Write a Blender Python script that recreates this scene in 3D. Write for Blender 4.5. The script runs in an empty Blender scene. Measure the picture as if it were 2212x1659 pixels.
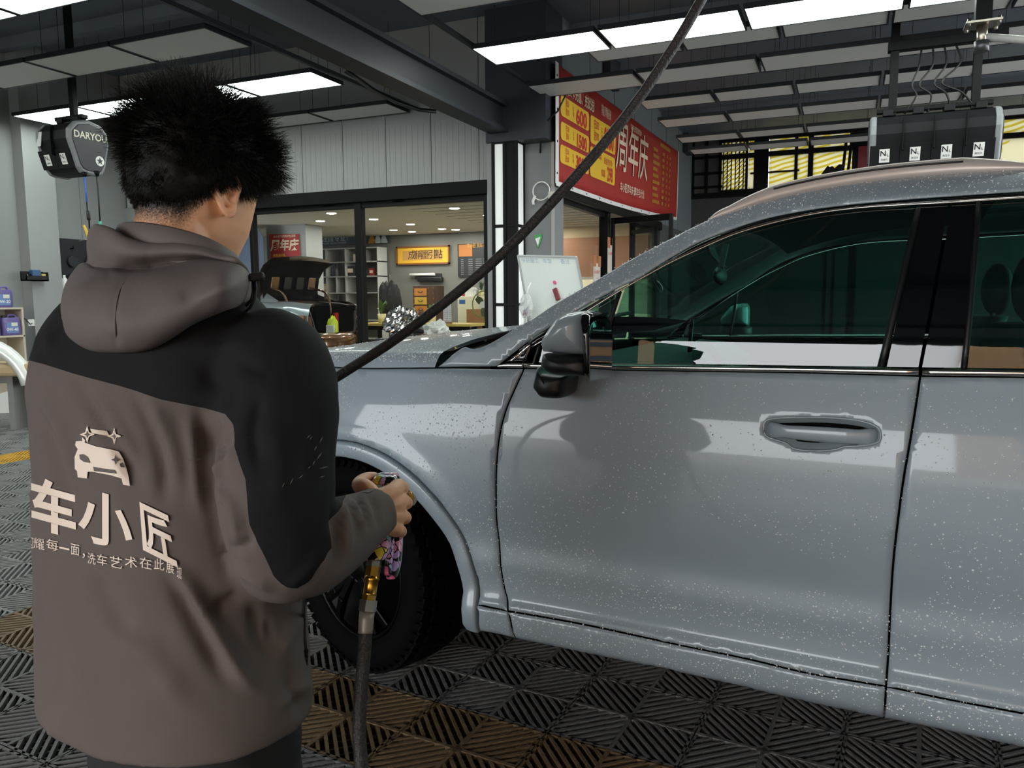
import bpy, bmesh, math, random
import numpy as np
from mathutils import Vector, Matrix, noise
from mathutils.geometry import delaunay_2d_cdt
from mathutils.bvhtree import BVHTree

random.seed(7)
SC = bpy.context.scene
COL = SC.collection
PI = math.pi
R = math.radians

# ------------------------------------------------------------------ camera
FPX, PITCH, ROLL, YAW, CAMH = 1680.0, R(6.3), R(-0.37), R(23.43), 1.32
cam_d = bpy.data.cameras.new('camera')
cam_d.sensor_fit = 'HORIZONTAL'
cam_d.sensor_width = 36.0
cam_d.lens = FPX / 2212 * 36.0
cam_d.clip_start = 0.05
cam_d.clip_end = 200
cam = bpy.data.objects.new('camera', cam_d)
COL.objects.link(cam)
cam.matrix_world = (Matrix.Translation((0, 0, CAMH)) @ Matrix.Rotation(YAW, 4, 'Z')
                    @ Matrix.Rotation(PI / 2 - PITCH, 4, 'X') @ Matrix.Rotation(ROLL, 4, 'Z'))
SC.camera = cam

# ------------------------------------------------------------------ world, exposure
SC.view_settings.view_transform = 'Standard'
SC.view_settings.look = 'None'
SC.view_settings.exposure = 0.0
SC.view_settings.gamma = 1.0
SC.view_settings.use_curve_mapping = False
SC.cycles.max_bounces = 8
SC.cycles.diffuse_bounces = 4
SC.cycles.glossy_bounces = 4
SC.cycles.transparent_max_bounces = 16
SC.cycles.transmission_bounces = 6
SC.cycles.sample_clamp_indirect = 4.0
SC.cycles.use_denoising = True
SC.cycles.caustics_reflective = False
SC.cycles.caustics_refractive = False
W = bpy.data.worlds.new('overcast_sky')
SC.world = W
W.use_nodes = True
bg = W.node_tree.nodes['Background']
bg.inputs['Color'].default_value = (0.93, 0.97, 1.0, 1)
bg.inputs['Strength'].default_value = 9.0
LIGHT_PANEL_STRENGTH = 11.0
DOWNLIGHT_STRENGTH = 220.0
BOX_STRENGTH = 0.75

# ------------------------------------------------------------------ measuring helpers (photograph pixel -> place on a known plane)
def _cv(v):
    return (cam.matrix_world.to_3x3() @ Vector(v))
cR, cU, cD = _cv((1, 0, 0)), _cv((0, 1, 0)), _cv((0, 0, -1))
CAMP = Vector((0, 0, CAMH))
def ray(x, y):
    return cD + cR * ((x - 1106) / FPX) - cU * ((y - 829.5) / FPX)
def on(x, y, ax, val):
    r = ray(x, y)
    return CAMP + r * ((val - CAMP[ax]) / r[ax])
def atY(x, y, Y): return on(x, y, 1, Y)
def atX(x, y, X): return on(x, y, 0, X)
def atZ(x, y, Z): return on(x, y, 2, Z)
def deep(x, y, d): return CAMP + ray(x, y) * d

# ------------------------------------------------------------------ materials
def srgb(h):
    if isinstance(h, str):
        h = h.lstrip('#'); c = [int(h[i:i + 2], 16) / 255 for i in (0, 2, 4)]
    else:
        c = [x / 255 for x in h]
    return tuple(((x / 12.92) if x <= 0.04045 else ((x + 0.055) / 1.055) ** 2.4) for x in c) + (1,)
MATS = {}
def mat(name, col='#808080', rough=0.5, metal=0.0, spec=0.5, emit=None, es=1.0, var=0.0, vscale=8.0, bump=0.0, bscale=40.0,
        coat=0.0, alpha=None, trans=0.0, sheen=0.0, stretch=None):
    if name in MATS: return MATS[name]
    m = bpy.data.materials.new(name); m.use_nodes = True
    nt = m.node_tree; p = nt.nodes['Principled BSDF']
    c = srgb(col)
    p.inputs['Base Color'].default_value = c
    p.inputs['Roughness'].default_value = rough
    p.inputs['Metallic'].default_value = metal
    p.inputs['Specular IOR Level'].default_value = spec
    p.inputs['Coat Weight'].default_value = coat
    p.inputs['Coat Roughness'].default_value = 0.04
    p.inputs['Transmission Weight'].default_value = trans
    p.inputs['Sheen Weight'].default_value = sheen
    if emit:
        p.inputs['Emission Color'].default_value = srgb(emit); p.inputs['Emission Strength'].default_value = es
    if alpha is not None: p.inputs['Alpha'].default_value = alpha
    if var or bump:
        tc = nt.nodes.new('ShaderNodeTexCoord')
        src = tc.outputs['Object']
        if stretch:
            mp = nt.nodes.new('ShaderNodeMapping'); mp.inputs['Scale'].default_value = stretch
            nt.links.new(src, mp.inputs['Vector']); src = mp.outputs['Vector']
        if var:
            n = nt.nodes.new('ShaderNodeTexNoise'); n.inputs['Scale'].default_value = vscale; n.inputs['Detail'].default_value = 5
            nt.links.new(src, n.inputs['Vector'])
            mx = nt.nodes.new('ShaderNodeMixRGB'); mx.blend_type = 'MULTIPLY'
            cr = nt.nodes.new('ShaderNodeValToRGB')
            cr.color_ramp.elements[0].position = 0.3; cr.color_ramp.elements[1].position = 0.7
            lo = 1 - var; cr.color_ramp.elements[0].color = (lo, lo, lo, 1)
            nt.links.new(n.outputs['Fac'], cr.inputs['Fac'])
            mx.inputs['Fac'].default_value = 1; mx.inputs['Color1'].default_value = c
            nt.links.new(cr.outputs['Color'], mx.inputs['Color2'])
            nt.links.new(mx.outputs['Color'], p.inputs['Base Color'])
        if bump:
            n2 = nt.nodes.new('ShaderNodeTexNoise'); n2.inputs['Scale'].default_value = bscale; n2.inputs['Detail'].default_value = 4
            nt.links.new(src, n2.inputs['Vector'])
            b = nt.nodes.new('ShaderNodeBump'); b.inputs['Strength'].default_value = bump; b.inputs['Distance'].default_value = 0.01
            nt.links.new(n2.outputs['Fac'], b.inputs['Height']); nt.links.new(b.outputs['Normal'], p.inputs['Normal'])
    MATS[name] = m
    return m
def emis(name, col, s):
    if name in MATS: return MATS[name]
    m = bpy.data.materials.new(name); m.use_nodes = True; nt = m.node_tree
    nt.nodes.remove(nt.nodes['Principled BSDF'])
    e = nt.nodes.new('ShaderNodeEmission'); e.inputs['Color'].default_value = srgb(col); e.inputs['Strength'].default_value = s
    nt.links.new(e.outputs[0], nt.nodes['Material Output'].inputs['Surface'])
    MATS[name] = m; return m
def glassmat(name, tint, refl=0.08, rough=0.0, ior=1.52):
    """thin pane: transparent with a tint, mirror reflection by Fresnel"""
    if name in MATS: return MATS[name]
    m = bpy.data.materials.new(name); m.use_nodes = True; nt = m.node_tree
    nt.nodes.remove(nt.nodes['Principled BSDF'])
    t = nt.nodes.new('ShaderNodeBsdfTransparent'); t.inputs['Color'].default_value = tint + (1,)
    g = nt.nodes.new('ShaderNodeBsdfGlossy'); g.inputs['Roughness'].default_value = rough
    f0 = ((ior - 1) / (ior + 1)) ** 2
    ge = nt.nodes.new('ShaderNodeNewGeometry'); dt = nt.nodes.new('ShaderNodeVectorMath'); dt.operation = 'DOT_PRODUCT'
    nt.links.new(ge.outputs['Incoming'], dt.inputs[0]); nt.links.new(ge.outputs['Normal'], dt.inputs[1])
    def mth(op, *v):
        n = nt.nodes.new('ShaderNodeMath'); n.operation = op
        for k, q in enumerate(v):
            if isinstance(q, (int, float)): n.inputs[k].default_value = q
            else: nt.links.new(q, n.inputs[k])
        return n.outputs[0]
    sch = mth('POWER', mth('SUBTRACT', 1.0, mth('ABSOLUTE', dt.outputs['Value'])), 5.0)
    mu = mth('MINIMUM', mth('ADD', mth('MULTIPLY', sch, 1 - f0), f0 + refl), 1.0)
    mx = nt.nodes.new('ShaderNodeMixShader')
    nt.links.new(mu, mx.inputs[0]); nt.links.new(t.outputs[0], mx.inputs[1]); nt.links.new(g.outputs[0], mx.inputs[2])
    nt.links.new(mx.outputs[0], nt.nodes['Material Output'].inputs['Surface'])
    MATS[name] = m; return m

# ------------------------------------------------------------------ object helpers
def tag(o, label=None, cat=None, group=None, kind=None):
    if label: o['label'] = label
    if cat: o['category'] = cat
    if group: o['group'] = group
    if kind: o['kind'] = kind
    return o
def thing(name, label, cat, loc=(0, 0, 0), rz=0, group=None):
    o = bpy.data.objects.new(name, None); COL.objects.link(o)
    o.empty_display_size = 0.1
    o.location = loc; o.rotation_euler = (0, 0, rz)
    o['kind'] = 'thing' if cat else o.get('kind', 'thing')
    return tag(o, label, cat, group)
def V3(p): return Vector(p)
class MB:
    """collects shapes, then links them as ONE mesh object"""
    def __init__(s): s.v = []; s.f = []; s.mi = []; s.sm = []
    def add(s, vs, fs, mi=0, smooth=False):
        o = len(s.v)
        s.v += [tuple(v) for v in vs]
        for f in fs:
            s.f.append(tuple(i + o for i in f)); s.mi.append(mi); s.sm.append(smooth)
        return s
    def box(s, c, d, rot=None, mi=0):
        x, y, z = d[0] / 2, d[1] / 2, d[2] / 2
        vs = [Vector((a, b, e)) for e in (-z, z) for b in (-y, y) for a in (-x, x)]
        if rot is not None:
            M = rot if isinstance(rot, Matrix) else Matrix.Rotation(rot, 3, 'Z')
            vs = [M @ v for v in vs]
        c = Vector(c)
        return s.add([v + c for v in vs], [(0, 2, 3, 1), (4, 5, 7, 6), (0, 1, 5, 4), (2, 6, 7, 3), (0, 4, 6, 2), (1, 3, 7, 5)], mi)
    def span(s, a, b, mi=0):
        return s.box([(a[i] + b[i]) / 2 for i in range(3)], [abs(b[i] - a[i]) for i in range(3)], mi=mi)
    def bar(s, a, b, w, h=None, up=(0, 0, 1), mi=0):
        a, b = Vector(a), Vector(b); h = h or w
        d = b - a; L = d.length; d.normalize()
        up = Vector(up)
        if abs(d.dot(up)) > 0.98: up = Vector((1, 0, 0))
        x = d.cross(up).normalized(); z = x.cross(d)
        M = Matrix((x, d, z)).transposed()
        return s.box((a + b) / 2, (w, L, h), M, mi)
    def tube(s, pts, r, n=8, mi=0, caps=True, smooth=True):
        pts = [Vector(p) for p in pts]
        rs = r if isinstance(r, (list, tuple)) else [r] * len(pts)
        vs = []; fs = []
        pu = None
        for i, p in enumerate(pts):
            d = (pts[min(i + 1, len(pts) - 1)] - pts[max(i - 1, 0)])
            if d.length < 1e-9: d = Vector((0, 0, 1))
            d.normalize()
            if pu is None:
                u = d.orthogonal().normalized()
            else:
                u = (pu - d * pu.dot(d))
                u = u.normalized() if u.length > 1e-6 else d.orthogonal().normalized()
            pu = u; w = d.cross(u)
            for k in range(n):
                a = 2 * PI * k / n
                vs.append(p + (u * math.cos(a) + w * math.sin(a)) * rs[i])
        for i in range(len(pts) - 1):
            for k in range(n):
                k2 = (k + 1) % n
                fs.append((i * n + k, i * n + k2, (i + 1) * n + k2, (i + 1) * n + k))
        s.add(vs, fs, mi, smooth)
        if caps:
            o = len(s.v) - len(vs); L = (len(pts) - 1) * n
            s.f.append(tuple(o + k for k in reversed(range(n)))); s.mi.append(mi); s.sm.append(False)
            s.f.append(tuple(o + L + k for k in range(n))); s.mi.append(mi); s.sm.append(False)
        return s
    def cyl(s, c, r, h, n=16, axis='Z', mi=0, r2=None):
        a = {'X': Vector((1, 0, 0)), 'Y': Vector((0, 1, 0)), 'Z': Vector((0, 0, 1))}[axis] if isinstance(axis, str) else Vector(axis).normalized()
        c = Vector(c)
        return s.tube([c - a * h / 2, c + a * h / 2], [r, r if r2 is None else r2], n, mi)
    def lathe(s, prof, c=(0, 0, 0), n=16, mi=0, smooth=True, axis=None):
        vs = []; fs = []
        c = Vector(c)
        M = Matrix.Identity(3)
        if axis is not None: M = Vector((0, 0, 1)).rotation_difference(Vector(axis)).to_matrix()
        for (r, z) in prof:
            for k in range(n):
                a = 2 * PI * k / n
                vs.append(c + M @ Vector((r * math.cos(a), r * math.sin(a), z)))
        m = len(prof)
        for i in range(m - 1):
            for k in range(n):
                k2 = (k + 1) % n
                fs.append((i * n + k, i * n + k2, (i + 1) * n + k2, (i + 1) * n + k))
        if prof[0][0] > 1e-5: fs.append(tuple(reversed(range(n))))
        if prof[-1][0] > 1e-5: fs.append(tuple((m - 1) * n + k for k in range(n)))
        return s.add(vs, fs, mi, smooth)
    def loft(s, rings, mi=0, caps=True, smooth=True, closed=True):
        n = len(rings[0]); vs = [p for r in rings for p in r]; fs = []
        for i in range(len(rings) - 1):
            for k in range(n if closed else n - 1):
                k2 = (k + 1) % n
                fs.append((i * n + k, i * n + k2, (i + 1) * n + k2, (i + 1) * n + k))
        if caps and closed:
            fs.append(tuple(reversed(range(n)))); fs.append(tuple((len(rings) - 1) * n + k for k in range(n)))
        return s.add(vs, fs, mi, smooth)
    def prism(s, outline, org, ux, uy, thick, mi=0):
        """flat outline (list of 2D) in plane org+ux*u+uy*v, extruded by vector thick"""
        org, ux, uy, t = Vector(org), Vector(ux), Vector(uy), Vector(thick)
        n = len(outline)
        a = [org + ux * p[0] + uy * p[1] for p in outline]
        vs = a + [p + t for p in a]
        fs = [tuple(reversed(range(n))), tuple(range(n, 2 * n))] + [(i, (i + 1) % n, n + (i + 1) % n, n + i) for i in range(n)]
        return s.add(vs, fs, mi)
    def ball(s, c, r, nu=12, nv=8, mi=0, M=None):
        rx, ry, rz = r if isinstance(r, (tuple, list)) else (r, r, r)
        c = Vector(c)
        vs = []; fs = []
        for j in range(nv + 1):
            t = PI * j / nv
            for k in range(nu):
                a = 2 * PI * k / nu
                q = Vector((rx * math.sin(t) * math.cos(a), ry * math.sin(t) * math.sin(a), -rz * math.cos(t)))
                if M is not None: q = M @ q
                vs.append(c + q)
        for j in range(nv):
            for k in range(nu):
                k2 = (k + 1) % nu
                fs.append((j * nu + k, j * nu + k2, (j + 1) * nu + k2, (j + 1) * nu + k))
        return s.add(vs, fs, mi, True)
    def mesh(s, name):
        me = bpy.data.meshes.new(name)
        me.from_pydata(s.v, [], s.f)
        for p, mi, sm in zip(me.polygons, s.mi, s.sm):
            p.material_index = mi; p.use_smooth = sm
        return me
    def build(s, name, m, parent=None, bevel=0, seg=2, weld=False, fixn=True):
        me = s.mesh(name)
        if weld or fixn:
            bm = bmesh.new(); bm.from_mesh(me)
            if weld: bmesh.ops.remove_doubles(bm, verts=bm.verts, dist=1e-5)
            bmesh.ops.recalc_face_normals(bm, faces=bm.faces)
            bm.to_mesh(me); bm.free()
        for x in (m if isinstance(m, (list, tuple)) else [m]): me.materials.append(x)
        o = bpy.data.objects.new(name, me); COL.objects.link(o)
        if parent is not None: o.parent = parent
        if bevel:
            b = o.modifiers.new('bevel', 'BEVEL'); b.width = bevel; b.segments = seg; b.limit_method = 'ANGLE'; b.angle_limit = R(40)
        return o
def struct(name, mb, m, parent=None, **k):
    o = mb.build(name, m, parent, **k)
    if parent is None: o['kind'] = 'structure'
    return o
def rbox(name, d, m, parent=None, c=(0, 0, 0), bevel=0.004, **k):
    return MB().box(c, d).build(name, m, parent, bevel=bevel, **k)
def copy_tree(o, parent=None):
    c = o.copy(); COL.objects.link(c)
    if parent is not None: c.parent = parent
    for ch in list(o.children): copy_tree(ch, c)
    return c
ORD = ['first', 'second', 'third', 'fourth', 'fifth', 'sixth', 'seventh', 'eighth', 'ninth', 'tenth', 'eleventh', 'twelfth', 'thirteenth', 'fourteenth']

def text_verts(body, size=1.0, bold=0.0, align='CENTER', extrude=0.0, res=3, shear=0.0):
    c = bpy.data.curves.new('lettering', 'FONT'); c.body = body; c.size = size; c.offset = bold * size; c.align_x = align; c.align_y = 'CENTER'
    c.extrude = extrude; c.resolution_u = res; c.shear = shear
    o = bpy.data.objects.new('lettering', c); COL.objects.link(o)
    dg = bpy.context.evaluated_depsgraph_get()
    me = bpy.data.meshes.new_from_object(o.evaluated_get(dg))
    vs = [tuple(v.co) for v in me.vertices]; fs = [tuple(p.vertices) for p in me.polygons]
    bpy.data.objects.remove(o); bpy.data.curves.remove(c); bpy.data.meshes.remove(me)
    return vs, fs
def put_text(mb, body, org, ux, uy, size, bold=0.0, align='CENTER', mi=0, squeeze=1.0, lift=0.0, shear=0.0):
    vs, fs = text_verts(body, size, bold, align, shear=shear)
    org, ux, uy = Vector(org), Vector(ux).normalized(), Vector(uy).normalized()
    n = ux.cross(uy)
    mb.add([org + ux * v[0] * squeeze + uy * v[1] + n * lift for v in vs], fs, mi)
    return mb
# =================================================================== the room
M_navy = mat('navy_ceiling_paint', '#78828e', 0.6, var=0.12, vscale=3)
M_black = mat('black_metal', '#08090a', 0.5, spec=.18, var=0.2, vscale=12)
M_wall = mat('grey_wall_panel', '#9b9e9d', 0.42, var=0.05, vscale=2)
M_wall2 = mat('grey_wall_plain', '#8c8f8e', 0.55, var=0.05, vscale=2)
M_grey = mat('grey_painted_column', '#777a7b', 0.6, var=0.05)
M_concrete = mat('wet_concrete', '#3d3d3c', 0.35, var=0.4, vscale=3, bump=0.1)
M_dkwall = mat('dark_grey_wall', '#4a4b4c', 0.7, var=0.1)
M_tile_lit = emis('lit_panel_diffuser', '#f4fff8', LIGHT_PANEL_STRENGTH)
M_tile_off = mat('unlit_panel_diffuser', '#f0efec', 0.5)
M_frame = mat('dark_aluminium_frame', '#22262a', 0.4, metal=0.3)
M_glass = glassmat('clear_pane_glass', (0.95, 0.97, 0.96), 0.0, ior=1.25)
CZ = 4.75

floor = struct('floor', MB().span((-12, -9, -0.14), (7, 18.2, -0.06)), M_concrete)
ceil_ = struct('ceiling', MB().span((-12, -7.5, CZ), (7, 18.2, CZ + 0.12)), M_navy)
# street ground beyond the open front of the bay
struct('trim_1', MB().span((-40, -45, -0.16), (40, -9, -0.08)), mat('street_concrete', '#8d8b86', 0.8, var=0.2, vscale=0.6))

struct('wall_front_sky_cut', MB().span((-12, -7.5, 3.5), (7, -7.2, CZ)), M_wall2)  # unseen fascia added to narrow the sky mirrored in the car
sb0 = struct('wall_street_building', MB().span((0.3, -27, -0.1), (40, -24, 9)), mat('tan_render', '#b08a62', .8, var=.1))
for i in range(6):
    for k in range(3): MB().span((2 + 5 * i, -24.02, 1 + 2.8 * k), (3.8 + 5 * i, -23.95, 2.6 + 2.8 * k)).build('window_pane', mat('street_glass', '#39424a', .1), sb0)
# ---- wall_left with a shallow column, vertical panel joints
wl = struct('wall_left', MB().span((-10.7, -7.5, -0.1), (-10.5, 9.2, CZ)), M_wall2)
for k in range(18):
    y = -6.5 + k * 0.92
    if y < 9: MB().span((-10.505, y, 0), (-10.497, y + 0.006, CZ)).build('panel_joint', mat('joint_dark', '#63696b', 0.6), wl)
wl_col = struct('wall_left_column', MB().span((-10.5, 7.25, -0.1), (-10.3, 7.70, CZ)), M_wall)
# ---- back wall of the bay (the shop front): upper wall of separate panels, opening below
wb = struct('wall_back', MB().span((-10.5, 9.03, 2.7), (-4.14, 9.2, CZ)), M_dkwall)
x = -10.45; k = 0
while x < -4.2:
    x2 = min(x + 0.68, -4.15)
    MB().span((x + 0.004, 9.0, 2.75), (x2 - 0.004, 9.035, CZ)).build('wall_panel', M_wall, wb, bevel=0.004)
    x = x2
# fine corrugation on the lower part of the panels
cm = MB(); x = -10.4
while x < -4.2:
    cm.span((x, 8.997, 2.76), (x + 0.012, 9.001, 3.55)); x += 0.085
o = cm.build('panel_ribbing', M_wall, wb); o['kind'] = 'stuff'
struct('wall_back_side', MB().span((-10.5, 9.0, -0.1), (-8.6, 9.2, 2.76)), M_wall2)
# ---- black header track over the glass
M_hdr = mat('worn_black_steel', '#101112', 0.65, spec=.15, var=0.45, vscale=14, bump=0.3, bscale=30, stretch=(0.3, 1, 1))
hd = struct('trim_2', MB().span((-7.93, 8.84, 2.60), (-4.16, 9.0, 2.77)), M_hdr, bevel=0.006)
MB().span((-7.99, 8.86, 2.57), (-7.9, 8.99, 2.78)).build('end_cap', M_black, hd, bevel=0.01)
for px in (-6.55, -5.45): MB().span((px - 0.1, 8.9, 2.57), (px + 0.1, 8.98, 2.6)).build('track_stop', M_black, hd, bevel=0.008)
# ---- glass front: window_1
wf = MB(); wf.span((-7.9, 8.9, 2.53), (-4.16, 8.98, 2.6)); wf.span((-7.9, 8.9, -0.06), (-4.16, 8.98, 0.08))
w1 = struct('window_1', wf, M_black, bevel=0.004)
for a, b in ((-6.135, -6.03), (-4.22, -4.15), (-7.93, -7.87)):
    MB().span((a, 8.88, 0.0), (b, 8.99, 2.6)).build('mullion', M_black, w1, bevel=0.006)
for a, b in ((-7.87, -6.135), (-6.03, -4.22)):
    MB().span((a, 8.93, 0.08), (b, 8.94, 2.54)).build('pane', M_glass, w1)
# ---- dark navy boxed column above, grey column below
dk = struct('trim_3', MB().span((-4.15, 8.82, 3.2), (-3.37, 9.4, CZ)), mat('navy_boxing', '#252a33', 0.5, var=0.1))
gc = struct('wall_pillar', MB().span((-4.14, 9.1, -0.1), (-3.37, 9.45, 3.2)), M_grey, bevel=0.004)
MB().span((-3.40, 9.085, 0), (-3.36, 9.1, 3.2)).build('corner_strip', mat('pale_corner_strip', '#9b9a96', 0.5), gc)
# grey jamb beside the glass
struct('trim_4', MB().span((-4.16, 8.86, 0), (-4.08, 9.1, 3.25)), mat('grey_jamb', '#8f9191', 0.5), bevel=0.004)
# ---- side wall of the shop (the banner hangs on it)
ws = struct('wall_right_of_shop', MB().span((-3.52, 9.4, 2.72), (-3.37, 18.1, CZ)), mat('grey_blue_wall', '#6f787d', 0.6, var=0.06))
for y in (10.5, 11.7, 12.9, 14.1, 15.3, 16.5): MB().span((-3.372, y, 2.72), (-3.364, y + 0.012, CZ)).build('panel_joint', MATS['joint_dark'], ws)
struct('wall_side_far', MB().span((-3.52, 14.9, -0.1), (-3.37, 18.1, 2.72)), M_dkwall)
struct('trim_5', MB().span((-3.55, 9.3, 2.58), (-3.33, 14.9, 2.73)), M_black, bevel=0.006)
# dark conduit boxes high on that wall
for i, y in enumerate((11.1, 16.9)):
    MB().span((-3.37, y, 4.36), (-3.25, y + 0.5, CZ)).build('conduit_box', MATS['navy_boxing'], ws, bevel=0.01)
# ---- window_2: fixed side glass of the shop, beyond it an open black framed door
wf = MB(); wf.span((-3.5, 9.45, -0.06), (-3.42, 11.5, 0.08)); wf.span((-3.5, 9.45, 2.52), (-3.42, 11.5, 2.58))
w2 = struct('window_2', wf, M_black)
MB().span((-3.52, 11.46, 0), (-3.38, 11.6, 2.58)).build('mullion', M_black, w2, bevel=0.005)
MB().span((-3.465, 9.45, 0.08), (-3.455, 11.46, 2.52)).build('pane', M_glass, w2)
def leaf(name, a, b, z0, z1, n_panes, w=0.07, parent=None, kind=True):
    """framed glass leaf between ground points a and b"""
    a, b = Vector(a), Vector(b); d = (b - a); L = d.length; d.normalize()
    f = MB(); up = Vector((0, 0, 1))
    for t in (0, L): f.bar(a + d * t + up * z0, a + d * t + up * z1, w, 0.05)
    for z in (z0 + w / 2, z1 - w / 2): f.bar(a + up * z, b + up * z, 0.05, w)
    o = f.build(name, M_black, parent, bevel=0.004)
    if kind: o['kind'] = 'structure'
    for i in range(n_panes):
        p = a + d * (L * i / n_panes); q = a + d * (L * (i + 1) / n_panes)
        MB().bar(p + up * (z0 + z1) / 2, q + up * (z0 + z1) / 2, 0.008, z1 - z0 - 0.1).build('pane', M_glass, o)
        if i: MB().bar(p + up * z0, p + up * z1, w * 0.8, 0.045).build('mullion', M_black, o)
    return o
leaf('door_1', (-3.36, 11.66, 0), (-2.42, 11.40, 0), 0.03, 2.52, 1, 0.09)
leaf('door_2', (-3.45, 13.1, 0), (-2.95, 12.75, 0), 0.03, 2.45, 1, 0.07)
wf = MB(); wf.span((-3.5, 13.2, -0.06), (-3.42, 14.9, 0.08)); wf.span((-3.5, 13.2, 2.52), (-3.42, 14.9, 2.58)); wf.span((-3.5, 13.15, 0), (-3.42, 13.25, 2.58))
w3 = struct('window_3', wf, M_black); MB().span((-3.465, 13.25, 0.08), (-3.455, 14.9, 2.52)).build('pane', M_glass, w3)

# ---- shop interior shell
sh_floor = struct('floor_shop', MB().span((-12, 9.2, -0.06), (-3.4, 15.2, 0.0)), mat('shop_floor_tiles', '#b5afa2', 0.3, var=0.15))
struct('ceiling_shop', MB().span((-12, 9.2, 2.72), (-3.5, 15.2, 2.8)), mat('shop_ceiling_white', '#d6d3c6', 0.6, var=0.05))
for k in range(14):
    y = 9.6 + k * 0.4
    MB().span((-6.4, y, 2.714), (-3.52, y + 0.012, 2.721)).build('ceiling_plank_joint', mat('plank_joint', '#b5b3aa', 0.6), bpy.data.objects['ceiling_shop'])
struct('wall_shop_back', MB().span((-12, 15.0, -0.1), (-6.25, 15.2, 2.75)), mat('shop_dark_wall', '#6c6c67', 0.6, var=0.05))
struct('wall_shop_left', MB().span((-12.1, 9.2, -0.1), (-12.0, 15.2, 2.75)), M_wall2)
wbr = MB(); wbr.span((-6.25, 15.0, 2.5), (-3.4, 15.2, 2.75)); wbr.span((-6.25, 15.0, -0.1), (-6.05, 15.2, 2.5)); wbr.span((-3.62, 15.0, -0.1), (-3.4, 15.2, 2.5))
struct('wall_shop_back_right', wbr, mat('beige_wall', '#e6d3ad', 0.7, var=0.08))
struct('wall_courtyard', MB().span((-9, 19.5, -0.1), (-3.0, 19.7, 3.2)), MATS['beige_wall'])
struct('floor_courtyard', MB().span((-9, 15.2, -0.1), (-3.6, 19.5, 0.0)), mat('courtyard_paving', '#b5ab98', .8))
struct('trim_6', MB().span((-5.95, 14.86, 1.72), (-3.6, 15.0, 2.5)), mat('brown_board', '#b3805f', 0.6, var=0.1, vscale=4, stretch=(0.4, 1, 6)))
struct('trim_7', MB().span((-6.0, 14.8, 1.68), (-3.6, 14.98, 1.73)), mat('pale_rail', '#c9c2b4', 0.5))
# grey column inside the shop carrying the red poster
struct('wall_shop_column', MB().span((-10.3, 12.0, -0.1), (-9.38, 12.5, 2.72)), M_wall2)

# ---- far end of the bay: dark wall below, glazing above
fw = struct('wall_far', MB().span((-3.5, 18.0, -0.1), (7, 18.2, 3.55)), M_dkwall)
MB().span((-3.4, 17.98, 3.5), (7, 18.02, 3.62)).build('ledge', M_black, fw)
wr_ = MB(); wr_.span((6.4, -7.5, 3.6), (6.6, 18.2, CZ)); wr_.span((6.4, -7.5, -0.1), (6.6, 3.5, 3.6)); wr_.span((6.4, 17.2, -0.1), (6.6, 18.2, 3.6)); wr_.span((6.4, 10.2, -0.1), (6.6, 10.8, 3.6))
struct('wall_right_opened', wr_, M_wall2)  # openings put in this unseen wall so daylight brightens the far bay
struct('trim_11', MB().span((6.6, -9, -0.14), (30, 19, -0.06)), MATS['street_concrete'])  # pale ground outside the added openings, bounces daylight in
# barred dark opening left of the bright glazing
wf = MB().span((-3.4, 18.05, 3.5), (-2.72, 18.2, CZ))
bw = struct('window_4', wf, mat('dim_pane', '#5c5d5e', 0.5))
for x in (-3.35, -3.05, -2.75): MB().span((x - 0.03, 17.97, 3.5), (x + 0.03, 18.06, CZ)).build('mullion', M_black, bw)
for z in (3.75, 4.05, 4.4): MB().span((-3.4, 17.97, z - 0.025), (-2.7, 18.06, z + 0.025)).build('mullion', M_black, bw)
wf = MB(); wf.span((-2.72, 17.96, 4.68), (6.4, 18.1, CZ)); wf.span((-2.72, 17.96, 3.55), (6.4, 18.1, 3.66)); wf.span((-2.72, 17.95, 4.32), (6.4, 18.1, 4.42))
w5 = struct('window_5', wf, M_black)
bx = [-2.72, -2.13, -1.95, -1.56, -0.95, 0.42, 1.03, 2.55, 3.9, 5.2, 6.4]
bars = [(-2.18, 0.05), (-1.88, 0.3), (-1.17, 0.06), (-0.88, 0.1), (0.02, 0.1), (0.92, 0.1), (1.8, 0.1), (2.45, 0.12), (3.5, 0.1), (4.5, 0.1), (5.5, 0.1)]
for x, w_ in bars: MB().span((x - w_ / 2, 17.93, 3.6), (x + w_ / 2, 18.06, 4.7)).build('mullion', M_black, w5)
MB().span((-2.1, 17.95, 3.97), (-1.1, 18.05, 4.0)).build('transom', M_black, w5)
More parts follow.
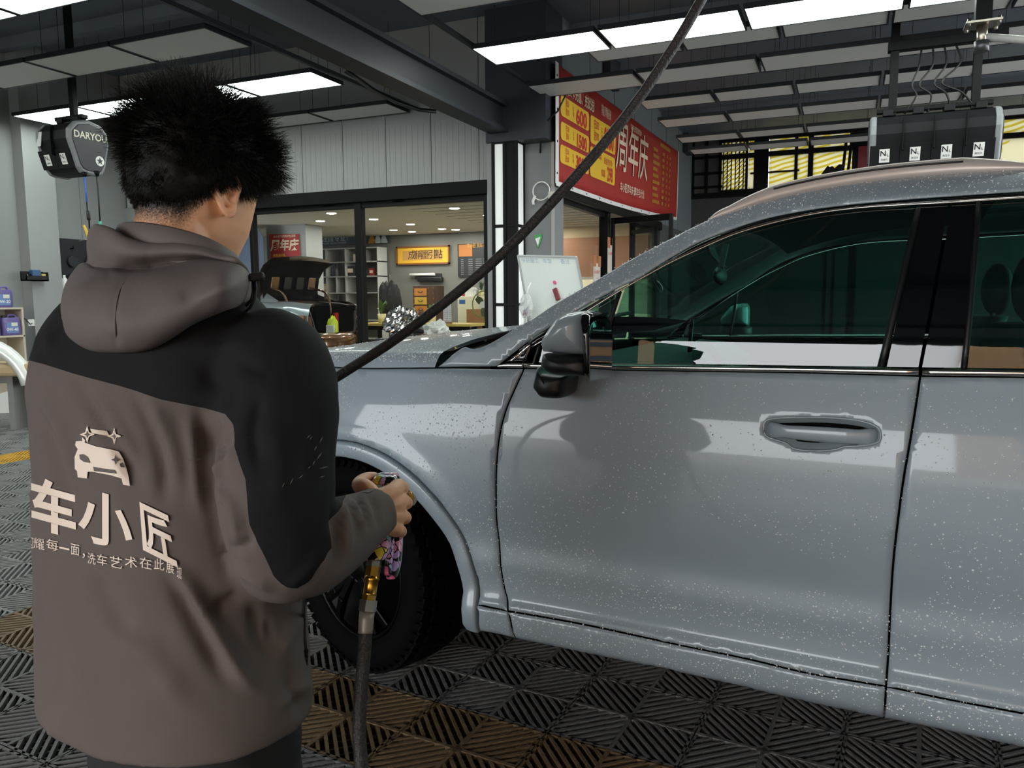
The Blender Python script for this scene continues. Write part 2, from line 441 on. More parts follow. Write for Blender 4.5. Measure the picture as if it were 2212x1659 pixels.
# printed translucent film pasted on the outside of the glass, daylight behind it
def film_mat():
    m = bpy.data.materials.new('printed_window_film'); m.use_nodes = True; nt = m.node_tree
    nt.nodes.remove(nt.nodes['Principled BSDF'])
    tc = nt.nodes.new('ShaderNodeTexCoord')
    mp = nt.nodes.new('ShaderNodeMapping'); mp.inputs['Rotation'].default_value = (0, R(14), 0)
    wv = nt.nodes.new('ShaderNodeTexWave'); wv.wave_type = 'BANDS'; wv.bands_direction = 'Z'; wv.inputs['Scale'].default_value = 3.2; wv.inputs['Distortion'].default_value = 1.5; wv.inputs['Detail'].default_value = 0
    nz = nt.nodes.new('ShaderNodeTexVoronoi'); nz.inputs['Scale'].default_value = 1.7; nz.distance = 'CHEBYCHEV'; nz.feature = 'F1'
    sep = nt.nodes.new('ShaderNodeSeparateColor')
    c1 = nt.nodes.new('ShaderNodeMath'); c1.operation = 'GREATER_THAN'; c1.inputs[1].default_value = 0.62
    c2 = nt.nodes.new('ShaderNodeMath'); c2.operation = 'GREATER_THAN'; c2.inputs[1].default_value = 0.4
    c3 = nt.nodes.new('ShaderNodeMath'); c3.operation = 'MULTIPLY'
    c4 = nt.nodes.new('ShaderNodeMath'); c4.operation = 'GREATER_THAN'; c4.inputs[1].default_value = 0.88
    mx0 = nt.nodes.new('ShaderNodeMath'); mx0.operation = 'MAXIMUM'
    L = nt.links.new
    L(tc.outputs['Object'], mp.inputs['Vector']); L(mp.outputs[0], wv.inputs['Vector']); L(tc.outputs['Object'], nz.inputs['Vector'])
    L(nz.outputs['Color'], sep.inputs[0]); L(wv.outputs['Fac'], c1.inputs[0]); L(sep.outputs[0], c2.inputs[0]); L(sep.outputs[1], c4.inputs[0])
    L(c1.outputs[0], c3.inputs[0]); L(c2.outputs[0], c3.inputs[1]); L(c3.outputs[0], mx0.inputs[0]); L(c4.outputs[0], mx0.inputs[1])
    mx = nt.nodes.new('ShaderNodeMixRGB'); mx.inputs[1].default_value = srgb('#a9a695'); mx.inputs[2].default_value = srgb('#9c934e')
    L(mx0.outputs[0], mx.inputs[0])
    a = nt.nodes.new('ShaderNodeBsdfTranslucent'); b = nt.nodes.new('ShaderNodeBsdfDiffuse'); s = nt.nodes.new('ShaderNodeMixShader'); s.inputs[0].default_value = 0.2
    L(mx.outputs[0], a.inputs[0]); L(mx.outputs[0], b.inputs[0]); L(a.outputs[0], s.inputs[1]); L(b.outputs[0], s.inputs[2])
    L(s.outputs[0], nt.nodes['Material Output'].inputs['Surface'])
    return m
M_film = film_mat()
for i, (a, b) in enumerate([(-2.72, -2.2), (-2.15, -1.75), (-1.72, -1.2), (-1.14, -0.93), (-0.83, -0.03), (0.07, 0.87), (0.97, 1.75), (1.85, 2.39), (2.51, 3.45), (3.55, 4.45), (4.55, 5.45), (5.55, 6.35)]):
    p = MB().span((a, 18.02, 3.64), (b, 18.025, 4.7)).build('pane', M_film, w5)
# folding lattice gate bunched in front of the first panes
lat = MB()
for i in range(7):
    x = -2.66 + i * 0.085
    lat.bar((x, 17.85, 3.55), (x, 17.85, 4.7), 0.022)
for i in range(6):
    x = -2.66 + i * 0.085
    for k in range(13):
        z = 3.6 + k * 0.085
        if i in (2,) : continue
        lat.bar((x, 17.86, z), (x + 0.085, 17.86, z + 0.085), 0.012)
g = lat.build('folding_gate', M_black); tag(g, 'black folding lattice security gate bunched at the left end of the bright far windows', 'gate')

# ---- ceiling beam
bm_ = MB(); bm_.span((-4.02, -6, 3.34), (-3.92, 8.85, 3.62)); bm_.span((-4.09, -6, 3.3), (-3.85, 8.85, 3.345)); bm_.span((-4.09, -6, 3.6), (-3.85, 8.85, 3.645))
struct('trim_8', bm_, mat('black_steel_beam', '#24282d', 0.5, spec=.35, var=0.3, vscale=5, stretch=(1, 0.2, 1)))
struct('trim_9', MB().span((-3.47, -6, 3.73), (-3.43, 9.0, 3.77)), M_frame)      # rail along the panel ends
struct('trim_10', MB().span((-5.25, -6, 3.73), (-5.21, 8.9, 3.77)), M_frame)
# beam top hangers
# ---- ceiling panels: every one a thing with frame and diffuser
def panel(x0, x1, y0, y1, z, lit, label, group):
    t = thing('ceiling_light' if lit else 'ceiling_lamp', label, 'ceiling light', ((x0 + x1) / 2, (y0 + y1) / 2, z), 0, group)
    w, d = (x1 - x0), (y1 - y0)
    f = MB(); e = 0.014
    f.box((0, -d / 2 + e / 2, 0.02), (w, e, 0.045)); f.box((0, d / 2 - e / 2, 0.02), (w, e, 0.045))
    f.box((-w / 2 + e / 2, 0, 0.02), (e, d - 2 * e, 0.045)); f.box((w / 2 - e / 2, 0, 0.02), (e, d - 2 * e, 0.045))
    f.box((0, 0, 0.04), (w - 2 * e, d - 2 * e, 0.005))
    f.build('frame', M_frame, t)
    MB().box((0, 0, 0.008), (w - 2 * e, d - 2 * e, 0.012)).build('diffuser', M_tile_lit if lit else M_tile_off, t)
    for x in (-w * .4, w * .4): MB().bar((x, 0, .042), (x, 0, CZ - z), .004).build('hanger', M_frame, t)
    return t
rows = [  # lane, start x, pitch, panel length, count, y0, y1, z, lit, description
    ('right', -3.43, 1.26, 1.225, 7, 6.98, 7.55, 3.70, True, 'in the bright row above the car roof'),
    ('right', -3.43, 1.26, 1.225, 3, 5.46, 6.03, 3.70, False, 'in the front row above the car'),
    ('right', -3.45, 1.26, 1.225, 6, 8.43, 8.98, 3.70, False, 'in the second row above the car roof'),
    ('right', -3.43, 1.26, 1.225, 7, 4.05, 4.62, 3.70, True, 'in the lit row above the car, out of frame'),
    ('far', -2.51, 0.92, 0.89, 8, 7.62, 8.10, 3.76, False, 'in the short row behind the bright lights'),
    ('far', -2.51, 0.92, 0.89, 8, 8.75, 9.20, 3.76, False, 'in the thin half-hidden row above the car'),
    ('far', -2.51, 0.92, 0.89, 8, 9.74, 10.22, 3.73, False, 'in the third row beyond the bright lights'),
    ('far', -2.51, 0.92, 0.89, 8, 10.85, 11.36, 3.72, False, 'in the fourth row beyond the bright lights'),
    ('far', -2.51, 0.92, 0.89, 8, 12.08, 12.53, 3.71, False, 'in the fifth row beyond the bright lights'),
    ('far', -2.51, 0.92, 0.89, 3, 13.09, 13.55, 3.70, False, 'in the last row before the far windows'),
    ('left', -10.03, 1.19, 1.165, 4, 4.05, 4.63, 3.70, True, 'in the front lit row at upper left'),
    ('left', -10.03, 1.19, 1.165, 4, 5.48, 6.07, 3.70, False, 'in the row at upper left above the man'),
    ('left', -11.2 + 1.17, 1.19, 1.165, 4, 6.95, 7.53, 3.70, True, 'in the lit row behind the man\'s head'),
    ('left', -10.03, 1.19, 1.165, 4, 8.42, 8.95, 3.70, False, 'in the row against the shop front'),
]
for lane, x0, pitch, L, n, y0, y1, z, lit, where in rows:
    where = where.replace('barber-cut man', 'man')
    for i in range(n):
        a = x0 + pitch * i
        if a > 5.2: continue
        panel(a, a + L, y0, y1, z, lit, ('lit panel, ' if lit else 'unlit panel, ') + ORD[i] + ' from left ' + where, 'light panels' if lit else 'unlit ceiling panels')
# purlins of the dark ceiling
for k in range(9):
    y = -5.9 + k * 2.6
    MB().span((-10.5, y, CZ - 0.14), (6.4, y + 0.12, CZ)).build('ceiling_joist', M_navy, ceil_)

# ---- floor of interlocking drain mats, every visible mat a part of the floor
M_matblk = mat('black_drain_mat', '#747270', 0.45, var=0.25, vscale=5, bump=0.35, bscale=160)
M_matbrn = mat('brown_drain_mat', '#80694c', 0.45, var=0.25, vscale=5, bump=0.35, bscale=160)
M_matgry = mat('grey_drain_mat', '#8a8d8c', 0.35, var=0.2, vscale=5, bump=0.35, bscale=160)
M_matyel = mat('yellow_drain_mat', '#d6a632', 0.4, var=0.15, vscale=5, bump=0.35, bscale=160)
MT = 0.403
def mat_mesh(name, m):
    b = MB(); T = MT - 0.004; h = T / 2
    z1, z0 = 0.0, -0.018
    rw = 0.0105; pitch = 0.0262
    for sx in (-1, 1):
        for sy in (-1, 1):
            # ribs of this quarter run along its own diagonal
            for k in range(-5, 6):
                off = k * pitch
                # line x*sx - y*sy = off*sqrt2 within [0,h]^2
                o2 = off * math.sqrt(2)
                t0 = max(0, o2); t1 = min(h, h + o2)
                p0 = (t0, t0 - o2); p1 = (t1, t1 - o2)
                L = math.hypot(p1[0] - p0[0], p1[1] - p0[1])
                if L < 0.03: continue
                b.bar((sx * p0[0], sy * p0[1], (z0 + z1) / 2), (sx * p1[0], sy * p1[1], (z0 + z1) / 2), rw, z1 - z0)
            # lower cross ribs
            for k in range(1, 8):
                d = k * h * 2 / 8
                a0 = max(0, d - h); a1 = min(h, d)
                if a1 - a0 < 0.02: continue
                b.bar((sx * a0, sy * (d - a0), -0.03), (sx * a1, sy * (d - a1), -0.03), 0.008, 0.018)
    for s in (-1, 1):
        b.box((s * (h - 0.004), 0, -0.006), (0.008, T, 0.012)); b.box((0, s * (h - 0.004), -0.006), (T, 0.008, 0.012))
    b.box((0, 0, -0.006), (0.012, T, 0.014)); b.box((0, 0, -0.006), (T, 0.012, 0.014))
    b.cyl((0, 0, -0.005), 0.022, 0.012, 8)
    b.box((0, 0, -0.0435), (T, T, 0.006), mi=1)
    me = b.mesh(name); me.materials.append(m); me.materials.append(M_concrete)
    return me
MM = {k: mat_mesh('drain_mat', v) for k, v in dict(blk=M_matblk, brn=M_matbrn, gry=M_matgry, yel=M_matyel).items()}
ma = R(-4.3); e1 = Vector((math.cos(ma), math.sin(ma), 0)); e2 = Vector((-math.sin(ma), math.cos(ma), 0))
m0 = Vector((-0.771, 2.505, 0))
cand = []
for i in range(-32, 12):
    for j in range(-8, 20):
        c = m0 + e1 * MT * (i + 0.5) + e2 * MT * (j - 0.5)
        v = c - CAMP; d = v.dot(cD)
        if d < 0.4 or c.x < -10.3 or c.x > 6.0: continue
        sx, sy = 1106 + FPX * v.dot(cR) / d, 829.5 - FPX * v.dot(cU) / d
        near = -240 < sx < 2400 and sy < 2350
        if not near: continue
        lft = sx < 200
        und = c.y < 3.4 and c.x < 1.6
        if not (lft or und) or c.y > 7.6: continue
        cand.append((d, i, j, c))
cand.sort(key=lambda q: q[0])
done = set()
for d, i, j, c in cand[:298]:
    kind = 'blk'
    if -6.75 < c.x < -6.33 or 6.55 < c.y < 6.97 and c.x < -5: kind = 'yel'
    elif c.x < -3.1: kind = 'gry'
    elif j == -1 and c.x < 0.3: kind = 'brn'
    o = bpy.data.objects.new('drain_mat', MM[kind]); COL.objects.link(o); o.parent = floor
    o.location = (c.x, c.y, 0); o.rotation_euler = (0, 0, ma); done.add((i, j))
# the rest of the mat field, past what can be picked apart
rest = MB()
for i in range(-28, 18):
    for j in range(-24, 42):
        if (i, j) in done: continue
        c = m0 + e1 * MT * (i + 0.5) + e2 * MT * (j - 0.5)
        if c.x < -10.2 or c.x > 6.2 or c.y < -7.4 or c.y > 17.8 or (c.y > 8.7 and c.x < -3.2): continue
        rest.box((c.x, c.y, -0.02), (MT - 0.012, MT - 0.012, 0.04), ma)
o = rest.build('drain_mat_field', mat('grey_mat_field', '#4d4e4e', 0.45, var=0.3, vscale=30, bump=0.6, bscale=60), floor, fixn=False); o['kind'] = 'stuff'
# =================================================================== the washed SUV
CAR_O, CAR_R = Vector((-0.915, 2.114, 0)), R(-3.24)
car = thing('suv', 'wet silver-blue SUV with tinted windows and black wheels filling the right of the bay', 'car', CAR_O, CAR_R)
CM = Matrix.Translation(CAR_O) @ Matrix.Rotation(CAR_R, 4, 'Z'); CMI = CM.inverted()
CMI3 = CMI.to_3x3()
YC = 0.98
class Pchip:
    def __init__(s, pts):
        s.x = np.array([p[0] for p in pts], float); s.y = np.array([p[1] for p in pts], float)
        h = np.diff(s.x); d = np.diff(s.y) / h; m = np.zeros(len(s.x)); m[0] = d[0]; m[-1] = d[-1]
        for i in range(1, len(d)):
            if d[i - 1] * d[i] > 0:
                w1 = 2 * h[i] + h[i - 1]; w2 = h[i] + 2 * h[i - 1]; m[i] = (w1 + w2) / (w1 / d[i - 1] + w2 / d[i])
        s.m = m
    def __call__(s, v):
        i = int(min(max(np.searchsorted(s.x, v) - 1, 0), len(s.x) - 2)); h = s.x[i + 1] - s.x[i]; t = (v - s.x[i]) / h
        t = min(max(t, 0), 1)
        return float(s.y[i] * (2 * t**3 - 3 * t**2 + 1) + h * s.m[i] * (t**3 - 2 * t**2 + t) + s.y[i + 1] * (-2 * t**3 + 3 * t**2) + h * s.m[i + 1] * (t**3 - t**2))
PROF = Pchip([(0.15, .12), (.225, .075), (.262, .030), (.285, .012), (.32, .003), (.352, .0), (.372, .006), (.392, .020), (.43, .020), (.50, .014), (.56, .017), (.60, .012), (.645, .002), (.70, -.006), (.78, -.011), (.86, -.010), (.93, -.005),
              (.97, .0), (1.02, .010), (1.07, .0215), (1.11, .031), (1.15, .038), (1.2, .047), (1.25, .061), (1.3, .080), (1.4, .128), (1.5, .187), (1.56, .233), (1.61, .286), (1.65, .36), (1.68, .5), (1.70, .98)])
def sst(a, b, x):
    t = min(max((x - a) / (b - a), 0), 1); return t * t * (3 - 2 * t)
WC = (-0.632, 0.34); WC2 = (2.36, 0.34)
def fy(s, z):
    y = PROF(z)
    if s < -0.25: y += 0.035 * ((-0.25 - s)) ** 2
    if s < -1.1: y += 0.9 * (-1.1 - s) ** 2
    if s > 2.2: y += 0.05 * (s - 2.2) ** 2
    if z < 1.1:
        for w in (WC, WC2):
            d = math.hypot(s - w[0], z - w[1])
            y -= 0.008 * sst(.59, .525, d) + 0.004 * sst(.8, .56, d) * sst(1.05, .9, z)
    return y
def psz(px, py):
    """photograph pixel -> (s, z) on the car's side surface"""
    o = CMI @ CAMP; d = CMI3 @ ray(px, py)
    y = 0.0
    for _ in range(25):
        t = (y - o.y) / d.y; p = o + d * t; y = 0.5 * y + 0.5 * fy(p.x, p.z)
    return Vector((p.x, p.z))
def OP(l): return [psz(*p) for p in l]
def resample(poly, step, closed=True):
    out = []; n = len(poly)
    for i in range(n if closed else n - 1):
        a = Vector(poly[i]).to_2d(); b = Vector(poly[(i + 1) % n]).to_2d(); L = (b - a).length; k = max(1, int(L / step))
        for j in range(k): out.append(a + (b - a) * (j / k))
    if not closed: out.append(Vector(poly[-1]).to_2d())
    return out
def smooth_line(pts, step=0.012):
    """Catmull-Rom through (s,z) points"""
    P = [Vector(p).to_2d() for p in pts]; out = []
    for i in range(len(P) - 1):
        p0 = P[i - 1] if i else P[0] * 2 - P[1]; p1, p2 = P[i], P[i + 1]; p3 = P[i + 2] if i + 2 < len(P) else P[-1] * 2 - P[-2]
        k = max(1, int((p2 - p1).length / step))
        for j in range(k):
            t = j / k
            out.append(0.5 * ((2 * p1) + (p2 - p0) * t + (2 * p0 - 5 * p1 + 4 * p2 - p3) * t * t + (3 * p1 - p0 - 3 * p2 + p3) * t**3))
    out.append(P[-1]); return out
def inside(p, poly):
    c = False; n = len(poly); j = n - 1
    for i in range(n):
        if (poly[i][1] > p[1]) != (poly[j][1] > p[1]) and p[0] < (poly[j][0] - poly[i][0]) * (p[1] - poly[i][1]) / (poly[j][1] - poly[i][1]) + poly[i][0]: c = not c
        j = i
    return c
def sheet(poly, step=0.02, edge=0.003, extra=None, surf=None, off=0.0, roll=0.006, zf=1.0):
    """fills an (s,z) outline with a fine net on the body surface; the rim rolls inward"""
    pl = resample(poly, 0.014)
    A = np.array([(p.x, p.y) for p in pl]); n = len(A)
    if sum(A[i][0] * A[(i + 1) % n][1] - A[(i + 1) % n][0] * A[i][1] for i in range(n)) < 0: A = A[::-1].copy()
    T = np.roll(A, -1, 0) - np.roll(A, 1, 0); T /= np.maximum(np.linalg.norm(T, axis=1, keepdims=True), 1e-9)
    N = np.stack([-T[:, 1], T[:, 0]], 1)
    ins = A + N * edge
    PL = [tuple(p) for p in A]
    def far(p, lim): return np.min(np.hypot(A[:, 0] - p[0], A[:, 1] - p[1])) > lim
    pts = [Vector(p) for p in A]
    rim = len(pts)
    for p in ins:
        if far(p, edge * 0.7) and inside(p, PL): pts.append(Vector(p))
    x0, z0 = A.min(0); x1, z1 = A.max(0)
    zi = z0
    while zi < z1:
        xi = x0
        while xi < x1:
            p = (xi, zi)
            if inside(p, PL) and far(p, edge + step * 0.35): pts.append(Vector(p))
            xi += step
        zi += step * zf
    if extra:
        for p in extra:
            if inside(p, PL) and far(p, edge * 1.5): pts.append(Vector(p))
    vs, es, fs, ov, oe, of = delaunay_2d_cdt(pts, [], [list(range(rim))], 1, 1e-6)
    surf = surf or fy
    V = []
    for k, v in enumerate(vs):
        src = ov[k]
        r = roll if any(i < rim for i in src) else 0.0
        V.append((v.x, surf(v.x, v.y) + off + r, v.y))
    return V, [tuple(f) for f in fs]
def car_panel(name, poly, m, parent=None, both=True, **k):
    V, F = sheet(poly, **k)
    b = MB(); b.add(V, F, 0, True)
    o = b.build(name, m, parent or car)
    if both:
        b = MB(); b.add([(v[0], 2 * YC - v[1], v[2]) for v in V], F, 0, True)
        b.build(name, m, parent or car)
    return o
M_paint = mat('silver_blue_paint', '#8c979e', 0.4, metal=0.0, spec=0.4, coat=0.6)
M_chrome = mat('satin_chrome', '#c9c4bd', 0.16, metal=1.0)
M_blkgloss = mat('gloss_black_trim', '#050506', 0.06, spec=0.6)
M_blkplast = mat('black_plastic', '#0d0d0e', 0.45)
M_blkmatt = mat('matt_black', '#060606', 0.8, spec=0.1)
M_rub = mat('tyre_rubber', '#040404', 0.8, spec=0.08, var=0.2, vscale=20)
M_carglass = glassmat('tinted_car_glass', (0.20, 0.46, 0.39), 0.03)
M_wind = glassmat('windscreen_glass', (0.55, 0.68, 0.64), 0.03)

# shared seam lines, measured along the seams of the photographed side
G1 = smooth_line(OP([(1131, 797), (1112, 838), (1092, 885), (1078, 940), (1071.5, 1000), (1070, 1070), (1073, 1140), (1079, 1210), (1088, 1270), (1097, 1321)]))
G1b = smooth_line(OP([(1097, 1321), (1101, 1340), (1114, 1379)]))
G2 = smooth_line(OP([(1988, 812), (1982.8, 850), (1965.6, 957), (1952.5, 1032), (1939.5, 1127), (1929, 1224), (1923, 1322), (1919, 1410), (1914, 1486)]))
G2b = OP([(1914, 1486), (1912, 1521), (1909, 1551)])
SEAM = smooth_line(OP([(1040.7, 1309.7), (1095, 1321), (1271, 1353), (1461, 1394), (1612, 1425), (1747, 1457), (1912, 1485), (2046, 1513), (2212, 1544)]))
BOT = smooth_line(OP([(1016, 1361), (1049, 1365), (1114, 1379), (1244, 1407), (1434, 1445), (1612, 1486), (1775, 1524), (1909, 1551), (2046, 1578), (2212, 1616)]))
zs = sum(p.y for p in SEAM) / len(SEAM); zb = sum(p.y for p in BOT) / len(BOT)
sG1, sG2 = G1[-1].x, G2[-1].x
def cut(line, a, b): return [p for p in line if a <= p.x <= b]
def lineZ(line, s):
    L = sorted(line, key=lambda p: p.x)
    if s <= L[0].x: return L[0].y
    for a, b in zip(L, L[1:]):
        if a.x <= s <= b.x: return a.y + (b.y - a.y) * (s - a.x) / max(b.x - a.x, 1e-9)
    return L[-1].y + (L[-1].y - L[-8].y) / (L[-1].x - L[-8].x) * (s - L[-1].x) * 0.3
g = 0.0025   # half a panel gap
BELTLO = smooth_line(OP([(1072, 794), (1130, 795.5), (1184, 797), (1304, 799), (1500, 802), (1728, 805), (1988, 812), (2212, 815)]))
BELTHI = smooth_line(OP([(1072, 790), (1092, 784.4), (1133, 784.2), (1184, 785.5), (1304, 787.5), (1500, 789), (1708, 792), (1988, 796), (2212, 799)]))
def shift(l, ds, dz): return [Vector((p.x + ds, p.y + dz)) for p in l]
def zrun(fn, a, b, n=30, dz=0.0): return [Vector((a + (b - a) * i / n, fn(a + (b - a) * i / n) + dz)) for i in range(n + 1)]
blo = lambda s: lineZ(BELTLO, s); bhi = lambda s: lineZ(BELTHI, s); sea = lambda s: lineZ(SEAM, s); bot = lambda s: lineZ(BOT, s)
def arc(c, r, a0, a1, n=40): return [Vector((c[0] + r * math.cos(R(a0 + (a1 - a0) * i / n)), c[1] + r * math.sin(R(a0 + (a1 - a0) * i / n)))) for i in range(n + 1)]
def arch_pts(c, r, zlow, rev=False):
    """arch from rear foot over the top to front foot"""
    a = math.degrees(math.asin(min(max((zlow - c[1]) / r, -1), 1)))
    l = arc(c, r, a, 180 - a, 60)
    return l
RF_IN, RF_OUT = 0.453, 0.510

# ---- front fender
fend = ([Vector((p.x - g, p.y)) for p in G1] + [Vector((p.x, p.y + g)) for p in reversed(cut(SEAM, WC[0] + 0.515, sG1 - g))])
fend = [Vector((G1[0].x - g, blo(G1[0].x) - g))] + fend
a0 = math.degrees(math.asin((sea(WC[0] + .51) - WC[1]) / RF_OUT))
fend += arc(WC, RF_OUT, a0, 180 - a0, 70)
zh = 1.105                      # hood shut line along the flank
fend += [Vector((-1.27, .42)), Vector((-1.30, .6)), Vector((-1.27, .86)), Vector((-1.18, 1.0)), Vector((-1.06, 1.062))]
HOODSEAM = smooth_line([Vector((-1.05, 1.066)), Vector((-0.8, 1.086))] + OP([(790, 796), (870, 795.5), (945, 795), (1010, 795.5), (1072, 796.5)]))
fend += [Vector((p.x, p.y - g)) for p in HOODSEAM if p.x > -1.04 and p.x < G1[0].x - 0.01]
car_panel('front_fender', fend, M_paint)
# ---- flare round the front arch, and its foot
def flare(c, zl):
    for mir in (0, 1):
        rg = []
        for r, dy in ((RF_IN + .002, .05), (RF_IN, .004), (RF_IN + .002, -.006), (RF_IN + .008, -.011), (RF_IN + .03, -.012), (RF_OUT - .014, -.011), (RF_OUT - .006, -.009), (RF_OUT - .003, -.003), (RF_OUT - .0025, .012)):
            row = []
            for q in arch_pts(c, r, zl):
                k = r / (RF_OUT - .003) ; y = fy(c[0] + (q.x - c[0]) / k, c[1] + (q.y - c[1]) / k) + dy
                row.append(Vector((q.x, 2 * YC - y if mir else y, q.y)))
            rg.append(row)
        MB().loft(rg, caps=False, closed=False).build('arch_flare', M_paint, car)
flare(WC, bot(WC[0] + .43)); flare(WC2, 0.28)
# ---- front doors, rear doors (with handle hollows)
def handle_poly(pxs): return OP(pxs)
HND = [(1650, 930), (1652, 912), (1672, 904), (1750, 901), (1820, 904), (1870, 912), (1897, 924), (1902, 940), (1898, 954), (1870, 962), (1822, 965), (1810, 970), (1780, 973.5), (1740, 973), (1712, 968), (1700, 958), (1675, 950), (1655, 942)]
HP = smooth_line(handle_poly(HND + HND[:1]), 0.006)
hc = (sum(p.x for p in HP) / len(HP), sum(p.y for p in HP) / len(HP))
hx = (max(p.x for p in HP) - min(p.x for p in HP)) / 2; hz = (max(p.y for p in HP) - min(p.y for p in HP)) / 2
HPT = [tuple(p) for p in HP]; HA = np.array(HPT)
def hollow(HPT, HA):
    def f(s, z):
        y = fy(s, z)
        d = np.min(np.hypot(HA[:, 0] - s, HA[:, 1] - z))
        if inside((s, z), HPT): y += 0.032 * sst(0, 0.03, d) + 0.004 * sst(0, .004, d)
        return y
    return f
def door(name, left, right, HPT):
    HAx = np.array(HPT)
    s0, s1 = left[-1].x, right[-1].x
    poly = left + zrun(sea, s0, s1, 40, g) + list(reversed(right)) + list(reversed(zrun(blo, left[0].x, right[0].x, 40, -g)))
    ex = []
    for k in (1.0, 0.965, .93, 0.88, .8, .7):
        c = HAx.mean(0); ex += [tuple(c + (p - c) * k) for p in HAx[::2]]
    b = HAx.min(0), HAx.max(0)
    sf = hollow(HPT, HAx)
    return car_panel(name, poly, M_paint, surf=sf, extra=ex, step=0.016, zf=0.6)
fd = door('front_door', [Vector((p.x + g, p.y)) for p in G1], [Vector((p.x - g, p.y)) for p in G2], HPT)
dsh = (G2[0].x - G1[0].x) * 0.98
R2 = [Vector((2.08, blo(2.1))), Vector((2.10, 1.0)), Vector((2.07, .9)), Vector((1.96, .74)), Vector((1.88, .6)), Vector((1.84, .48)), Vector((1.83, sea(1.9)))]
R2 = smooth_line(R2)
HPT2 = [(p[0] + 1.02, p[1] + 0.006) for p in HPT]
rd = door('rear_door', [Vector((p.x + g, p.y)) for p in G2], R2, HPT2)
# ---- sill mouldings below the seam
def sill(a, b):
    car_panel('sill_moulding', a + [Vector((x, bot(x))) for x in np.linspace(a[-1].x, b[-1].x, 40)] + list(reversed(b)) + [Vector((x, sea(x) - g)) for x in np.linspace(b[0].x, a[0].x, 40)], M_paint, step=0.012)
L0 = [Vector((WC[0] + 0.507, sea(-.1) - g)), Vector((WC[0] + .5115, .34)), Vector((WC[0] + 0.507, bot(-.1)))]
sill(L0, [Vector((p.x - g, p.y - g)) for p in G1b])
sill([Vector((p.x + g, p.y - g)) for p in G1b], [Vector((p.x - g, p.y - g)) for p in OP([(1914, 1486), (1912, 1521), (1909, 1551)])])
sill([Vector((p.x + g, p.y - g)) for p in OP([(1914, 1486), (1912, 1521), (1909, 1551)])], [Vector((1.84, sea(1.9) - g)), Vector((1.845, bot(1.9)))])
# ---- rear quarter
rq = [Vector((2.09, blo(2.1) - g)), Vector((2.11, 1.0)), Vector((2.08, .9))] + arc(WC2, RF_OUT, 100, -12, 40) + [Vector((3.2, .34)), Vector((3.4, .5)), Vector((3.42, .9)), Vector((3.36, 1.15))]
car_panel('rear_quarter', rq, M_paint, step=0.03)
# ---- black shell behind the gaps (never lit, it only closes the seams)
sh = [Vector((-1.1, 1.0))] + [Vector((p.x, p.y - 0.012)) for p in HOODSEAM] + zrun(blo, -0.03, 3.3, 30, 0.0) + [Vector((3.3, .35))] + arc(WC2, .50, 1, 179, 40) + [Vector((1.83, .29)), Vector((-.1, .29))] + arc(WC, .50, 1, 179, 40) + [Vector((-1.1, .35))]
car_panel('body_shell', sh, M_blkmatt, step=0.05, off=0.022)
# ---- wheel arch liners
for c in (WC, WC2):
    for sgn in (0, 1):
        ring = arch_pts(c, RF_IN + 0.03, 0.31); b = MB()
        Y = (lambda y: y) if not sgn else (lambda y: 2 * YC - y)
        b.loft([[Vector((p.x, Y(0.0), p.y)) for p in ring], [Vector((p.x, Y(0.36), p.y)) for p in ring]], caps=False, closed=False)
        b.prism([(p.x, p.y) for p in ring], (0, Y(0.36), 0), (1, 0, 0), (0, 0, 1), (0, 0.01, 0))
        b.build('arch_liner', M_blkmatt, car)
# underbody
MB().span((-0.05, 0.10, 0.24), (1.95, 2 * YC - 0.10, 0.30)).build('underbody', M_blkmatt, car, bevel=0.02)
MB().span((-1.2, 0.40, 0.26), (3.2, 2 * YC - 0.40, 0.34)).build('underbody_tray', M_blkmatt, car, bevel=0.02)

# ---- body side above the belt: one pressing from cowl to roof
SURR = smooth_line(OP([(1072, 791.5), (1105, 765), (1146.5, 733), (1190, 705), (1257.7, 665), (1325.5, 627), (1380, 600), (1440, 562), (1500, 528), (1565, 501), (1663, 470), (1793, 447), (1956, 431), (2053, 424), (2212, 413)]))
CHR = smooth_line(OP([(1150.5, 749), (1217, 708.5), (1271, 670.5), (1339, 628.5), (1388, 600), (1445, 569), (1500, 543), (1598, 502), (1728, 468), (1858, 448.6), (2053, 437), (2212, 427)]))
TOP = smooth_line(OP([(945, 793), (986, 759), (1004, 750), (1024, 755), (1058, 742), (1092, 722), (1122, 704), (1152, 688), (1190, 662), (1244, 630), (1306, 594), (1360, 562), (1426, 527), (1500, 489), (1540, 471), (1573, 461), (1661, 433.5), (1776, 408), (1911, 388), (2046, 376), (2212, 366)]))
def ext(line, pts): return list(line) + [Vector(p) for p in pts]
TOPX = ext(TOP, [(1.5, TOP[-1].y + .006), (2.0, TOP[-1].y + .004), (2.6, TOP[-1].y - .03), (3.0, TOP[-1].y - .09)])
SURX = ext(SURR, [(1.5, SURR[-1].y + .005), (2.0, SURR[-1].y), (2.45, SURR[-1].y - .05), (2.8, SURR[-1].y - .15), (3.05, 1.35), (3.1, 1.25), (2.9, blo(2.5) + .03), (2.4, blo(2.4) + .012)])
side_poly = TOPX + [Vector((3.25, 1.45)), Vector((3.38, 1.2)), Vector((3.3, blo(2.5)))] + [Vector((2.2, blo(2.2) + .001))] + list(reversed([p for p in SURX]))
car_panel('roof_side_panel', [Vector((p.x, p.y)) for p in side_poly], M_paint, step=0.016)
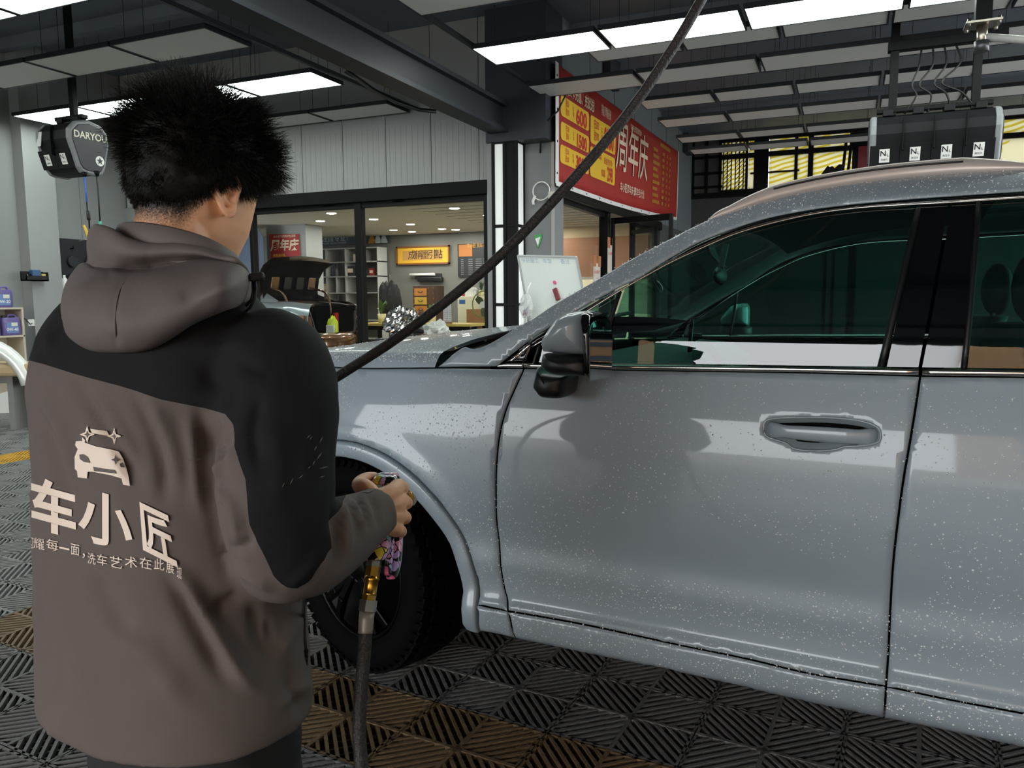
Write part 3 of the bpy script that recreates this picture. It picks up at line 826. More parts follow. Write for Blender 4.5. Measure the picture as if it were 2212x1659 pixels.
# black surround between body and bright line
def between(upper, lower): return upper + list(reversed(lower))
CHRX = ext(CHR, [(1.5, CHR[-1].y + .005), (2.0, CHR[-1].y - .002), (2.4, CHR[-1].y - .05), (2.72, CHR[-1].y - .15), (2.95, 1.33), (2.95, 1.27), (2.8, bhi(2.5) + .02)])
sur_in = shift(SURX[1:-1], .0, -0.003)
car_panel('window_surround', [p for p in shift(SURX, 0.0, -0.0025) if p.x > 0.06 or True][6:-1] + list(reversed(shift(CHRX, 0, .002))), M_blkgloss, step=0.014, off=0.004, roll=0.01)
# bright line: thin bead
def bead(name, line, r, m, off=-0.001, flat=1.0):
    pts = [(p.x, fy(p.x, p.y) + off, p.y) for p in line]
    MB().tube(pts, r, 6).build(name, m, car)
    MB().tube([(p[0], 2 * YC - p[1], p[2]) for p in pts], r, 6).build(name, m, car)
bead('window_bead', CHRX[:-1], 0.0028, M_chrome)
# belt moulding of satin metal, split at the door gaps
def belt(a, b):
    for mir in (0, 1):
        rg = []
        for x in np.linspace(a, b, 40):
            z0, z1 = blo(x) + .0015, max(bhi(x), blo(x) + .006); h = z1 - z0; r = []
            for dy, t in ((.006, 0), (-.005, .04), (-.0075, .3), (-.008, .6), (-.006, .9), (.006, 1)):
                z = z0 + h * t; y = fy(x, z0 + h * .5) + dy; r.append(Vector((x, 2 * YC - y if mir else y, z)))
            rg.append(r)
        MB().loft(rg).build('belt_moulding', M_chrome, car)
belt(OP([(1076, 794)])[0][0], G1[0].x - .002); belt(G1[0].x + .004, G2[0].x - .004); belt(G2[0].x + .004, 2.12)
MB_ = MB()
# ---- side glass and gloss pillars
def lineS(line, z):
    L = sorted(line, key=lambda p: p.y)
    for a, b in zip(L, L[1:]):
        if a.y <= z <= b.y: return a.x + (b.x - a.x) * (z - a.y) / max(b.y - a.y, 1e-9)
    return L[0].x if z < L[0].y else L[-1].x
def up_to_chr(s): return lineZ(CHRX[:-3], s)
def glass(name, l0, l1, m, off=0.008, **k):
    """glass between two slanted edges l0, l1 = ((s_low, z_low), (s_high, z_high))"""
    (a0, _), (a1, _) = l0; (b0, _), (b1, _) = l1
    up = [Vector((x, up_to_chr(x) - 0.002)) for x in np.linspace(a1, b1, 40)]
    lo = [Vector((x, bhi(x) + 0.002)) for x in np.linspace(b0, a0, 30)]
    return car_panel(name, up + lo, m, off=off, step=0.02, edge=0.004, roll=0.0, surf=lambda s, z: fy(s, z) + .007 * (1 - sst(1.13, 1.225, z)), **k)
q = OP([(1153, 752), (1158, 748)])
dv0, dv1 = psz(1293, 786), psz(1338, 630)
bp0, bp1 = psz(1894, 792), psz(1985, 451)
gp0, gp1 = psz(1988, 796), psz(2053, 438)
rp0, rp1 = psz(2089, 797), psz(2114, 437)
glass('quarter_glass', ((psz(1150, 783)[0], 0), (psz(1153, 752)[0] + .006, 0)), (dv0, dv1), M_carglass)
glass('front_door_glass', ((dv0[0] + .012, 0), (dv1[0] + .012, 0)), (bp0, bp1), M_carglass)
glass('pillar_cover', ((bp0[0] + .022, 0), (bp1[0] + .006, 0)), ((gp0[0] - .004, 0), (gp1[0] - .004, 0)), M_blkgloss, off=0.006)
glass('pillar_cover', ((gp0[0] + .004, 0), (gp1[0] + .004, 0)), ((rp0[0] - .012, 0), (rp1[0] - .004, 0)), M_blkgloss, off=0.006)
glass('rear_door_glass', (rp0, rp1), ((2.15, 0), (2.12, 0)), M_carglass)
glass('rear_quarter_glass', ((2.2, 0), (2.17, 0)), ((2.75, 0), (2.62, 0)), M_carglass)
def slat(a, b, w=0.014):
    for mir in (0, 1):
        pts = []
        for i in range(9):
            s = a[0] + (b[0] - a[0]) * i / 8; z = a[1] + (b[1] - a[1]) * i / 8; y = fy(s, z) + .004
            pts.append((s, 2 * YC - y if mir else y, z))
        MB().tube(pts, w / 2, 6).build('window_divider', M_blkplast, car)
slat(dv0, dv1); slat((bp0[0] + .01, bp0[1]), bp1, .018); slat((rp0[0] - .006, rp0[1]), rp1, .014); slat(psz(1150, 790), psz(1164, 746), .010)
slat((2.17, bhi(2.1)), (2.14, up_to_chr(2.14)), .02)
# little triangle trim at the mirror corner
tri = OP([(1092, 783), (1147, 738), (1150, 745), (1134, 783)])
car_panel('corner_trim', tri, M_blkgloss, step=0.02, off=0.002, edge=0.003)
tri = OP([(1096, 781), (1146, 740), (1146, 748), (1108, 781)])
car_panel('corner_bright_trim', tri, M_chrome, step=0.02, off=-0.004, edge=0.003)

# ---- roof rail standing on the roof edge
rl = [p for p in TOPX if psz(1526, 477)[0] <= p.x <= 2.75]
for mir in (0, 1):
    rings = []
    L = len(rl)
    for i, p in enumerate(rl):
        e = min(1, i / 14, (L - 1 - i) / 14); e = e ** 0.6
        y = fy(p.x, p.y); h = 0.006 + 0.036 * e
        prof = [(0.004, -0.004), (0.0, 0.35 * h), (0.006, 0.8 * h), (0.014, h), (0.028, 1.02 * h), (0.036, .8 * h), (0.04, -0.004)]
        rings.append([Vector((p.x, (2 * YC - (y + a)) if mir else y + a, p.y + b)) for a, b in prof])
    MB().loft(rings).build('roof_rail', mat('satin_rail', '#c6b9b1', .35, metal=.25), car)
    # black slot line along it
    MB().tube([(p.x, (2 * YC - fy(p.x, p.y) - .001) if mir else fy(p.x, p.y) + .001, p.y + .030) for p in rl[14:-14]], 0.003, 6).build('rail_groove', M_blkplast, car)
# ---- roof skin and screens
def across(line, crown, n=14, bow=0.0):
    rings = []
    for p in line:
        y0 = fy(p.x, p.y) + 0.012; r = []
        for i in range(n + 1):
            t = i / n; y = y0 + (2 * YC - 2 * y0) * t; q = 1 - (2 * t - 1) ** 2
            r.append(Vector((p.x - bow * q, y, p.y + crown * q)))
        rings.append(r)
    return rings
roofline = [p for p in TOPX if p.x > psz(1540, 471)[0]]
MB().loft(across(roofline, 0.055), caps=False, closed=False).build('roof', M_paint, car)
scr = [p for p in TOPX if psz(1100, 718)[0] < p.x <= psz(1540, 471)[0] + 0.01]
MB().loft(across(scr, 0.03, bow=0.13), caps=False, closed=False).build('windscreen', M_wind, car)
rear = [Vector((3.0, TOP[-1].y - .09)), Vector((3.25, 1.42)), Vector((3.36, 1.18))]
MB().loft(across(smooth_line(rear, .05), 0.03, bow=-0.06), caps=False, closed=False).build('rear_window', M_carglass, car)
# ---- hood with clamshell flanks, cowl behind it
hs = [p for p in HOODSEAM if p.x < psz(940, 795)[0]]
HCROWN = Pchip([(-1.5, .95), (-1.3, 1.03), (-1.05, 1.115), (-.8, 1.165), (-.55, 1.195), (-.3, 1.213), (0.1, 1.225)])
def hood_ring(p, lean=0.0):
    y0 = fy(p.x, p.y); zc = HCROWN(p.x); r = []
    ze = p.y + 0.048
    sec = [(0, p.y + g), (.004, p.y + .02), (.010, ze - .012), (.018, ze - .003), (.03, ze + .003), (.08, ze + (zc - ze) * .22), (.2, ze + (zc - ze) * .5), (.4, ze + (zc - ze) * .78), (.65, ze + (zc - ze) * .95), (YC - y0, zc)]
    for dy, z in sec: r.append(Vector((p.x + lean * (z - p.y) , y0 + dy, z)))
    return r + [Vector((v.x, 2 * YC - v.y, v.z)) for v in reversed(r[:-1])]
hr = [hood_ring(p, 0.0 if p.x < -.35 else (p.x + .35) * 5.5) for p in hs]
# rounded nose of the hood
p0 = hs[0]
for k, (dx, dz) in enumerate([(-.08, -.012), (-.17, -.035), (-.25, -.075)]):
    q = hood_ring(Vector((p0.x + dx, p0.y + dz))); hr.insert(0, q)
MB().loft(hr, caps=False, closed=False).build('hood', M_paint, car)
cw = MB(); rr = []
for t in np.linspace(0, 1, 12):
    y = 0.08 + t * (2 * YC - 0.16); q = 1 - (2 * t - 1) ** 2
    rr.append([Vector((-0.30 - .1 * q, y, 1.135 + .04 * q)), Vector((-0.12 - .1 * q, y, 1.150 + .04 * q)), Vector((0.06 - .1 * q, y, 1.20 + .04 * q))])
cw.loft(rr, caps=False, closed=False); cw.build('cowl', M_blkplast, car)
for y in (0.55, 1.05):
    MB().tube([(-0.2, y - .35, 1.185), (-0.1, y, 1.235), (-0.08, y + .3, 1.25)], 0.009, 6).build('wiper', M_blkplast, car)
# ---- nose (hidden behind the man, but solid)
nr = []
for z, x, yo in ((.24, -1.36, .2), (.34, -1.47, .15), (.5, -1.5, .13), (.68, -1.5, .13), (.82, -1.47, .14), (.95, -1.40, .16), (1.03, -1.33, .2)):
    r = []
    for t in np.linspace(0, 1, 25):
        u = 2 * t - 1
        ys = YC + u * (YC - .02); k = abs(u) ** 3.2
        r.append(Vector((x + k * 0.33, ys, z)))
    nr.append(r)
MB().loft(nr, caps=False, closed=False).build('front_bumper', M_paint, car)
MB().span((-1.52, .55, .45), (-1.47, 1.41, .72)).build('grille', M_blkgloss, car, bevel=.02)
for y in (.22, 2 * YC - .22): MB().ball((-1.27, y + (.09 if y < 1 else -.09), .86), (.1, .14, .05)).build('headlight', M_wind, car)
tr = []
for z, x in ((.3, 3.36), (.5, 3.46), (.8, 3.46), (1.1, 3.42), (1.2, 3.37)):
    tr.append([Vector((x - .22 * abs(2 * t - 1) ** 3.2, YC + (2 * t - 1) * (YC - .04), z)) for t in np.linspace(0, 1, 21)])
MB().loft(tr, caps=False, closed=False).build('tailgate', M_paint, car)

# ---- door mirror
def pillow(outline, y0, y1, n=10, power=2.4, org=(0, 0), tilt=0.0):
    """closed body whose side view is the outline, rounded between y0 and y1"""
    A = [Vector(p).to_2d() for p in outline]; c = sum(A, Vector((0, 0))) / len(A); rings = []
    ym = (y0 + y1) / 2; h = (y1 - y0) / 2
    for i in range(n + 1):
        u = -math.cos(PI * i / n); k = max(1e-3, (1 - abs(u) ** power)) ** (1 / power)
        rings.append([Vector((c.x + (p.x - c.x) * k + tilt * u, ym + u * h, c.y + (p.y - c.y) * k)) for p in A])
    return rings
MY = -0.13      # the mirror stands proud of the door: measured on the plane y = -0.13
def pm(px, py, y=MY):
    o = CMI @ CAMP; d = CMI3 @ ray(px, py); p = o + d * ((y - o.y) / d.y); return (p.x, p.z)
def c1(l): return [(1000 + a / 3.6867, 600 + b / 3.6867) for a, b in l]
capo = smooth_line([pm(*p) for p in c1([(700, 585), (688, 510), (712, 465), (765, 385), (830, 310), (905, 272), (1000, 262), (1042, 264), (1066, 300), (1078, 360), (1080, 480), (1078, 612)])], .008)
mcap = MB().loft(pillow(capo, -.24, -.045, 14, 2.6), smooth=True).build('mirror_cap', M_paint, car)
bez = smooth_line([pm(*p) for p in c1([(1040, 266), (1085, 285), (1108, 330), (1116, 420), (1117, 600), (1112, 755), (1060, 772), (1062, 620), (1066, 400), (1055, 310), (1035, 275)])], .008)
MB().loft(pillow(bez, -.232, -.05, 10, 5), smooth=True).build('mirror_rim', M_blkgloss, car)
low = smooth_line([pm(*p) for p in c1([(702, 596), (1080, 616), (1112, 640), (1114, 745), (1070, 770), (900, 764), (800, 756), (720, 722), (690, 690), (698, 620)])], .008)
MB().loft(pillow(low, -.236, -.05, 12, 3), smooth=True).build('mirror_housing', M_blkplast, car)
stk = smooth_line([pm(px, py, -.02) for px, py in c1([(676, 690), (720, 740), (905, 764), (900, 800), (880, 915), (850, 938), (800, 942), (705, 930), (668, 890), (642, 852), (650, 800)])], .008)
MB().loft(pillow(stk, -.12, .03, 8, 4), smooth=True).build('mirror_stalk', M_blkplast, car)
MB().loft([[Vector((v.x, 2 * YC - v.y, v.z)) for v in r] for r in pillow(capo, -.24, -.045, 14, 2.6)]).build('mirror_cap', M_paint, car)
MB().loft([[Vector((v.x, 2 * YC - v.y, v.z)) for v in r] for r in pillow(low, -.236, -.05, 12, 3)]).build('mirror_housing', M_blkplast, car)
lens = Vector((capo[-1].x + .0075, -.145, 1.15))
MB().prism([(-.08, -.06), (.08, -.06), (.085, .05), (.06, .075), (-.06, .075), (-.085, .05)], lens + Vector((0.004, 0, .02)), (0, 1, 0), (0, 0, 1), (.003, 0, 0)).build('mirror_glass', mat('mirror_silver', '#d0d4d6', 0.02, metal=1), car)

# ---- door handles: bright-edged hollow and a grip across it
def handle(HPT):
    for mir in (0, 1):
        Y = (lambda y: 2 * YC - y) if mir else (lambda y: y)
        pts = [(p[0], Y(fy(*p) - .001), p[1]) for p in HPT]
        MB().tube(pts + pts[:1], 0.003, 6).build('handle_edge', M_paint, car)
        s0 = min(p[0] for p in HPT); s1 = max(p[0] for p in HPT); zc = sum(p[1] for p in HPT) / len(HPT) - .0035
        rings = []
        n = 26
        for i in range(n + 1):
            t = i / n; s = s0 + .008 + (s1 - s0 - .014) * t
            e = (1 - abs(2 * t - 1) ** 3.2)
            hh = 0.006 + 0.0125 * e ** .6 + .004 * (t - .35) * e; z = zc - .001 * (2 * t - 1); y = fy(s, z) + .018 - .024 * e ** .5
            endz = .012 * (1 - sst(.0, .2, min(t, 1 - t)))
            r = []
            for k in range(14):
                a = 2 * PI * k / 14
                ca, sa = math.cos(a), math.sin(a)
                r.append(Vector((s, Y(y - .010 * math.copysign(abs(ca) ** .7, ca) ), z + (hh + endz) * math.copysign(abs(sa) ** .7, sa))))
            rings.append(r)
        MB().loft(rings).build('door_handle', M_paint, car)
handle(HPT); handle(HPT2)

# ---- wheels
M_rim = mat('gloss_black_rim', '#020202', 0.4, spec=0.12)
def wheel(c, y0, mir, steer=0):
    n = 64; Rr = 0.386
    prof = [(.262, .03), (.27, .012), (.30, .002), (.335, .0), (.362, .010), (.376, .03), (.381, .05), (.382, .125), (.381, .20), (.376, .22), (.362, .24), (.33, .25), (.27, .24), (.262, .22)]
    w = MB(); vs = []
    w.lathe(prof, (0, 0, 0), n, axis=(0, 1, 0))
    o = w.build('wheel', M_rub, car)
    o.location = (c[0], y0, c[1])
    if mir: o.rotation_euler = (0, 0, PI); o.location = (c[0], 2 * YC - y0, c[1])
    if steer:
        o.rotation_euler = (0, 0, (PI if mir else 0) - WS); k_ = -1 if mir else 1
        o.location = (c[0] - k_ * .125 * math.sin(WS), o.location.y + k_ * (.125 - .125 * math.cos(WS)), c[1])
    o.scale = (.985, 1, .985)
    t = MB()
    for k in range(56):
        a = 2 * PI * k / 56; M = Matrix.Rotation(-a, 3, 'Y')
        for y, wd, sk in ((.030, .036, .0), (.076, .046, .5), (.125, .044, 0), (.174, .046, .5), (.220, .036, 0)):
            Mk = Matrix.Rotation(-(a + sk * 2 * PI / 56), 3, 'Y')
            rr = .3845 - (.006 if y in (.030, .220) else 0)
            t.box(Mk @ Vector((rr, y, 0)), (.011, wd, .033), Mk @ Matrix.Rotation(R(14 if y > .1 else -14), 3, 'X'))
        t.box(M @ Vector((.369, .014, 0)), (.022, .012, .020), M @ Matrix.Rotation(R(28), 3, 'Z'))
    o2 = t.build('tyre_tread', M_rub, o); o2['kind'] = 'stuff'
    MB().lathe([(.262, .03), (.268, .018), (.262, .012), (.25, .02), (.244, .06), (.235, .12), (.235, .22), (.262, .225)], n=48, axis=(0, 1, 0)).build('rim', M_rim, o)
    for k in range(5):
        for dd in (-1, 1):
            a = 2 * PI * k / 5 + R(17) + dd * R(10); b_ = 2 * PI * k / 5 + R(17) + dd * R(4.5)
            p1 = Vector((.05 * math.cos(b_), .035, .05 * math.sin(b_))); p2 = Vector((.16 * math.cos((a + b_) / 2), .022, .16 * math.sin((a + b_) / 2))); p3 = Vector((.252 * math.cos(a), .03, .252 * math.sin(a)))
            s = MB()
            for u, v_ in ((p1, p2), (p2, p3)):
                s.bar(u, v_, .030, .032, up=(0, 1, 0))
            s.build('spoke', M_rim, o, bevel=.006)
    MB().lathe([(0, .018), (.05, .02), (.062, .03), (.066, .05), (.06, .08)], n=24, axis=(0, 1, 0)).build('centre_cap', M_rim, o)
    for k in range(5):
        a = 2 * PI * k / 5 + R(53)
        MB().cyl((.052 * math.cos(a), .034, .052 * math.sin(a)), .011, .02, 6, 'Y').build('wheel_nut', mat('dull_steel', '#6f7072', .35, metal=1), o)
    MB().lathe([(0, .15), (.17, .15), (.17, .17), (0, .17)], n=40, axis=(0, 1, 0)).build('brake_disc', mat('dark_disc', '#141414', .5), o)
    MB().box((.12, .14, .08), (.1, .05, .16)).build('brake_caliper', M_blkplast, o, bevel=.012)
WS = R(16)
for c, st_ in ((WC, 1), (WC2, 0)):
    wheel((c[0], .384), 0.045, False, st_); wheel((c[0], .384), 0.045, True, st_)

# ---- interior seen darkly through the glass
M_trim = mat('dark_cabin_trim', '#3c3f40', 0.7)
dash = []
for y in np.linspace(.16, 2 * YC - .16, 9):
    dash.append([Vector((-.15, y, .7)), Vector((-.15, y, 1.08)), Vector((.05, y, 1.12)), Vector((.3, y, 1.10)), Vector((.38, y, 1.04)), Vector((.36, y, .9)), Vector((.25, y, .7))])
MB().loft(dash).build('dashboard', M_trim, car)
MB().prism([(-.09, -.02), (.09, -.02), (.09, .09), (.05, .11), (-.05, .11)], (.30, .98, 1.13), (0, 1, 0), (0, 0, 1), (.015, 0, 0)).build('cabin_screen', M_blkgloss, car, bevel=.004)
ax = Vector((.9, 0, .42)).normalized()
swc = Vector((.52, .50, 1.0))
u = Vector((0, 1, 0)); v_ = ax.cross(u)
sw = MB().tube([swc + (u * math.cos(a) + v_ * math.sin(a)) * .185 for a in np.linspace(0, 2 * PI, 41)], .016, 10)
sw.ball(swc, .06); 
for a in (0, PI, -PI / 2): sw.bar(swc, swc + (u * math.cos(a) + v_ * math.sin(a)) * .18, .035, .02)
sw.build('steering_wheel', M_trim, car)
MB().bar(swc, swc - ax * .3, .08).build('steering_column', M_trim, car)
for y in (.5, 2 * YC - .5):
    for s0 in (.95, 1.85):
        b = MB()
        b.loft([[Vector((s0 + dx, y + .25 * math.cos(a), .55 + .10 * math.sin(a) + dz)) for a in np.linspace(0, 2 * PI, 17)[:-1]] for dx, dz in ((-.32, .02), (-.25, .03), (.15, 0), (.2, 0))])
        sb = b.build('seat', M_trim, car)
        b = MB(); rings = []
        for t in np.linspace(0, 1, 8):
            w = .25 - .05 * t ** 2; rings.append([Vector((s0 + .17 + .2 * t + .07 * math.sin(a), y + w * math.cos(a), .58 + .66 * t)) for a in np.linspace(0, 2 * PI, 17)[:-1]])
        b.loft(rings); b.build('seat_back', M_trim, sb)
        b = MB(); b.ball((s0 + .40, y, 1.34), (.055, .14, .10)); b.build('headrest', M_trim, sb)
        MB().tube([(s0 + .385, y - .05, 1.2), (s0 + .4, y - .05, 1.3)], .006, 6).tube([(s0 + .385, y + .05, 1.2), (s0 + .4, y + .05, 1.3)], .006, 6).build('headrest_post', MATS['dull_steel'], sb)
MB().loft(across([p for p in roofline if p.x > .5 and p.x < 2.8][::6], 0.03)and [[Vector((p.x, p.y, p.z - .035)) for p in r] for r in across([p for p in roofline if p.x < 2.8][::6], 0.03)], caps=False, closed=False).build('headlining', mat('grey_headlining', '#55575a', .9), car)
MB().bar((.42, .98, 1.52), (.40, .98, 1.42), .02).ball((.40, .98, 1.40), (.015, .11, .035)).build('cabin_mirror', M_blkplast, car)

# ---- water drops standing on the paint and glass
M_drop = mat('water_drop', '#ffffff', 0.05, trans=0.35, spec=0.9)
def drops():
    rnd = random.Random(3); b = MB()
    def dome(p, n, r):
        n = n.normalized(); u = n.orthogonal().normalized(); w = n.cross(u); vs = []
        for k in range(6):
            a = PI / 3 * k; vs.append(p + (u * math.cos(a) + w * math.sin(a)) * r)
        for k in range(6):
            a = PI / 3 * k + .5; vs.append(p + (u * math.cos(a) + w * math.sin(a)) * r * .65 + n * r * .5)
        vs.append(p + n * r * .68)
        b.add(vs, [(k, (k + 1) % 6, 6 + (k + 1) % 6, 6 + k) for k in range(6)] + [(6 + k, 6 + (k + 1) % 6, 12) for k in range(6)], 0, True)
    def nrm(s, z):
        e = .004
        return Vector((fy(s + e, z) - fy(s - e, z), -2 * e, fy(s, z + e) - fy(s, z - e)))
    zones = [(-.95, -.08, .86, 1.08, 900), (-.3, 1.35, .42, 1.10, 3600), (-.1, 1.35, .28, .40, 1300), (-.2, 1.35, .42, .60, 1200), (-1.0, 0.0, .6, .9, 700)]
    for s0, s1, z0, z1, n in zones:
        for _ in range(n):
            s = rnd.uniform(s0, s1); z = rnd.uniform(z0, z1)
            if noise.noise(Vector((s * 3, z * 4, 1))) < -.25: continue
            d = min(math.hypot(s - WC[0], z - WC[1]), 9)
            if d < RF_IN + .01: continue
            if inside((s, z), HPT): continue
            r = .0011 + .0019 * rnd.random() ** 4
            off = -.012 if d < RF_OUT else 0
            dome(Vector((s, fy(s, z) + off, z)), -nrm(s, z) if nrm(s, z).y > 0 else nrm(s, z), r)
    # pillar and roof side
    for _ in range(1500):
        p = rnd.choice(TOPX[20:]); p = Vector((p.x + rnd.uniform(-.012, .012), p.y)); q = lineZ(SURX[:-6], p.x)
        if p.x > 1.35: continue
        z = q + (p.y - q) * (1 - rnd.random() ** 1.6) ; dome(Vector((p.x, fy(p.x, z), z)), nrm(p.x, z), .0010 + .0018 * rnd.random() ** 4)
    # hood top
    for _ in range(1600):
        ri = rnd.randint(6, len(hr) - 2); tt = rnd.random(); i = rnd.randint(1, 7); t = rnd.random(); a = hr[ri][i].lerp(hr[ri + 1][i], tt); c = hr[ri][i + 1].lerp(hr[ri + 1][i + 1], tt); p = a + (c - a) * t
        dome(p, Vector((0, -(c.z - a.z), c.y - a.y)), .0012 + .0022 * rnd.random() ** 3)
    o = b.build('water_drops', M_drop, car, fixn=False); o['kind'] = 'stuff'
drops()
# =================================================================== the man washing the car
HEAD_DEG = 30.0                                   # he faces 30 degrees right of the camera's line
PH = YAW - R(HEAD_DEG)
PO = deep(362, 1000, 1.27); PO.z = 0
man = thing('person', 'man with short black hair in a grey and black hooded jacket holding a spray gun', 'person', PO, PH)
PM = Matrix.Translation(PO) @ Matrix.Rotation(PH, 4, 'Z'); PMI = PM.inverted()
def pl(px, py, d): return PMI @ deep(px, py, d)
def voxel(mb, size, smooth_it=0, name='remesh'):
    me = mb.mesh(name); o = bpy.data.objects.new(name, me); COL.objects.link(o)
    m = o.modifiers.new('r', 'REMESH'); m.mode = 'VOXEL'; m.voxel_size = size; m.use_smooth_shade = True
    if smooth_it:
        s = o.modifiers.new('s', 'SMOOTH'); s.factor = 0.5; s.iterations = smooth_it
    dg = bpy.context.evaluated_depsgraph_get()
    out = bpy.data.meshes.new_from_object(o.evaluated_get(dg))
    bpy.data.objects.remove(o); bpy.data.meshes.remove(me)
    for p in out.polygons: p.use_smooth = True
    return out
def toscreen(w):
    v = w - CAMP; d = v.dot(cD)
    return 1106 + FPX * v.dot(cR) / d, 829.5 - FPX * v.dot(cU) / d
def obj_from(name, me, m, parent):
    for x in (m if isinstance(m, (list, tuple)) else [m]): me.materials.append(x)
    o = bpy.data.objects.new(name, me); COL.objects.link(o); o.parent = parent
    return o
def ell(c, a, b, n=40, p=2.0, dz=None):
    r = []
    for k in range(n):
        t = 2 * PI * k / n; ca, sa = math.cos(t), math.sin(t)
        x = a * math.copysign(abs(ca) ** (2 / p), ca); y = b * math.copysign(abs(sa) ** (2 / p), sa)
        r.append(Vector((c[0] + x, c[1] + y, c[2] + (dz(x, y) if dz else 0))))
    return r
SN, CS = math.sin(R(HEAD_DEG)), math.cos(R(HEAD_DEG))
def torso_ring(py, Lx, Rx, b, dc=1.27, p=2.2):
    c = pl((Lx + Rx) / 2, py, dc); w = (Rx - Lx) / 2 / FPX * dc
    a = math.sqrt(max(w * w - (b * SN) ** 2, 0.0004)) / CS
    return c, a, b, p
# ---- jacket: torso, sleeves grown together
TR = [(1512, 72, 679, .168), (1480, 69, 681, .166), (1400, 67, 678, .165), (1300, 64, 668, .162), (1200, 61, 658, .160), (1100, 60, 650, .158), (1000, 57, 645, .157), (930, 49, 642, .155),
      (870, 41, 640, .152), (820, 37, 638, .149), (770, 40, 634, .144), (730, 51, 626, .137), (695, 73, 612, .128), (665, 103, 588, .117), (640, 136, 560, .106), (615, 180, 528, .095), (596, 235, 500, .08)]
jb = MB()
rings = []
for py, Lx, Rx, b in TR:
    c, a, b, p = torso_ring(py, Lx, Rx, b)
    rings.append(ell(c, a, b, 48, p))
jb.loft(rings)
# right sleeve (shoulder cap, upper arm, elbow, forearm)
sl = [(560, 745, 1.19, .062), (585, 775, 1.165, .080), (598, 830, 1.15, .087), (600, 900, 1.14, .0875), (592, 980, 1.13, .088), (594, 1060, 1.12, .0865), (603, 1140, 1.12, .081), (618, 1192, 1.125, .0745)]
fo = [(618, 1192, 1.125, .0745), (662, 1182, 1.15, .072), (712, 1163, 1.18, .064), (760, 1138, 1.22, .053), (800, 1112, 1.26, .044), (823, 1100, 1.285, .041)]
def cr(pts, k=4):
    P = [np.array(p, float) for p in pts]; out = []
    for i in range(len(P) - 1):
        p0 = P[i - 1] if i else 2 * P[0] - P[1]; p1, p2 = P[i], P[i + 1]; p3 = P[i + 2] if i + 2 < len(P) else 2 * P[-1] - P[-2]
        for j in range(k):
            t = j / k
            out.append(.5 * (2 * p1 + (p2 - p0) * t + (2 * p0 - 5 * p1 + 4 * p2 - p3) * t * t + (3 * p1 - p0 - 3 * p2 + p3) * t**3))
    out.append(P[-1]); return out
def tubeP(mb, l, n=20, k=4):
    q = cr(l, k); mb.tube([pl(x[0], x[1], x[2]) for x in q], [x[3] for x in q], n)
tubeP(jb, sl); jb.ball(pl(618, 1192, 1.125), .0745, 16, 12); tubeP(jb, fo)
# left sleeve, forward of the body
LA = [(-.165, -.02, 1.23, .065), (-.195, .0, 1.19, .076), (-.215, .05, 1.08, .070), (-.205, .10, .985, .065), (-.19, .17, .94, .058), (-.15, .25, .93, .048), (-.13, .29, .93, .042)]
q = cr(LA); jb.tube([Vector(x[:3]) for x in q], [x[3] for x in q], 18)
jk = voxel(jb, 0.0075, 6, 'jacket')
# ---- folds: (polyline in the photograph, half width px, height)
FOLDS = [([(72, 870), (112, 960), (140, 1060), (150, 1120)], 14, -.006), ([(95, 850), (140, 950), (168, 1040)], 16, .004),
         ([(160, 818), (215, 905), (262, 985), (300, 1050)], 15, -.007), ([(195, 840), (250, 925), (300, 1000)], 14, .004),
         ([(285, 850), (330, 930), (352, 1010), (356, 1080)], 14, -.006), ([(320, 865), (372, 960), (395, 1060)], 20, .006),
         ([(430, 890), (445, 960), (452, 1050), (470, 1150), (492, 1240)], 12, -.008), ([(410, 900), (424, 1000), (432, 1100)], 16, .006),
         ([(380, 1230), (430, 1300), (470, 1370), (516, 1450), (560, 1490)], 17, .011), ([(360, 1240), (405, 1320), (445, 1390), (485, 1460)], 17, -.007),
         ([(455, 1325), (480, 1300), (520, 1285)], 10, -.008), ([(190, 1235), (240, 1310), (280, 1380)], 26, -.006), ([(120, 1290), (160, 1400), (190, 1520)], 30, .004),
         ([(240, 1370), (330, 1420), (400, 1520)], 30, .005), ([(575, 1330), (590, 1395), (604, 1410)], 5, -.004), ([(604, 1410), (628, 1370), (648, 1330)], 12, .005),
         ([(625, 1420), (622, 1480), (650, 1540)], 12, -.006), ([(545, 1300), (560, 1380), (590, 1440)], 14, -.006), ([(600, 1530), (640, 1490), (672, 1470)], 12, .005),
         ([(466, 905), (463, 950), (478, 985)], 8, -.008), ([(455, 1030), (478, 1000), (505, 965)], 9, .007), ([(490, 930), (484, 985), (466, 1050)], 9, -.006), ([(470, 1060), (500, 1090), (520, 1140)], 10, .006),
         ([(488, 1195), (520, 1185), (545, 1160)], 9, -.007), ([(500, 1225), (540, 1240), (590, 1275)], 10, .006), ([(520, 1110), (512, 1160), (535, 1215)], 9, .004),
         ([(620, 1268), (660, 1240), (690, 1190)], 9, .004), ([(590, 900), (610, 1000), (606, 1090)], 22, .003), ([(680, 860), (672, 960), (660, 1050)], 16, -.004), ([(560, 860), (545, 930), (556, 1010)], 14, -.005),
         ([(735, 1080), (748, 1130), (752, 1190)], 8, .006), ([(757, 1082), (772, 1115), (783, 1145)], 5, .006), ([(768, 1068), (786, 1100), (794, 1140)], 6, -.005), ([(720, 1100), (728, 1160), (720, 1225)], 9, -.006), ([(700, 1140), (708, 1190), (700, 1240)], 8, .005),
         ([(798, 1068), (812, 1100), (815, 1140)], 7, -.003),
         ([(440, 760), (490, 748), (535, 732)], 10, .003), ([(520, 790), (570, 800), (620, 772)], 14, -.003), ([(430, 800), (480, 830), (500, 880)], 20, -.004), ([(90, 700), (110, 740), (105, 770)], 12, .003)]
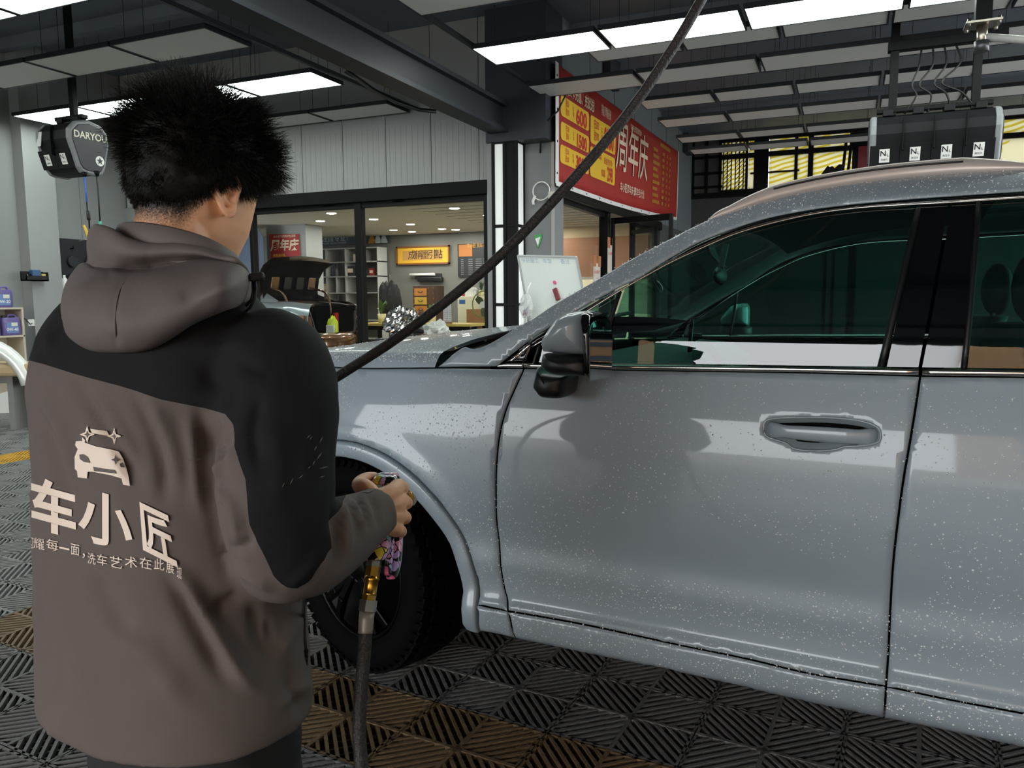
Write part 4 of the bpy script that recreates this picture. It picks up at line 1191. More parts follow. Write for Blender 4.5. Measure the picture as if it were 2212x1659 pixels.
def seg_dist(p, pl_):
    best = 1e9; bt = 0; L = len(pl_) - 1
    for i in range(L):
        ax, ay = pl_[i]; bx, by = pl_[i + 1]; dx, dy = bx - ax, by - ay
        t = ((p[0] - ax) * dx + (p[1] - ay) * dy) / (dx * dx + dy * dy); t = min(max(t, 0), 1)
        d = math.hypot(p[0] - ax - t * dx, p[1] - ay - t * dy)
        if d < best: best = d; bt = (i + t) / L
    return best, bt
BLACK = [(-60, 771), (39, 771), (99, 786), (159, 806), (259, 832), (350, 862), (441, 880), (487, 893), (505, 915), (507, 957), (517, 997), (533, 1037), (537, 1084), (542, 1131), (555, 1165), (568, 1190), (592, 1242), (606, 1258), (620, 1266), (643, 1270), (667, 1254), (691, 1214), (711, 1171), (719, 1125), (760, 1040), (800, 900), (700, 500), (-60, 500)]
def edges_dist(p, poly):
    d, _ = seg_dist(p, poly + poly[:1]); return d if inside(p, poly) else -d
me = jk
att = me.attributes.new('seam', 'FLOAT', 'POINT')
normals = [v.normal.copy() for v in me.vertices]
vals = []
FB = [(min(x for x, y in f[0]) - 4 * f[1], max(x for x, y in f[0]) + 4 * f[1], min(y for x, y in f[0]) - 4 * f[1], max(y for x, y in f[0]) + 4 * f[1]) for f in FOLDS]
for v, n in zip(me.vertices, normals):
    w = PM @ v.co; wn = PM.to_3x3() @ n
    sx, sy = toscreen(w)
    face = -(wn.dot((w - CAMP).normalized()))
    vals.append(max(-60, min(60, edges_dist((sx, sy), BLACK))) if face > -0.15 else (30 if v.co.z > 1.17 else -30))
    disp = 0.0035 * noise.noise(v.co * 9) + 0.0018 * noise.noise(v.co * 26 + Vector((3, 1, 5)))
    if face > 0.0:
        for f, bb in zip(FOLDS, FB):
            if bb[0] < sx < bb[1] and bb[2] < sy < bb[3]:
                d, t = seg_dist((sx, sy), f[0]); e = math.exp(-(d / f[1]) ** 2)
                if e > .02: disp += f[2] * e * min(1, 4 * min(t, 1 - t) + .15) * min(1, face * 2.5) * 1.7
    v.co += n * disp
att.data.foreach_set('value', vals)
me.update()
def jacket_mat():
    m = bpy.data.materials.new('two_tone_softshell'); m.use_nodes = True; nt = m.node_tree; p = nt.nodes['Principled BSDF']; L = nt.links.new
    a = nt.nodes.new('ShaderNodeAttribute'); a.attribute_name = 'seam'
    st = nt.nodes.new('ShaderNodeMath'); st.operation = 'GREATER_THAN'; st.inputs[1].default_value = 0.0
    ab = nt.nodes.new('ShaderNodeMath'); ab.operation = 'ABSOLUTE'
    ln = nt.nodes.new('ShaderNodeMath'); ln.operation = 'LESS_THAN'; ln.inputs[1].default_value = 1.6
    mx = nt.nodes.new('ShaderNodeMixRGB'); mx.inputs[1].default_value = srgb('#675d59'); mx.inputs[2].default_value = srgb('#1e1d1e')
    mx2 = nt.nodes.new('ShaderNodeMixRGB'); mx2.inputs[2].default_value = srgb('#1d1c1c')
    L(a.outputs['Fac'], st.inputs[0]); L(st.outputs[0], mx.inputs[0]); L(a.outputs['Fac'], ab.inputs[0]); L(ab.outputs[0], ln.inputs[0])
    L(ln.outputs[0], mx2.inputs[0]); L(mx.outputs[0], mx2.inputs[1]); L(mx2.outputs[0], p.inputs['Base Color'])
    p.inputs['Roughness'].default_value = 0.8; p.inputs['Specular IOR Level'].default_value = 0.15; p.inputs['Sheen Weight'].default_value = 0.0
    tc = nt.nodes.new('ShaderNodeTexCoord'); n = nt.nodes.new('ShaderNodeTexNoise'); n.inputs['Scale'].default_value = 900; b = nt.nodes.new('ShaderNodeBump'); b.inputs['Strength'].default_value = 0.12; b.inputs['Distance'].default_value = 0.002
    L(tc.outputs['Object'], n.inputs['Vector']); L(n.outputs['Fac'], b.inputs['Height']); L(b.outputs['Normal'], p.inputs['Normal'])
    return m
M_jk = jacket_mat()
M_jgrey = mat('grey_softshell', '#675d59', 0.68, spec=0.35, bump=0.12, bscale=900)
M_print = mat('cream_heat_print', '#f0dcc9', 0.5)
jacket = obj_from('jacket', jk, M_jk, man)
JB = BVHTree.FromPolygons([v.co.copy() for v in jk.vertices], [tuple(p.vertices) for p in jk.polygons])
pcam = PMI @ CAMP; PMI3 = PMI.to_3x3()
def onto(px, py, lift=0.0015):
    d = (PMI3 @ ray(px, py)).normalized()
    h = JB.ray_cast(pcam, d)
    if h[0] is None: return None
    n = h[1] if h[1].dot(d) < 0 else -h[1]
    return h[0] - d * lift
# cuff band, hem stitch
def ringband(name, l, r, w=0.004):
    pass
hem = []
for k in range(60):
    c, a, b, p = torso_ring(1556, 72, 679, .168)
    t = 2 * PI * k / 60; hem.append(None)
# ---- collar
cc = (384, 520, 1.235)
M_coll = M_jgrey
CT = [(0, 557), (30, 563), (60, 560), (90, 548), (120, 530), (150, 508), (180, 488), (200, 480), (225, 479), (250, 484), (270, 493), (300, 512), (330, 537), (360, 557)]
ctf = Pchip([(a, b) for a, b in CT])
rgs = [[], [], [], [], []]
cR2 = Vector((cR.x, cR.y, 0)).normalized(); cF2 = Vector((cD.x, cD.y, 0)).normalized()
for k in range(48):
    a = 2 * PI * k / 48
    for i, (rr, dy) in enumerate(((.098, 75), (.101, 30), (.097, 3), (.091, 0), (.088, 40))):
        dep = cc[2] + math.sin(a) * rr * .82
        x = cc[0] + math.cos(a) * rr * FPX / cc[2] * (1.0 + (.06 if dy > 20 else 0)); y = ctf(math.degrees(a)) + dy
        rgs[i].append(pl(x, y, dep))
o = MB().loft(rgs, caps=False).build('collar', M_coll, jacket)
# ---- hood lying on the back
s5 = 2.5135
HA_ = [(485, 140), (520, 118), (600, 135), (700, 185), (820, 212), (960, 222), (1080, 243), (1190, 283), (1285, 308), (1345, 360)]
HT_ = [(478, 210), (520, 215), (600, 235), (700, 262), (820, 268), (960, 262), (1080, 268), (1190, 300), (1290, 325), (1355, 372)]
HB_ = [(482, 300), (525, 318), (610, 326), (710, 326), (830, 318), (960, 300), (1080, 292), (1190, 305), (1295, 335), (1360, 380)]
HV_ = [(470, 325), (525, 352), (610, 358), (710, 362), (830, 350), (960, 328), (1080, 310), (1190, 315), (1300, 342), (1362, 388)]
HC_ = [(430, 340), (500, 374), (600, 382), (705, 390), (840, 382), (980, 362), (1095, 342), (1200, 332), (1305, 352), (1366, 398)]
HM_ = [(365, 430), (430, 460), (540, 480), (660, 490), (800, 478), (950, 450), (1090, 420), (1215, 392), (1320, 392), (1372, 425)]
HD_ = [(334, 540), (395, 620), (500, 660), (640, 672), (800, 650), (950, 590), (1090, 525), (1220, 478), (1325, 445), (1374, 455)]
HE_ = [(332, 610), (390, 725), (490, 785), (625, 806), (785, 795), (915, 735), (1060, 650), (1205, 582), (1300, 552), (1368, 500)]
DEP = [1.155, 1.14, 1.155, 1.16, 1.11, 1.07, 1.055, 1.085]
UO = [.115, .05, .02, .005, 0, -.004, -.004, .0, .02, .05]          # extra distance at the two ends
cols = []
for i in range(10):
    col = []
    for j, row in enumerate((HA_, HT_, HB_, HV_, HC_, HM_, HD_, HE_)):
        x, y = row[i]; d = DEP[j] + UO[i] * (1 if j > 3 else .7) + (.012 if i in (3, 4) and j in (2, 3) else 0)
        if i == 9: d = 1.165 + .004 * j
        if i == 8: d = d * .4 + .6 * (1.125 + .003 * j)
        col.append((x / s5, 440 + y / s5, d))
    x, y, d = col[-1]; col.append((x, y - 10, d + .06))
    x, y, d = col[0]; col.insert(0, (x + (6 if i < 3 else 0), y + 20, d + .05))
    cols.append(col)
grid = []
for i in range(10): grid.append([np.array(p) for p in cr(cols[i], 5)])
G = []
for j in range(len(grid[0])):
    G.append(cr([g_[j] for g_ in grid], 6))
hv = MB(); rws = []
for j, row in enumerate(G): rws.append([pl(*p) for p in row])
hv.loft(rws, caps=False, closed=False)
hme = hv.mesh('hood')
for v in hme.vertices:
    v.co += Vector((noise.noise(v.co * 14), noise.noise(v.co * 14 + Vector((9, 0, 0))), noise.noise(v.co * 14 + Vector((0, 9, 0))))) * .004
    w = PM @ v.co; sx, sy = toscreen(w)
    # seam down the middle of the hood and the pinches at its sides
    for f in (([(281, 596), (258, 625), (250, 680), (252, 745)], 3.2, -.0045), ([(402, 640), (440, 610), (470, 598)], 12, -.007), ([(440, 640), (470, 625), (500, 620)], 10, .005), ([(320, 530), (322, 560), (330, 585)], 4, -.003), ([(205, 560), (225, 580), (240, 600)], 7, -.006), ([(225, 724), (240, 730), (255, 735)], 6, -.004)):
        d, t = seg_dist((sx, sy), f[0]); v.co += (PMI3 @ (w - CAMP).normalized()) * (-f[2] * math.exp(-(d / f[1]) ** 2))
hood = obj_from('hood', hme, M_jgrey, jacket)
for p in hme.polygons: p.use_smooth = True
so = hood.modifiers.new('thick', 'SOLIDIFY'); so.thickness = 0.004; so.offset = 0
sb = hood.modifiers.new('sub', 'SUBSURF'); sb.levels = 1; sb.render_levels = 1
# cord and toggle at the right end of the hood
M_cord = mat('black_cord', '#151515', 0.6)
tg = MB(); tg.bar(pl(538, 600, 1.15), pl(562, 597, 1.155), .012); tg.ball(pl(563, 597, 1.155), .007, 8, 6)
tg.build('cord_toggle', M_cord, jacket, bevel=.003)
MB().tube([pl(*p) for p in [(550, 604, 1.155), (553, 625, 1.15), (550, 645, 1.145), (540, 665, 1.15), (528, 675, 1.17)]], .0022, 6).tube([pl(*p) for p in [(546, 604, 1.155), (547, 630, 1.15), (543, 648, 1.15), (532, 660, 1.165)]], .0022, 6).build('hood_cord', M_cord, jacket)
# side pocket zip
zp = [onto(x, y, .002) for x, y in ((655, 1292), (656, 1330), (658, 1380), (662, 1420))]
zp = [p for p in zp if p]
if len(zp) > 2:
    MB().tube(zp, .003, 6).build('pocket_zip', M_cord, jacket)
    e = zp[-1]; MB().bar(e + Vector((0, 0, .012)), e + Vector((0, -.003, -.012)), .007, .003).build('zip_pull', mat('dark_nickel', '#3a3a3a', .3, metal=1), jacket)
# ---- cream print on the back
def decal(name, polys, m, lift=.0036, fine=5.0, parent=None, kind=None):
    """polys: list of (verts2D in px, faces); every vertex is laid onto the cloth"""
    bm = bmesh.new()
    for vs, fs in polys:
        bv = [bm.verts.new((x, y, 0)) for x, y in vs]
        for f in fs:
            try: bm.faces.new([bv[i] for i in f])
            except ValueError: pass
    bmesh.ops.triangulate(bm, faces=bm.faces)
    for _ in range(6):
        le = [e for e in bm.edges if e.calc_length() > fine]
        if not le: break
        bmesh.ops.subdivide_edges(bm, edges=le, cuts=1, use_grid_fill=False)
        bmesh.ops.triangulate(bm, faces=bm.faces)
    kill = []
    for v in bm.verts:
        q = onto(v.co.x, v.co.y, lift)
        if q is None: kill.append(v)
        else: v.co = q
    bmesh.ops.delete(bm, geom=kill, context='VERTS')
    me = bpy.data.meshes.new(name); bm.to_mesh(me); bm.free()
    for p in me.polygons: p.use_smooth = True
    return obj_from(name, me, m, parent or jacket)
def glyph(ch, quad, bold=.035):
    vs, fs = text_verts(ch, 1.0, bold)
    x0, x1 = min(v[0] for v in vs), max(v[0] for v in vs); y0, y1 = min(v[1] for v in vs), max(v[1] for v in vs)
    TL, TR_, BR, BL = [np.array(p, float) for p in quad]; out = []
    for v in vs:
        u = (v[0] - x0) / (x1 - x0); t = (y1 - v[1]) / max(y1 - y0, 1e-6)
        out.append(tuple((TL * (1 - u) + TR_ * u) * (1 - t) + (BL * (1 - u) + BR * u) * t))
    return out, fs
big = [glyph('车', [(62, 1024), (164, 1052), (164, 1166), (62, 1138)], .03), glyph('小', [(169, 1050), (286, 1082), (286, 1194), (169, 1166)], .02), glyph('匠', [(301, 1084), (364, 1114), (384, 1226), (309, 1188)], .02)]
decal('print_characters', big, M_print)
sub = []
for ch, cx_, cy_, w_ in zip('闪耀每一面，洗车艺术在此展现', [163, 212, 285, 350, 408, 455, 498, 555, 630, 712, 792, 865, 925, 975], [432, 440, 445, 465, 472, 505, 520, 528, 540, 540, 545, 552, 570, 600], [34, 60, 65, 55, 46, 14, 44, 56, 66, 66, 64, 56, 44, 26]):
    h_ = 60 if ch not in '一，' else (10 if ch == '一' else 26); k = 12
    sub.append(glyph(ch, [((cx_ - w_ / 2) / 2.5175, 1000 + (cy_ - h_ / 2 - k * w_ / 120) / 2.5175), ((cx_ + w_ / 2) / 2.5175, 1000 + (cy_ - h_ / 2 + k * w_ / 120) / 2.5175), ((cx_ + w_ / 2) / 2.5175, 1000 + (cy_ + h_ / 2 + k * w_ / 120) / 2.5175), ((cx_ - w_ / 2) / 2.5175, 1000 + (cy_ + h_ / 2 - k * w_ / 120) / 2.5175)], .0))
decal('print_slogan', sub, M_print, fine=2.6, lift=.0042)
def c5(l): return [(a / s5, 440 + b / s5) for a, b in l]
def star(cx_, cy_, r, k=.36):
    return [(cx_ + (r if i % 2 == 0 else r * k) * math.sin(i * PI / 4) * .86, cy_ - (r if i % 2 == 0 else r * k) * math.cos(i * PI / 4)) for i in range(8)]
def pg(l): return (c5(l), [tuple(range(len(l)))])
logo = [pg([(412, 1290), (438, 1288), (462, 1298), (520, 1318), (600, 1334), (645, 1345), (668, 1385), (688, 1440), (700, 1490), (705, 1532), (668, 1526), (660, 1492), (600, 1474), (500, 1455), (476, 1456), (472, 1492), (422, 1486), (418, 1452), (406, 1440), (405, 1375), (422, 1332), (408, 1312)]),
        pg([(488, 1222), (580, 1234), (596, 1262), (500, 1246)]), pg([(446, 1268), (462, 1284), (458, 1312), (444, 1300)]), pg(star(473, 1253, 48)), pg(star(620, 1262, 46))]
decal('print_car_emblem', logo, M_print)
decal('print_emblem_gaps', [pg(star(473, 1253, 22)), pg(star(620, 1262, 21)), pg([(430, 1362), (452, 1360), (475, 1375), (490, 1408), (455, 1402), (432, 1385)]), pg([(505, 1428), (560, 1438), (620, 1446), (632, 1466), (510, 1452)]), pg(star(628, 1390, 30)), pg([(648, 1412), (665, 1405), (676, 1432), (655, 1430)])], M_jgrey, lift=.005)['kind'] = 'stuff'
HB = BVHTree.FromPolygons([v.co.copy() for v in hme.vertices], [tuple(p.vertices) for p in hme.polygons])
def onhood(px, py, lift=.003):
    dv = (PMI3 @ ray(px, py)).normalized(); h = HB.ray_cast(pcam, dv)
    return None if h[0] is None else h[0] - dv * lift
hs_ = [onhood(*p) for p in cr([(279, 600), (264, 618), (255, 645), (251, 675), (250, 705), (252, 735)], 5)]
hs_ = [p for p in hs_ if p is not None]
if len(hs_) > 3: MB().tube(hs_, .0011, 5).build('hood_seam', mat('dark_stitching', '#3a3532', .8), hood)
decal('cuff_tab', [([(777, 1062), (790, 1052), (806, 1045), (817, 1043), (816, 1050), (806, 1059), (795, 1064)], [tuple(range(7))])], mat('dark_cuff_tab', '#4b4541', .7), lift=.004)
# dried foam specks on the sleeve
rs = random.Random(5); sp = []
for x, y, r in [(667, 943, 3), (672, 946, 2), (682, 968, 3), (694, 950, 4), (690, 985, 5), (678, 1000, 3), (700, 1010, 5), (650, 1030, 3), (630, 1040, 4), (668, 1010, 2), (612, 1048, 3), (696, 1030, 3)]:
    a = rs.uniform(.2, 1.2); l = r * 2.2
    sp.append(([(x + math.cos(a) * l, y - math.sin(a) * l), (x + .7 * math.sin(a), y + .7 * math.cos(a)), (x - math.cos(a) * l, y + math.sin(a) * l), (x - 1.1 * math.sin(a), y - 1.1 * math.cos(a))], [(0, 1, 2, 3)]))
decal('foam_specks', sp, mat('dried_foam', '#8b8784', .7))

# ---- body: head, neck, trunk, arms, hands and legs as one skin
HD = YAW - R(27)
hcen = PMI @ deep(424, 408, 1.27)
HM = Matrix.Translation(hcen) @ Matrix.Rotation(HD - PH, 4, 'Z') @ Matrix.Rotation(R(-12), 4, 'X')
bb = MB()
HP_ = [(.126, .004, -.006, .006), (.121, .030, -.045, .035), (.108, .052, -.072, .060), (.085, .068, -.088, .080), (.05, .0765, -.098, .092), (.015, .079, -.098, .0955), (-.01, .078, -.093, .092), (-.035, .0755, -.084, .090), (-.06, .070, -.070, .090), (-.08, .063, -.054, .089), (-.1, .052, -.03, .086), (-.115, .038, -.005, .078), (-.121, .02, .02, .066)]
rg = []
for h, a, yb, yf in HP_:
    r = []
    for k in range(40):
        t = 2 * PI * k / 40; ca, sa = math.cos(t), math.sin(t); pw = 2.3 if h > .03 or h < -.07 else 2.75
        x = a * math.copysign(abs(ca) ** (2 / pw), ca); y = (yf if sa > 0 else -yb) * math.copysign(abs(sa) ** (2 / pw), sa)
        r.append(HM @ Vector((x, y, h)))
    rg.append(r)
bb.loft(list(reversed(rg)))
def hh(x, y, z): return HM @ Vector((x, y, z))
bb.tube([hh(0, .09, .012), hh(0, .099, -.012), hh(0, .107, -.034), hh(0, .098, -.045)], [.008, .010, .013, .010], 10)     # nose
for s in (-1, 1):
    bb.ball(hh(.012 * s, .097, -.038), .009, 8, 6); bb.ball(hh(.032 * s, .076, .004), .0125, 10, 8); bb.tube([hh(.012 * s, .094, .022), hh(.034 * s, .088, .026), hh(.055 * s, .066, .02)], .007, 8)
bb.tube([hh(-.025, .084, -.066), hh(-.008, .095, -.064), hh(.008, .095, -.064), hh(.025, .084, -.066)], [.004, .006, .006, .004], 8)
bb.tube([hh(-.022, .084, -.074), hh(0, .095, -.075), hh(.022, .084, -.074)], [.004, .0065, .004], 8)
bb.ball(hh(0, .082, -.104), (.02, .014, .014), 10, 8)
for s in (-1, 1):                                                                                                       # ears
    M = Matrix.Rotation(R(24) * -s, 3, 'Z')
    def ep(u, v, w): return hh(0, 0, 0) + HM.to_3x3() @ (Vector((.0755 * s, -.004, -.020)) + M @ Vector((s * (.010 + w), u, v)))
    hx_ = cr([(.010, .002), (.013, .018), (.006, .031), (-.010, .033), (-.021, .022), (-.022, .004), (-.016, -.013), (-.006, -.026), (.004, -.032), (.009, -.024), (.008, -.012)], 3)
    bb.tube([ep(p[0], p[1], .006) for p in hx_], [.0048] * len(hx_), 8)
    plate = [ep(p[0] * .9, p[1] * .95, .001) for p in hx_]; c = sum(plate, Vector((0, 0, 0))) / len(plate)
    bb.loft([[p for p in plate], [p - HM.to_3x3() @ Vector((s * .012, 0, 0)) for p in plate]])
    bb.tube([ep(.004, .012, .003), ep(-.008, .010, .004), ep(-.010, -.006, .004), ep(.002, -.014, .003)], .0035, 6); bb.ball(ep(.003, -.027, .004), .008, 8, 6); bb.ball(ep(.010, -.004, .003), .006, 8, 6)
# neck and trunk inside the jacket
nb = pl(392, 610, 1.26)
bb.tube([hh(0, -.028, -.03), hh(0, -.030, -.085), (nb + hh(0, -.03, -.1)) / 2, nb, nb + Vector((0, 0, -.05))], [.062, .061, .062, .064, .066], 20)
tz = [(.70, .15, .10), (.85, .15, .105), (1.0, .145, .1), (1.12, .155, .1), (1.22, .16, .09), (1.28, .12, .075)]
bb.loft([ell((0, -.0, z), a, b, 24) for z, a, b in tz])
def tp(l, k=3, n=14, w=True):
    q = cr(l, k); bb.tube([pl(*x[:3]) if w else Vector(x[:3]) for x in q], [x[3] for x in q], n)
tp([(560, 770, 1.19, .045), (596, 840, 1.16, .046), (596, 1000, 1.13, .042), (610, 1180, 1.125, .038), (700, 1165, 1.18, .036), (775, 1128, 1.235, .029), (818, 1104, 1.275, .025)])
tp([(-.15, 0, 1.24, .045), (-.2, .02, 1.17, .045), (-.205, .09, 1.0, .038), (-.175, .19, .94, .035), (-.12, .30, .93, .025)], w=False)
for s in (-1, 1):
    lx_ = PMI @ deep(426, 1625, 1.27)
    tp([(lx_.x + .07 * s, lx_.y, .80, .062), (lx_.x + .075 * s, lx_.y, .58, .060), (.1 * s, .02, .42, .055), (.105 * s, .0, .28, .055), (.105 * s, -.01, .1, .038), (.105 * s, .01, .05, .04)], w=False)
    tp([(.105 * s, -.02, .05, .035), (.11 * s, .08, .04, .038), (.115 * s, .17, .03, .025)], w=False)
# right hand closed round the grip
wr = (818, 1104, 1.275)
MCP = [(866, 1050, 1.335, .0115), (874, 1082, 1.343, .012), (871, 1114, 1.34, .0115), (862, 1144, 1.33, .0105)]
for i, m_ in enumerate(MCP):
    sx = (815 + 3 * i, 1078 + 18 * i, 1.27 + .006 * (1.5 - abs(i - 1.5)), .016)
    tp([sx, ((sx[0] + m_[0]) / 2 + 6, (sx[1] + m_[1]) / 2, 1.296, .0155), (m_[0] - 6, m_[1], m_[2] - .008, .0135), m_], 3, 10)
    f = .0095 if i < 3 else .0085; e = 1.0 if i < 3 else .85
    tp([(m_[0], m_[1], m_[2], .0112), (m_[0] + 6, m_[1] + 4, m_[2] + .022 * e, f + .0008), (m_[0] + 3, m_[1] + 8, m_[2] + .042 * e, f), (m_[0] - 16, m_[1] + 10, m_[2] + .054 * e, f - .0008), (m_[0] - 34, m_[1] + 10, m_[2] + .046 * e, f - .0015)], 4, 10)
tp([(822, 1096, 1.285, .02), (845, 1096, 1.30, .021), (858, 1098, 1.318, .018)], 3, 12)
tp([(812, 1085, 1.28, .018), (790, 1056, 1.295, .0165), (775, 1046, 1.315, .0125), (790, 1033, 1.345, .0105), (812, 1030, 1.366, .009)], 4, 10)
# left hand, half closed in front of the body
lw = Vector((-.11, .31, .93))
bb.tube([lw, lw + Vector((.03, .035, .0)), lw + Vector((.055, .06, -.002))], [.024, .03, .026], 12)
for i in range(4):
    o_ = lw + Vector((.06, .055, .027 - .018 * i)); L_ = (.9, 1, .95, .8)[i]
    bb.tube([o_, o_ + Vector((.03, .022, -.002)) * L_, o_ + Vector((.045, .012, -.006)) * L_, o_ + Vector((.035, -.012, -.008)) * L_], [.0098, .009, .0085, .0075], 8)
bb.tube([lw + Vector((.015, .005, .02)), lw + Vector((.035, .0, .045)), lw + Vector((.06, .01, .055))], [.014, .0105, .0085], 8)
body = voxel(bb, 0.0028, 2, 'body')
at = body.attributes.new('stubble', 'FLOAT', 'POINT'); vv = []
HMI = HM.inverted()
for v in body.vertices:
    q = HMI @ v.co; k = 0.0
    if q.z > -.16 and abs(q.x) < .12:
        ang = math.degrees(math.atan2(q.y, abs(q.x)))       # -90 behind, +90 in front
        hl = -.082 if ang < -55 else (-.082 + (.082) * sst(-55, -12, ang) if ang < -12 else (.0 if ang < 22 else .05 + .02 * sst(22, 50, ang)))
        k = sst(hl - .055, hl + .06, q.z)
        if abs(q.x) > .083 and -.055 < q.z < .03: k = 0
    vv.append(k)
at.data.foreach_set('value', vv)
def skin_mat():
    m = bpy.data.materials.new('skin'); m.use_nodes = True; nt = m.node_tree; p = nt.nodes['Principled BSDF']; L = nt.links.new
    p.inputs['Roughness'].default_value = .5; p.inputs['Subsurface Weight'].default_value = .12; p.inputs['Subsurface Radius'].default_value = (.9, .35, .2); p.inputs['Subsurface Scale'].default_value = .01
    a = nt.nodes.new('ShaderNodeAttribute'); a.attribute_name = 'stubble'
    tc = nt.nodes.new('ShaderNodeTexCoord'); n = nt.nodes.new('ShaderNodeTexNoise'); n.inputs['Scale'].default_value = 420; n.inputs['Detail'].default_value = 2
    n2 = nt.nodes.new('ShaderNodeTexNoise'); n2.inputs['Scale'].default_value = 30
    ad = nt.nodes.new('ShaderNodeMath'); ad.operation = 'MULTIPLY_ADD'; ad.inputs[1].default_value = 1.5; ad.inputs[2].default_value = -.78
    ad2 = nt.nodes.new('ShaderNodeMath'); ad2.operation = 'ADD'
    sm = nt.nodes.new('ShaderNodeMapRange'); sm.inputs['From Min'].default_value = .15; sm.inputs['From Max'].default_value = .85
    c0 = nt.nodes.new('ShaderNodeMixRGB'); c0.inputs[1].default_value = srgb('#efb88f'); c0.inputs[2].default_value = srgb('#e2a37c')
    c1_ = nt.nodes.new('ShaderNodeMixRGB'); c1_.inputs[2].default_value = srgb('#1a1614')
    L(tc.outputs['Object'], n.inputs['Vector']); L(tc.outputs['Object'], n2.inputs['Vector']); L(n2.outputs['Fac'], c0.inputs[0])
    L(a.outputs['Fac'], ad.inputs[0]); L(ad.outputs[0], ad2.inputs[0]); L(n.outputs['Fac'], ad2.inputs[1]); L(ad2.outputs[0], sm.inputs[0]); L(sm.outputs[0], c1_.inputs[0]); L(c0.outputs[0], c1_.inputs[1]); L(c1_.outputs[0], p.inputs['Base Color'])
    return m
obj_from('body', body, skin_mat(), man)
for s in (-1, 1):
    MB().ball(hh(.032 * s, .083, .004), .0095, 12, 8).build('eye', mat('eye_white', '#e8e4de', .2), man)
    MB().ball(hh(.0325 * s, .0905, .003), (.0045, .002, .0045), 10, 6).build('iris', mat('dark_brown_iris', '#23150e', .2), man)
    MB().tube([hh(.014 * s, .099, .027), hh(.034 * s, .096, .032), hh(.055 * s, .074, .026)], [.003, .004, .002], 6).build('eyebrow', mat('black_hair', '#12100e', .6, spec=.2), man)
# ---- hair: a dense cap and loose strands over it
M_hair = MATS['black_hair']
def skull(dirv):
    """surface point of the skull along a direction, in head space"""
    x, y, z = dirv
    b = .0955 if y > 0 else .098
    return 1 / math.sqrt((x / .079) ** 2 + (y / b) ** 2 + (z / (.124 if z > 0 else .13)) ** 2)
def hairlen(d):
    """length of the hair for a direction from the head's middle: long on top, faded at nape and sides"""
    x, y, z = d
    top = sst(-.12, .55, z + .22 * y) * (1 - .35 * sst(.25, .9, y))
    return .006 + .011 * sst(-.5, -.05, z) + .030 * top + .004 * sst(.2, .8, y) * sst(.1, .5, z)
def hairline(d):
    ang = math.degrees(math.atan2(d[1], abs(d[0])))
    if ang < -40: return -.54
    if ang < -10: return -.54 + .49 * sst(-40, -10, ang)
    if ang < 18: return -.02
    return .12 + .25 * sst(18, 60, ang)
capb = MB(); vs = []; nu, nv = 96, 48
for j in range(nv + 1):
    th = (PI * .73) * j / nv
    for i in range(nu):
        ph = 2 * PI * i / nu
        d = Vector((math.sin(th) * math.cos(ph), math.sin(th) * math.sin(ph), math.cos(th)))
        k = sst(-.06, .22, d.z - hairline(d)); L_ = hairlen(d) * k
        n_ = noise.noise(d * 5) * .25 + noise.noise(d * 13) * .22 + noise.noise(Vector((d.x * 30, d.y * 30, d.z * 9))) * .16
        vs.append(HM @ (d * (skull(d) - .004 * (1 - k) - (.006 if k < .02 else 0) + .001 * k + L_ * (.78 + n_ * .8))))
fs = []
for j in range(nv):
    for i in range(nu):
        i2 = (i + 1) % nu; fs.append((j * nu + i, j * nu + i2, (j + 1) * nu + i2, (j + 1) * nu + i))
capb.add(vs, fs, 0, True); hair = capb.build('hair', M_hair, man)
sb_ = MB(); rs = random.Random(11)
HM3 = HM.to_3x3()
V_, F_ = [], []
cnt = 0
while cnt < 19000:
    z = rs.uniform(-.62, 1); ph = rs.uniform(0, 2 * PI); q = math.sqrt(1 - z * z)
    d = Vector((q * math.cos(ph), q * math.sin(ph), z))
    k = sst(-.18, .12, d.z - hairline(d))
    if rs.random() > k + .05 * (d.z > hairline(d) - .2): continue
    cnt += 1
    L_ = hairlen(d) * (.75 + .6 * rs.random()) * (.35 + .65 * k)
    fly = rs.random() < .06
    if fly: L_ *= 1.25
    root = d * (skull(d) - .002 + (hairlen(d) * .55 * k if not fly else 0))
    nrm = Vector((d.x / .0064, d.y / .0093, d.z / .0156)).normalized()
    tang = Vector((0, .35, -1)) - nrm * Vector((0, .35, -1)).dot(nrm)
    sw = Vector((noise.noise(d * 4), noise.noise(d * 4 + Vector((5, 0, 0))), noise.noise(d * 4 + Vector((0, 5, 0))))) * 1.1
    top = sst(.0, .6, d.z)
    dirv = (nrm * (.35 + .75 * top) + tang * (.9 - .75 * top) + sw * (.4 + .6 * top) + Vector((rs.gauss(0, .2), rs.gauss(0, .2), rs.gauss(0, .2)))).normalized()
    bend = Vector((rs.gauss(0, .5), rs.gauss(0, .5), -.5 + rs.gauss(0, .4)))
    r0 = .00055 if not fly else .0004
    side = dirv.cross(nrm); side = side.normalized() if side.length > 1e-4 else d.orthogonal().normalized(); s2 = dirv.cross(side)
    p = root.copy(); o_ = len(V_)
    for sgm in range(4):
        r_ = r0 * (1 - .22 * sgm)
        for a in range(3):
            V_.append(tuple(HM @ (p + (side * math.cos(a * 2.094) + s2 * math.sin(a * 2.094)) * r_)))
        dirv = (dirv + bend * .22).normalized(); p = p + dirv * (L_ / 3)
    for sgm in range(3):
        for a in range(3):
            F_.append((o_ + sgm * 3 + a, o_ + sgm * 3 + (a + 1) % 3, o_ + (sgm + 1) * 3 + (a + 1) % 3, o_ + (sgm + 1) * 3 + a))
sb_.add(V_, F_, 0, True)
o = sb_.build('hair_strands', M_hair, hair, fixn=False); o['kind'] = 'stuff'
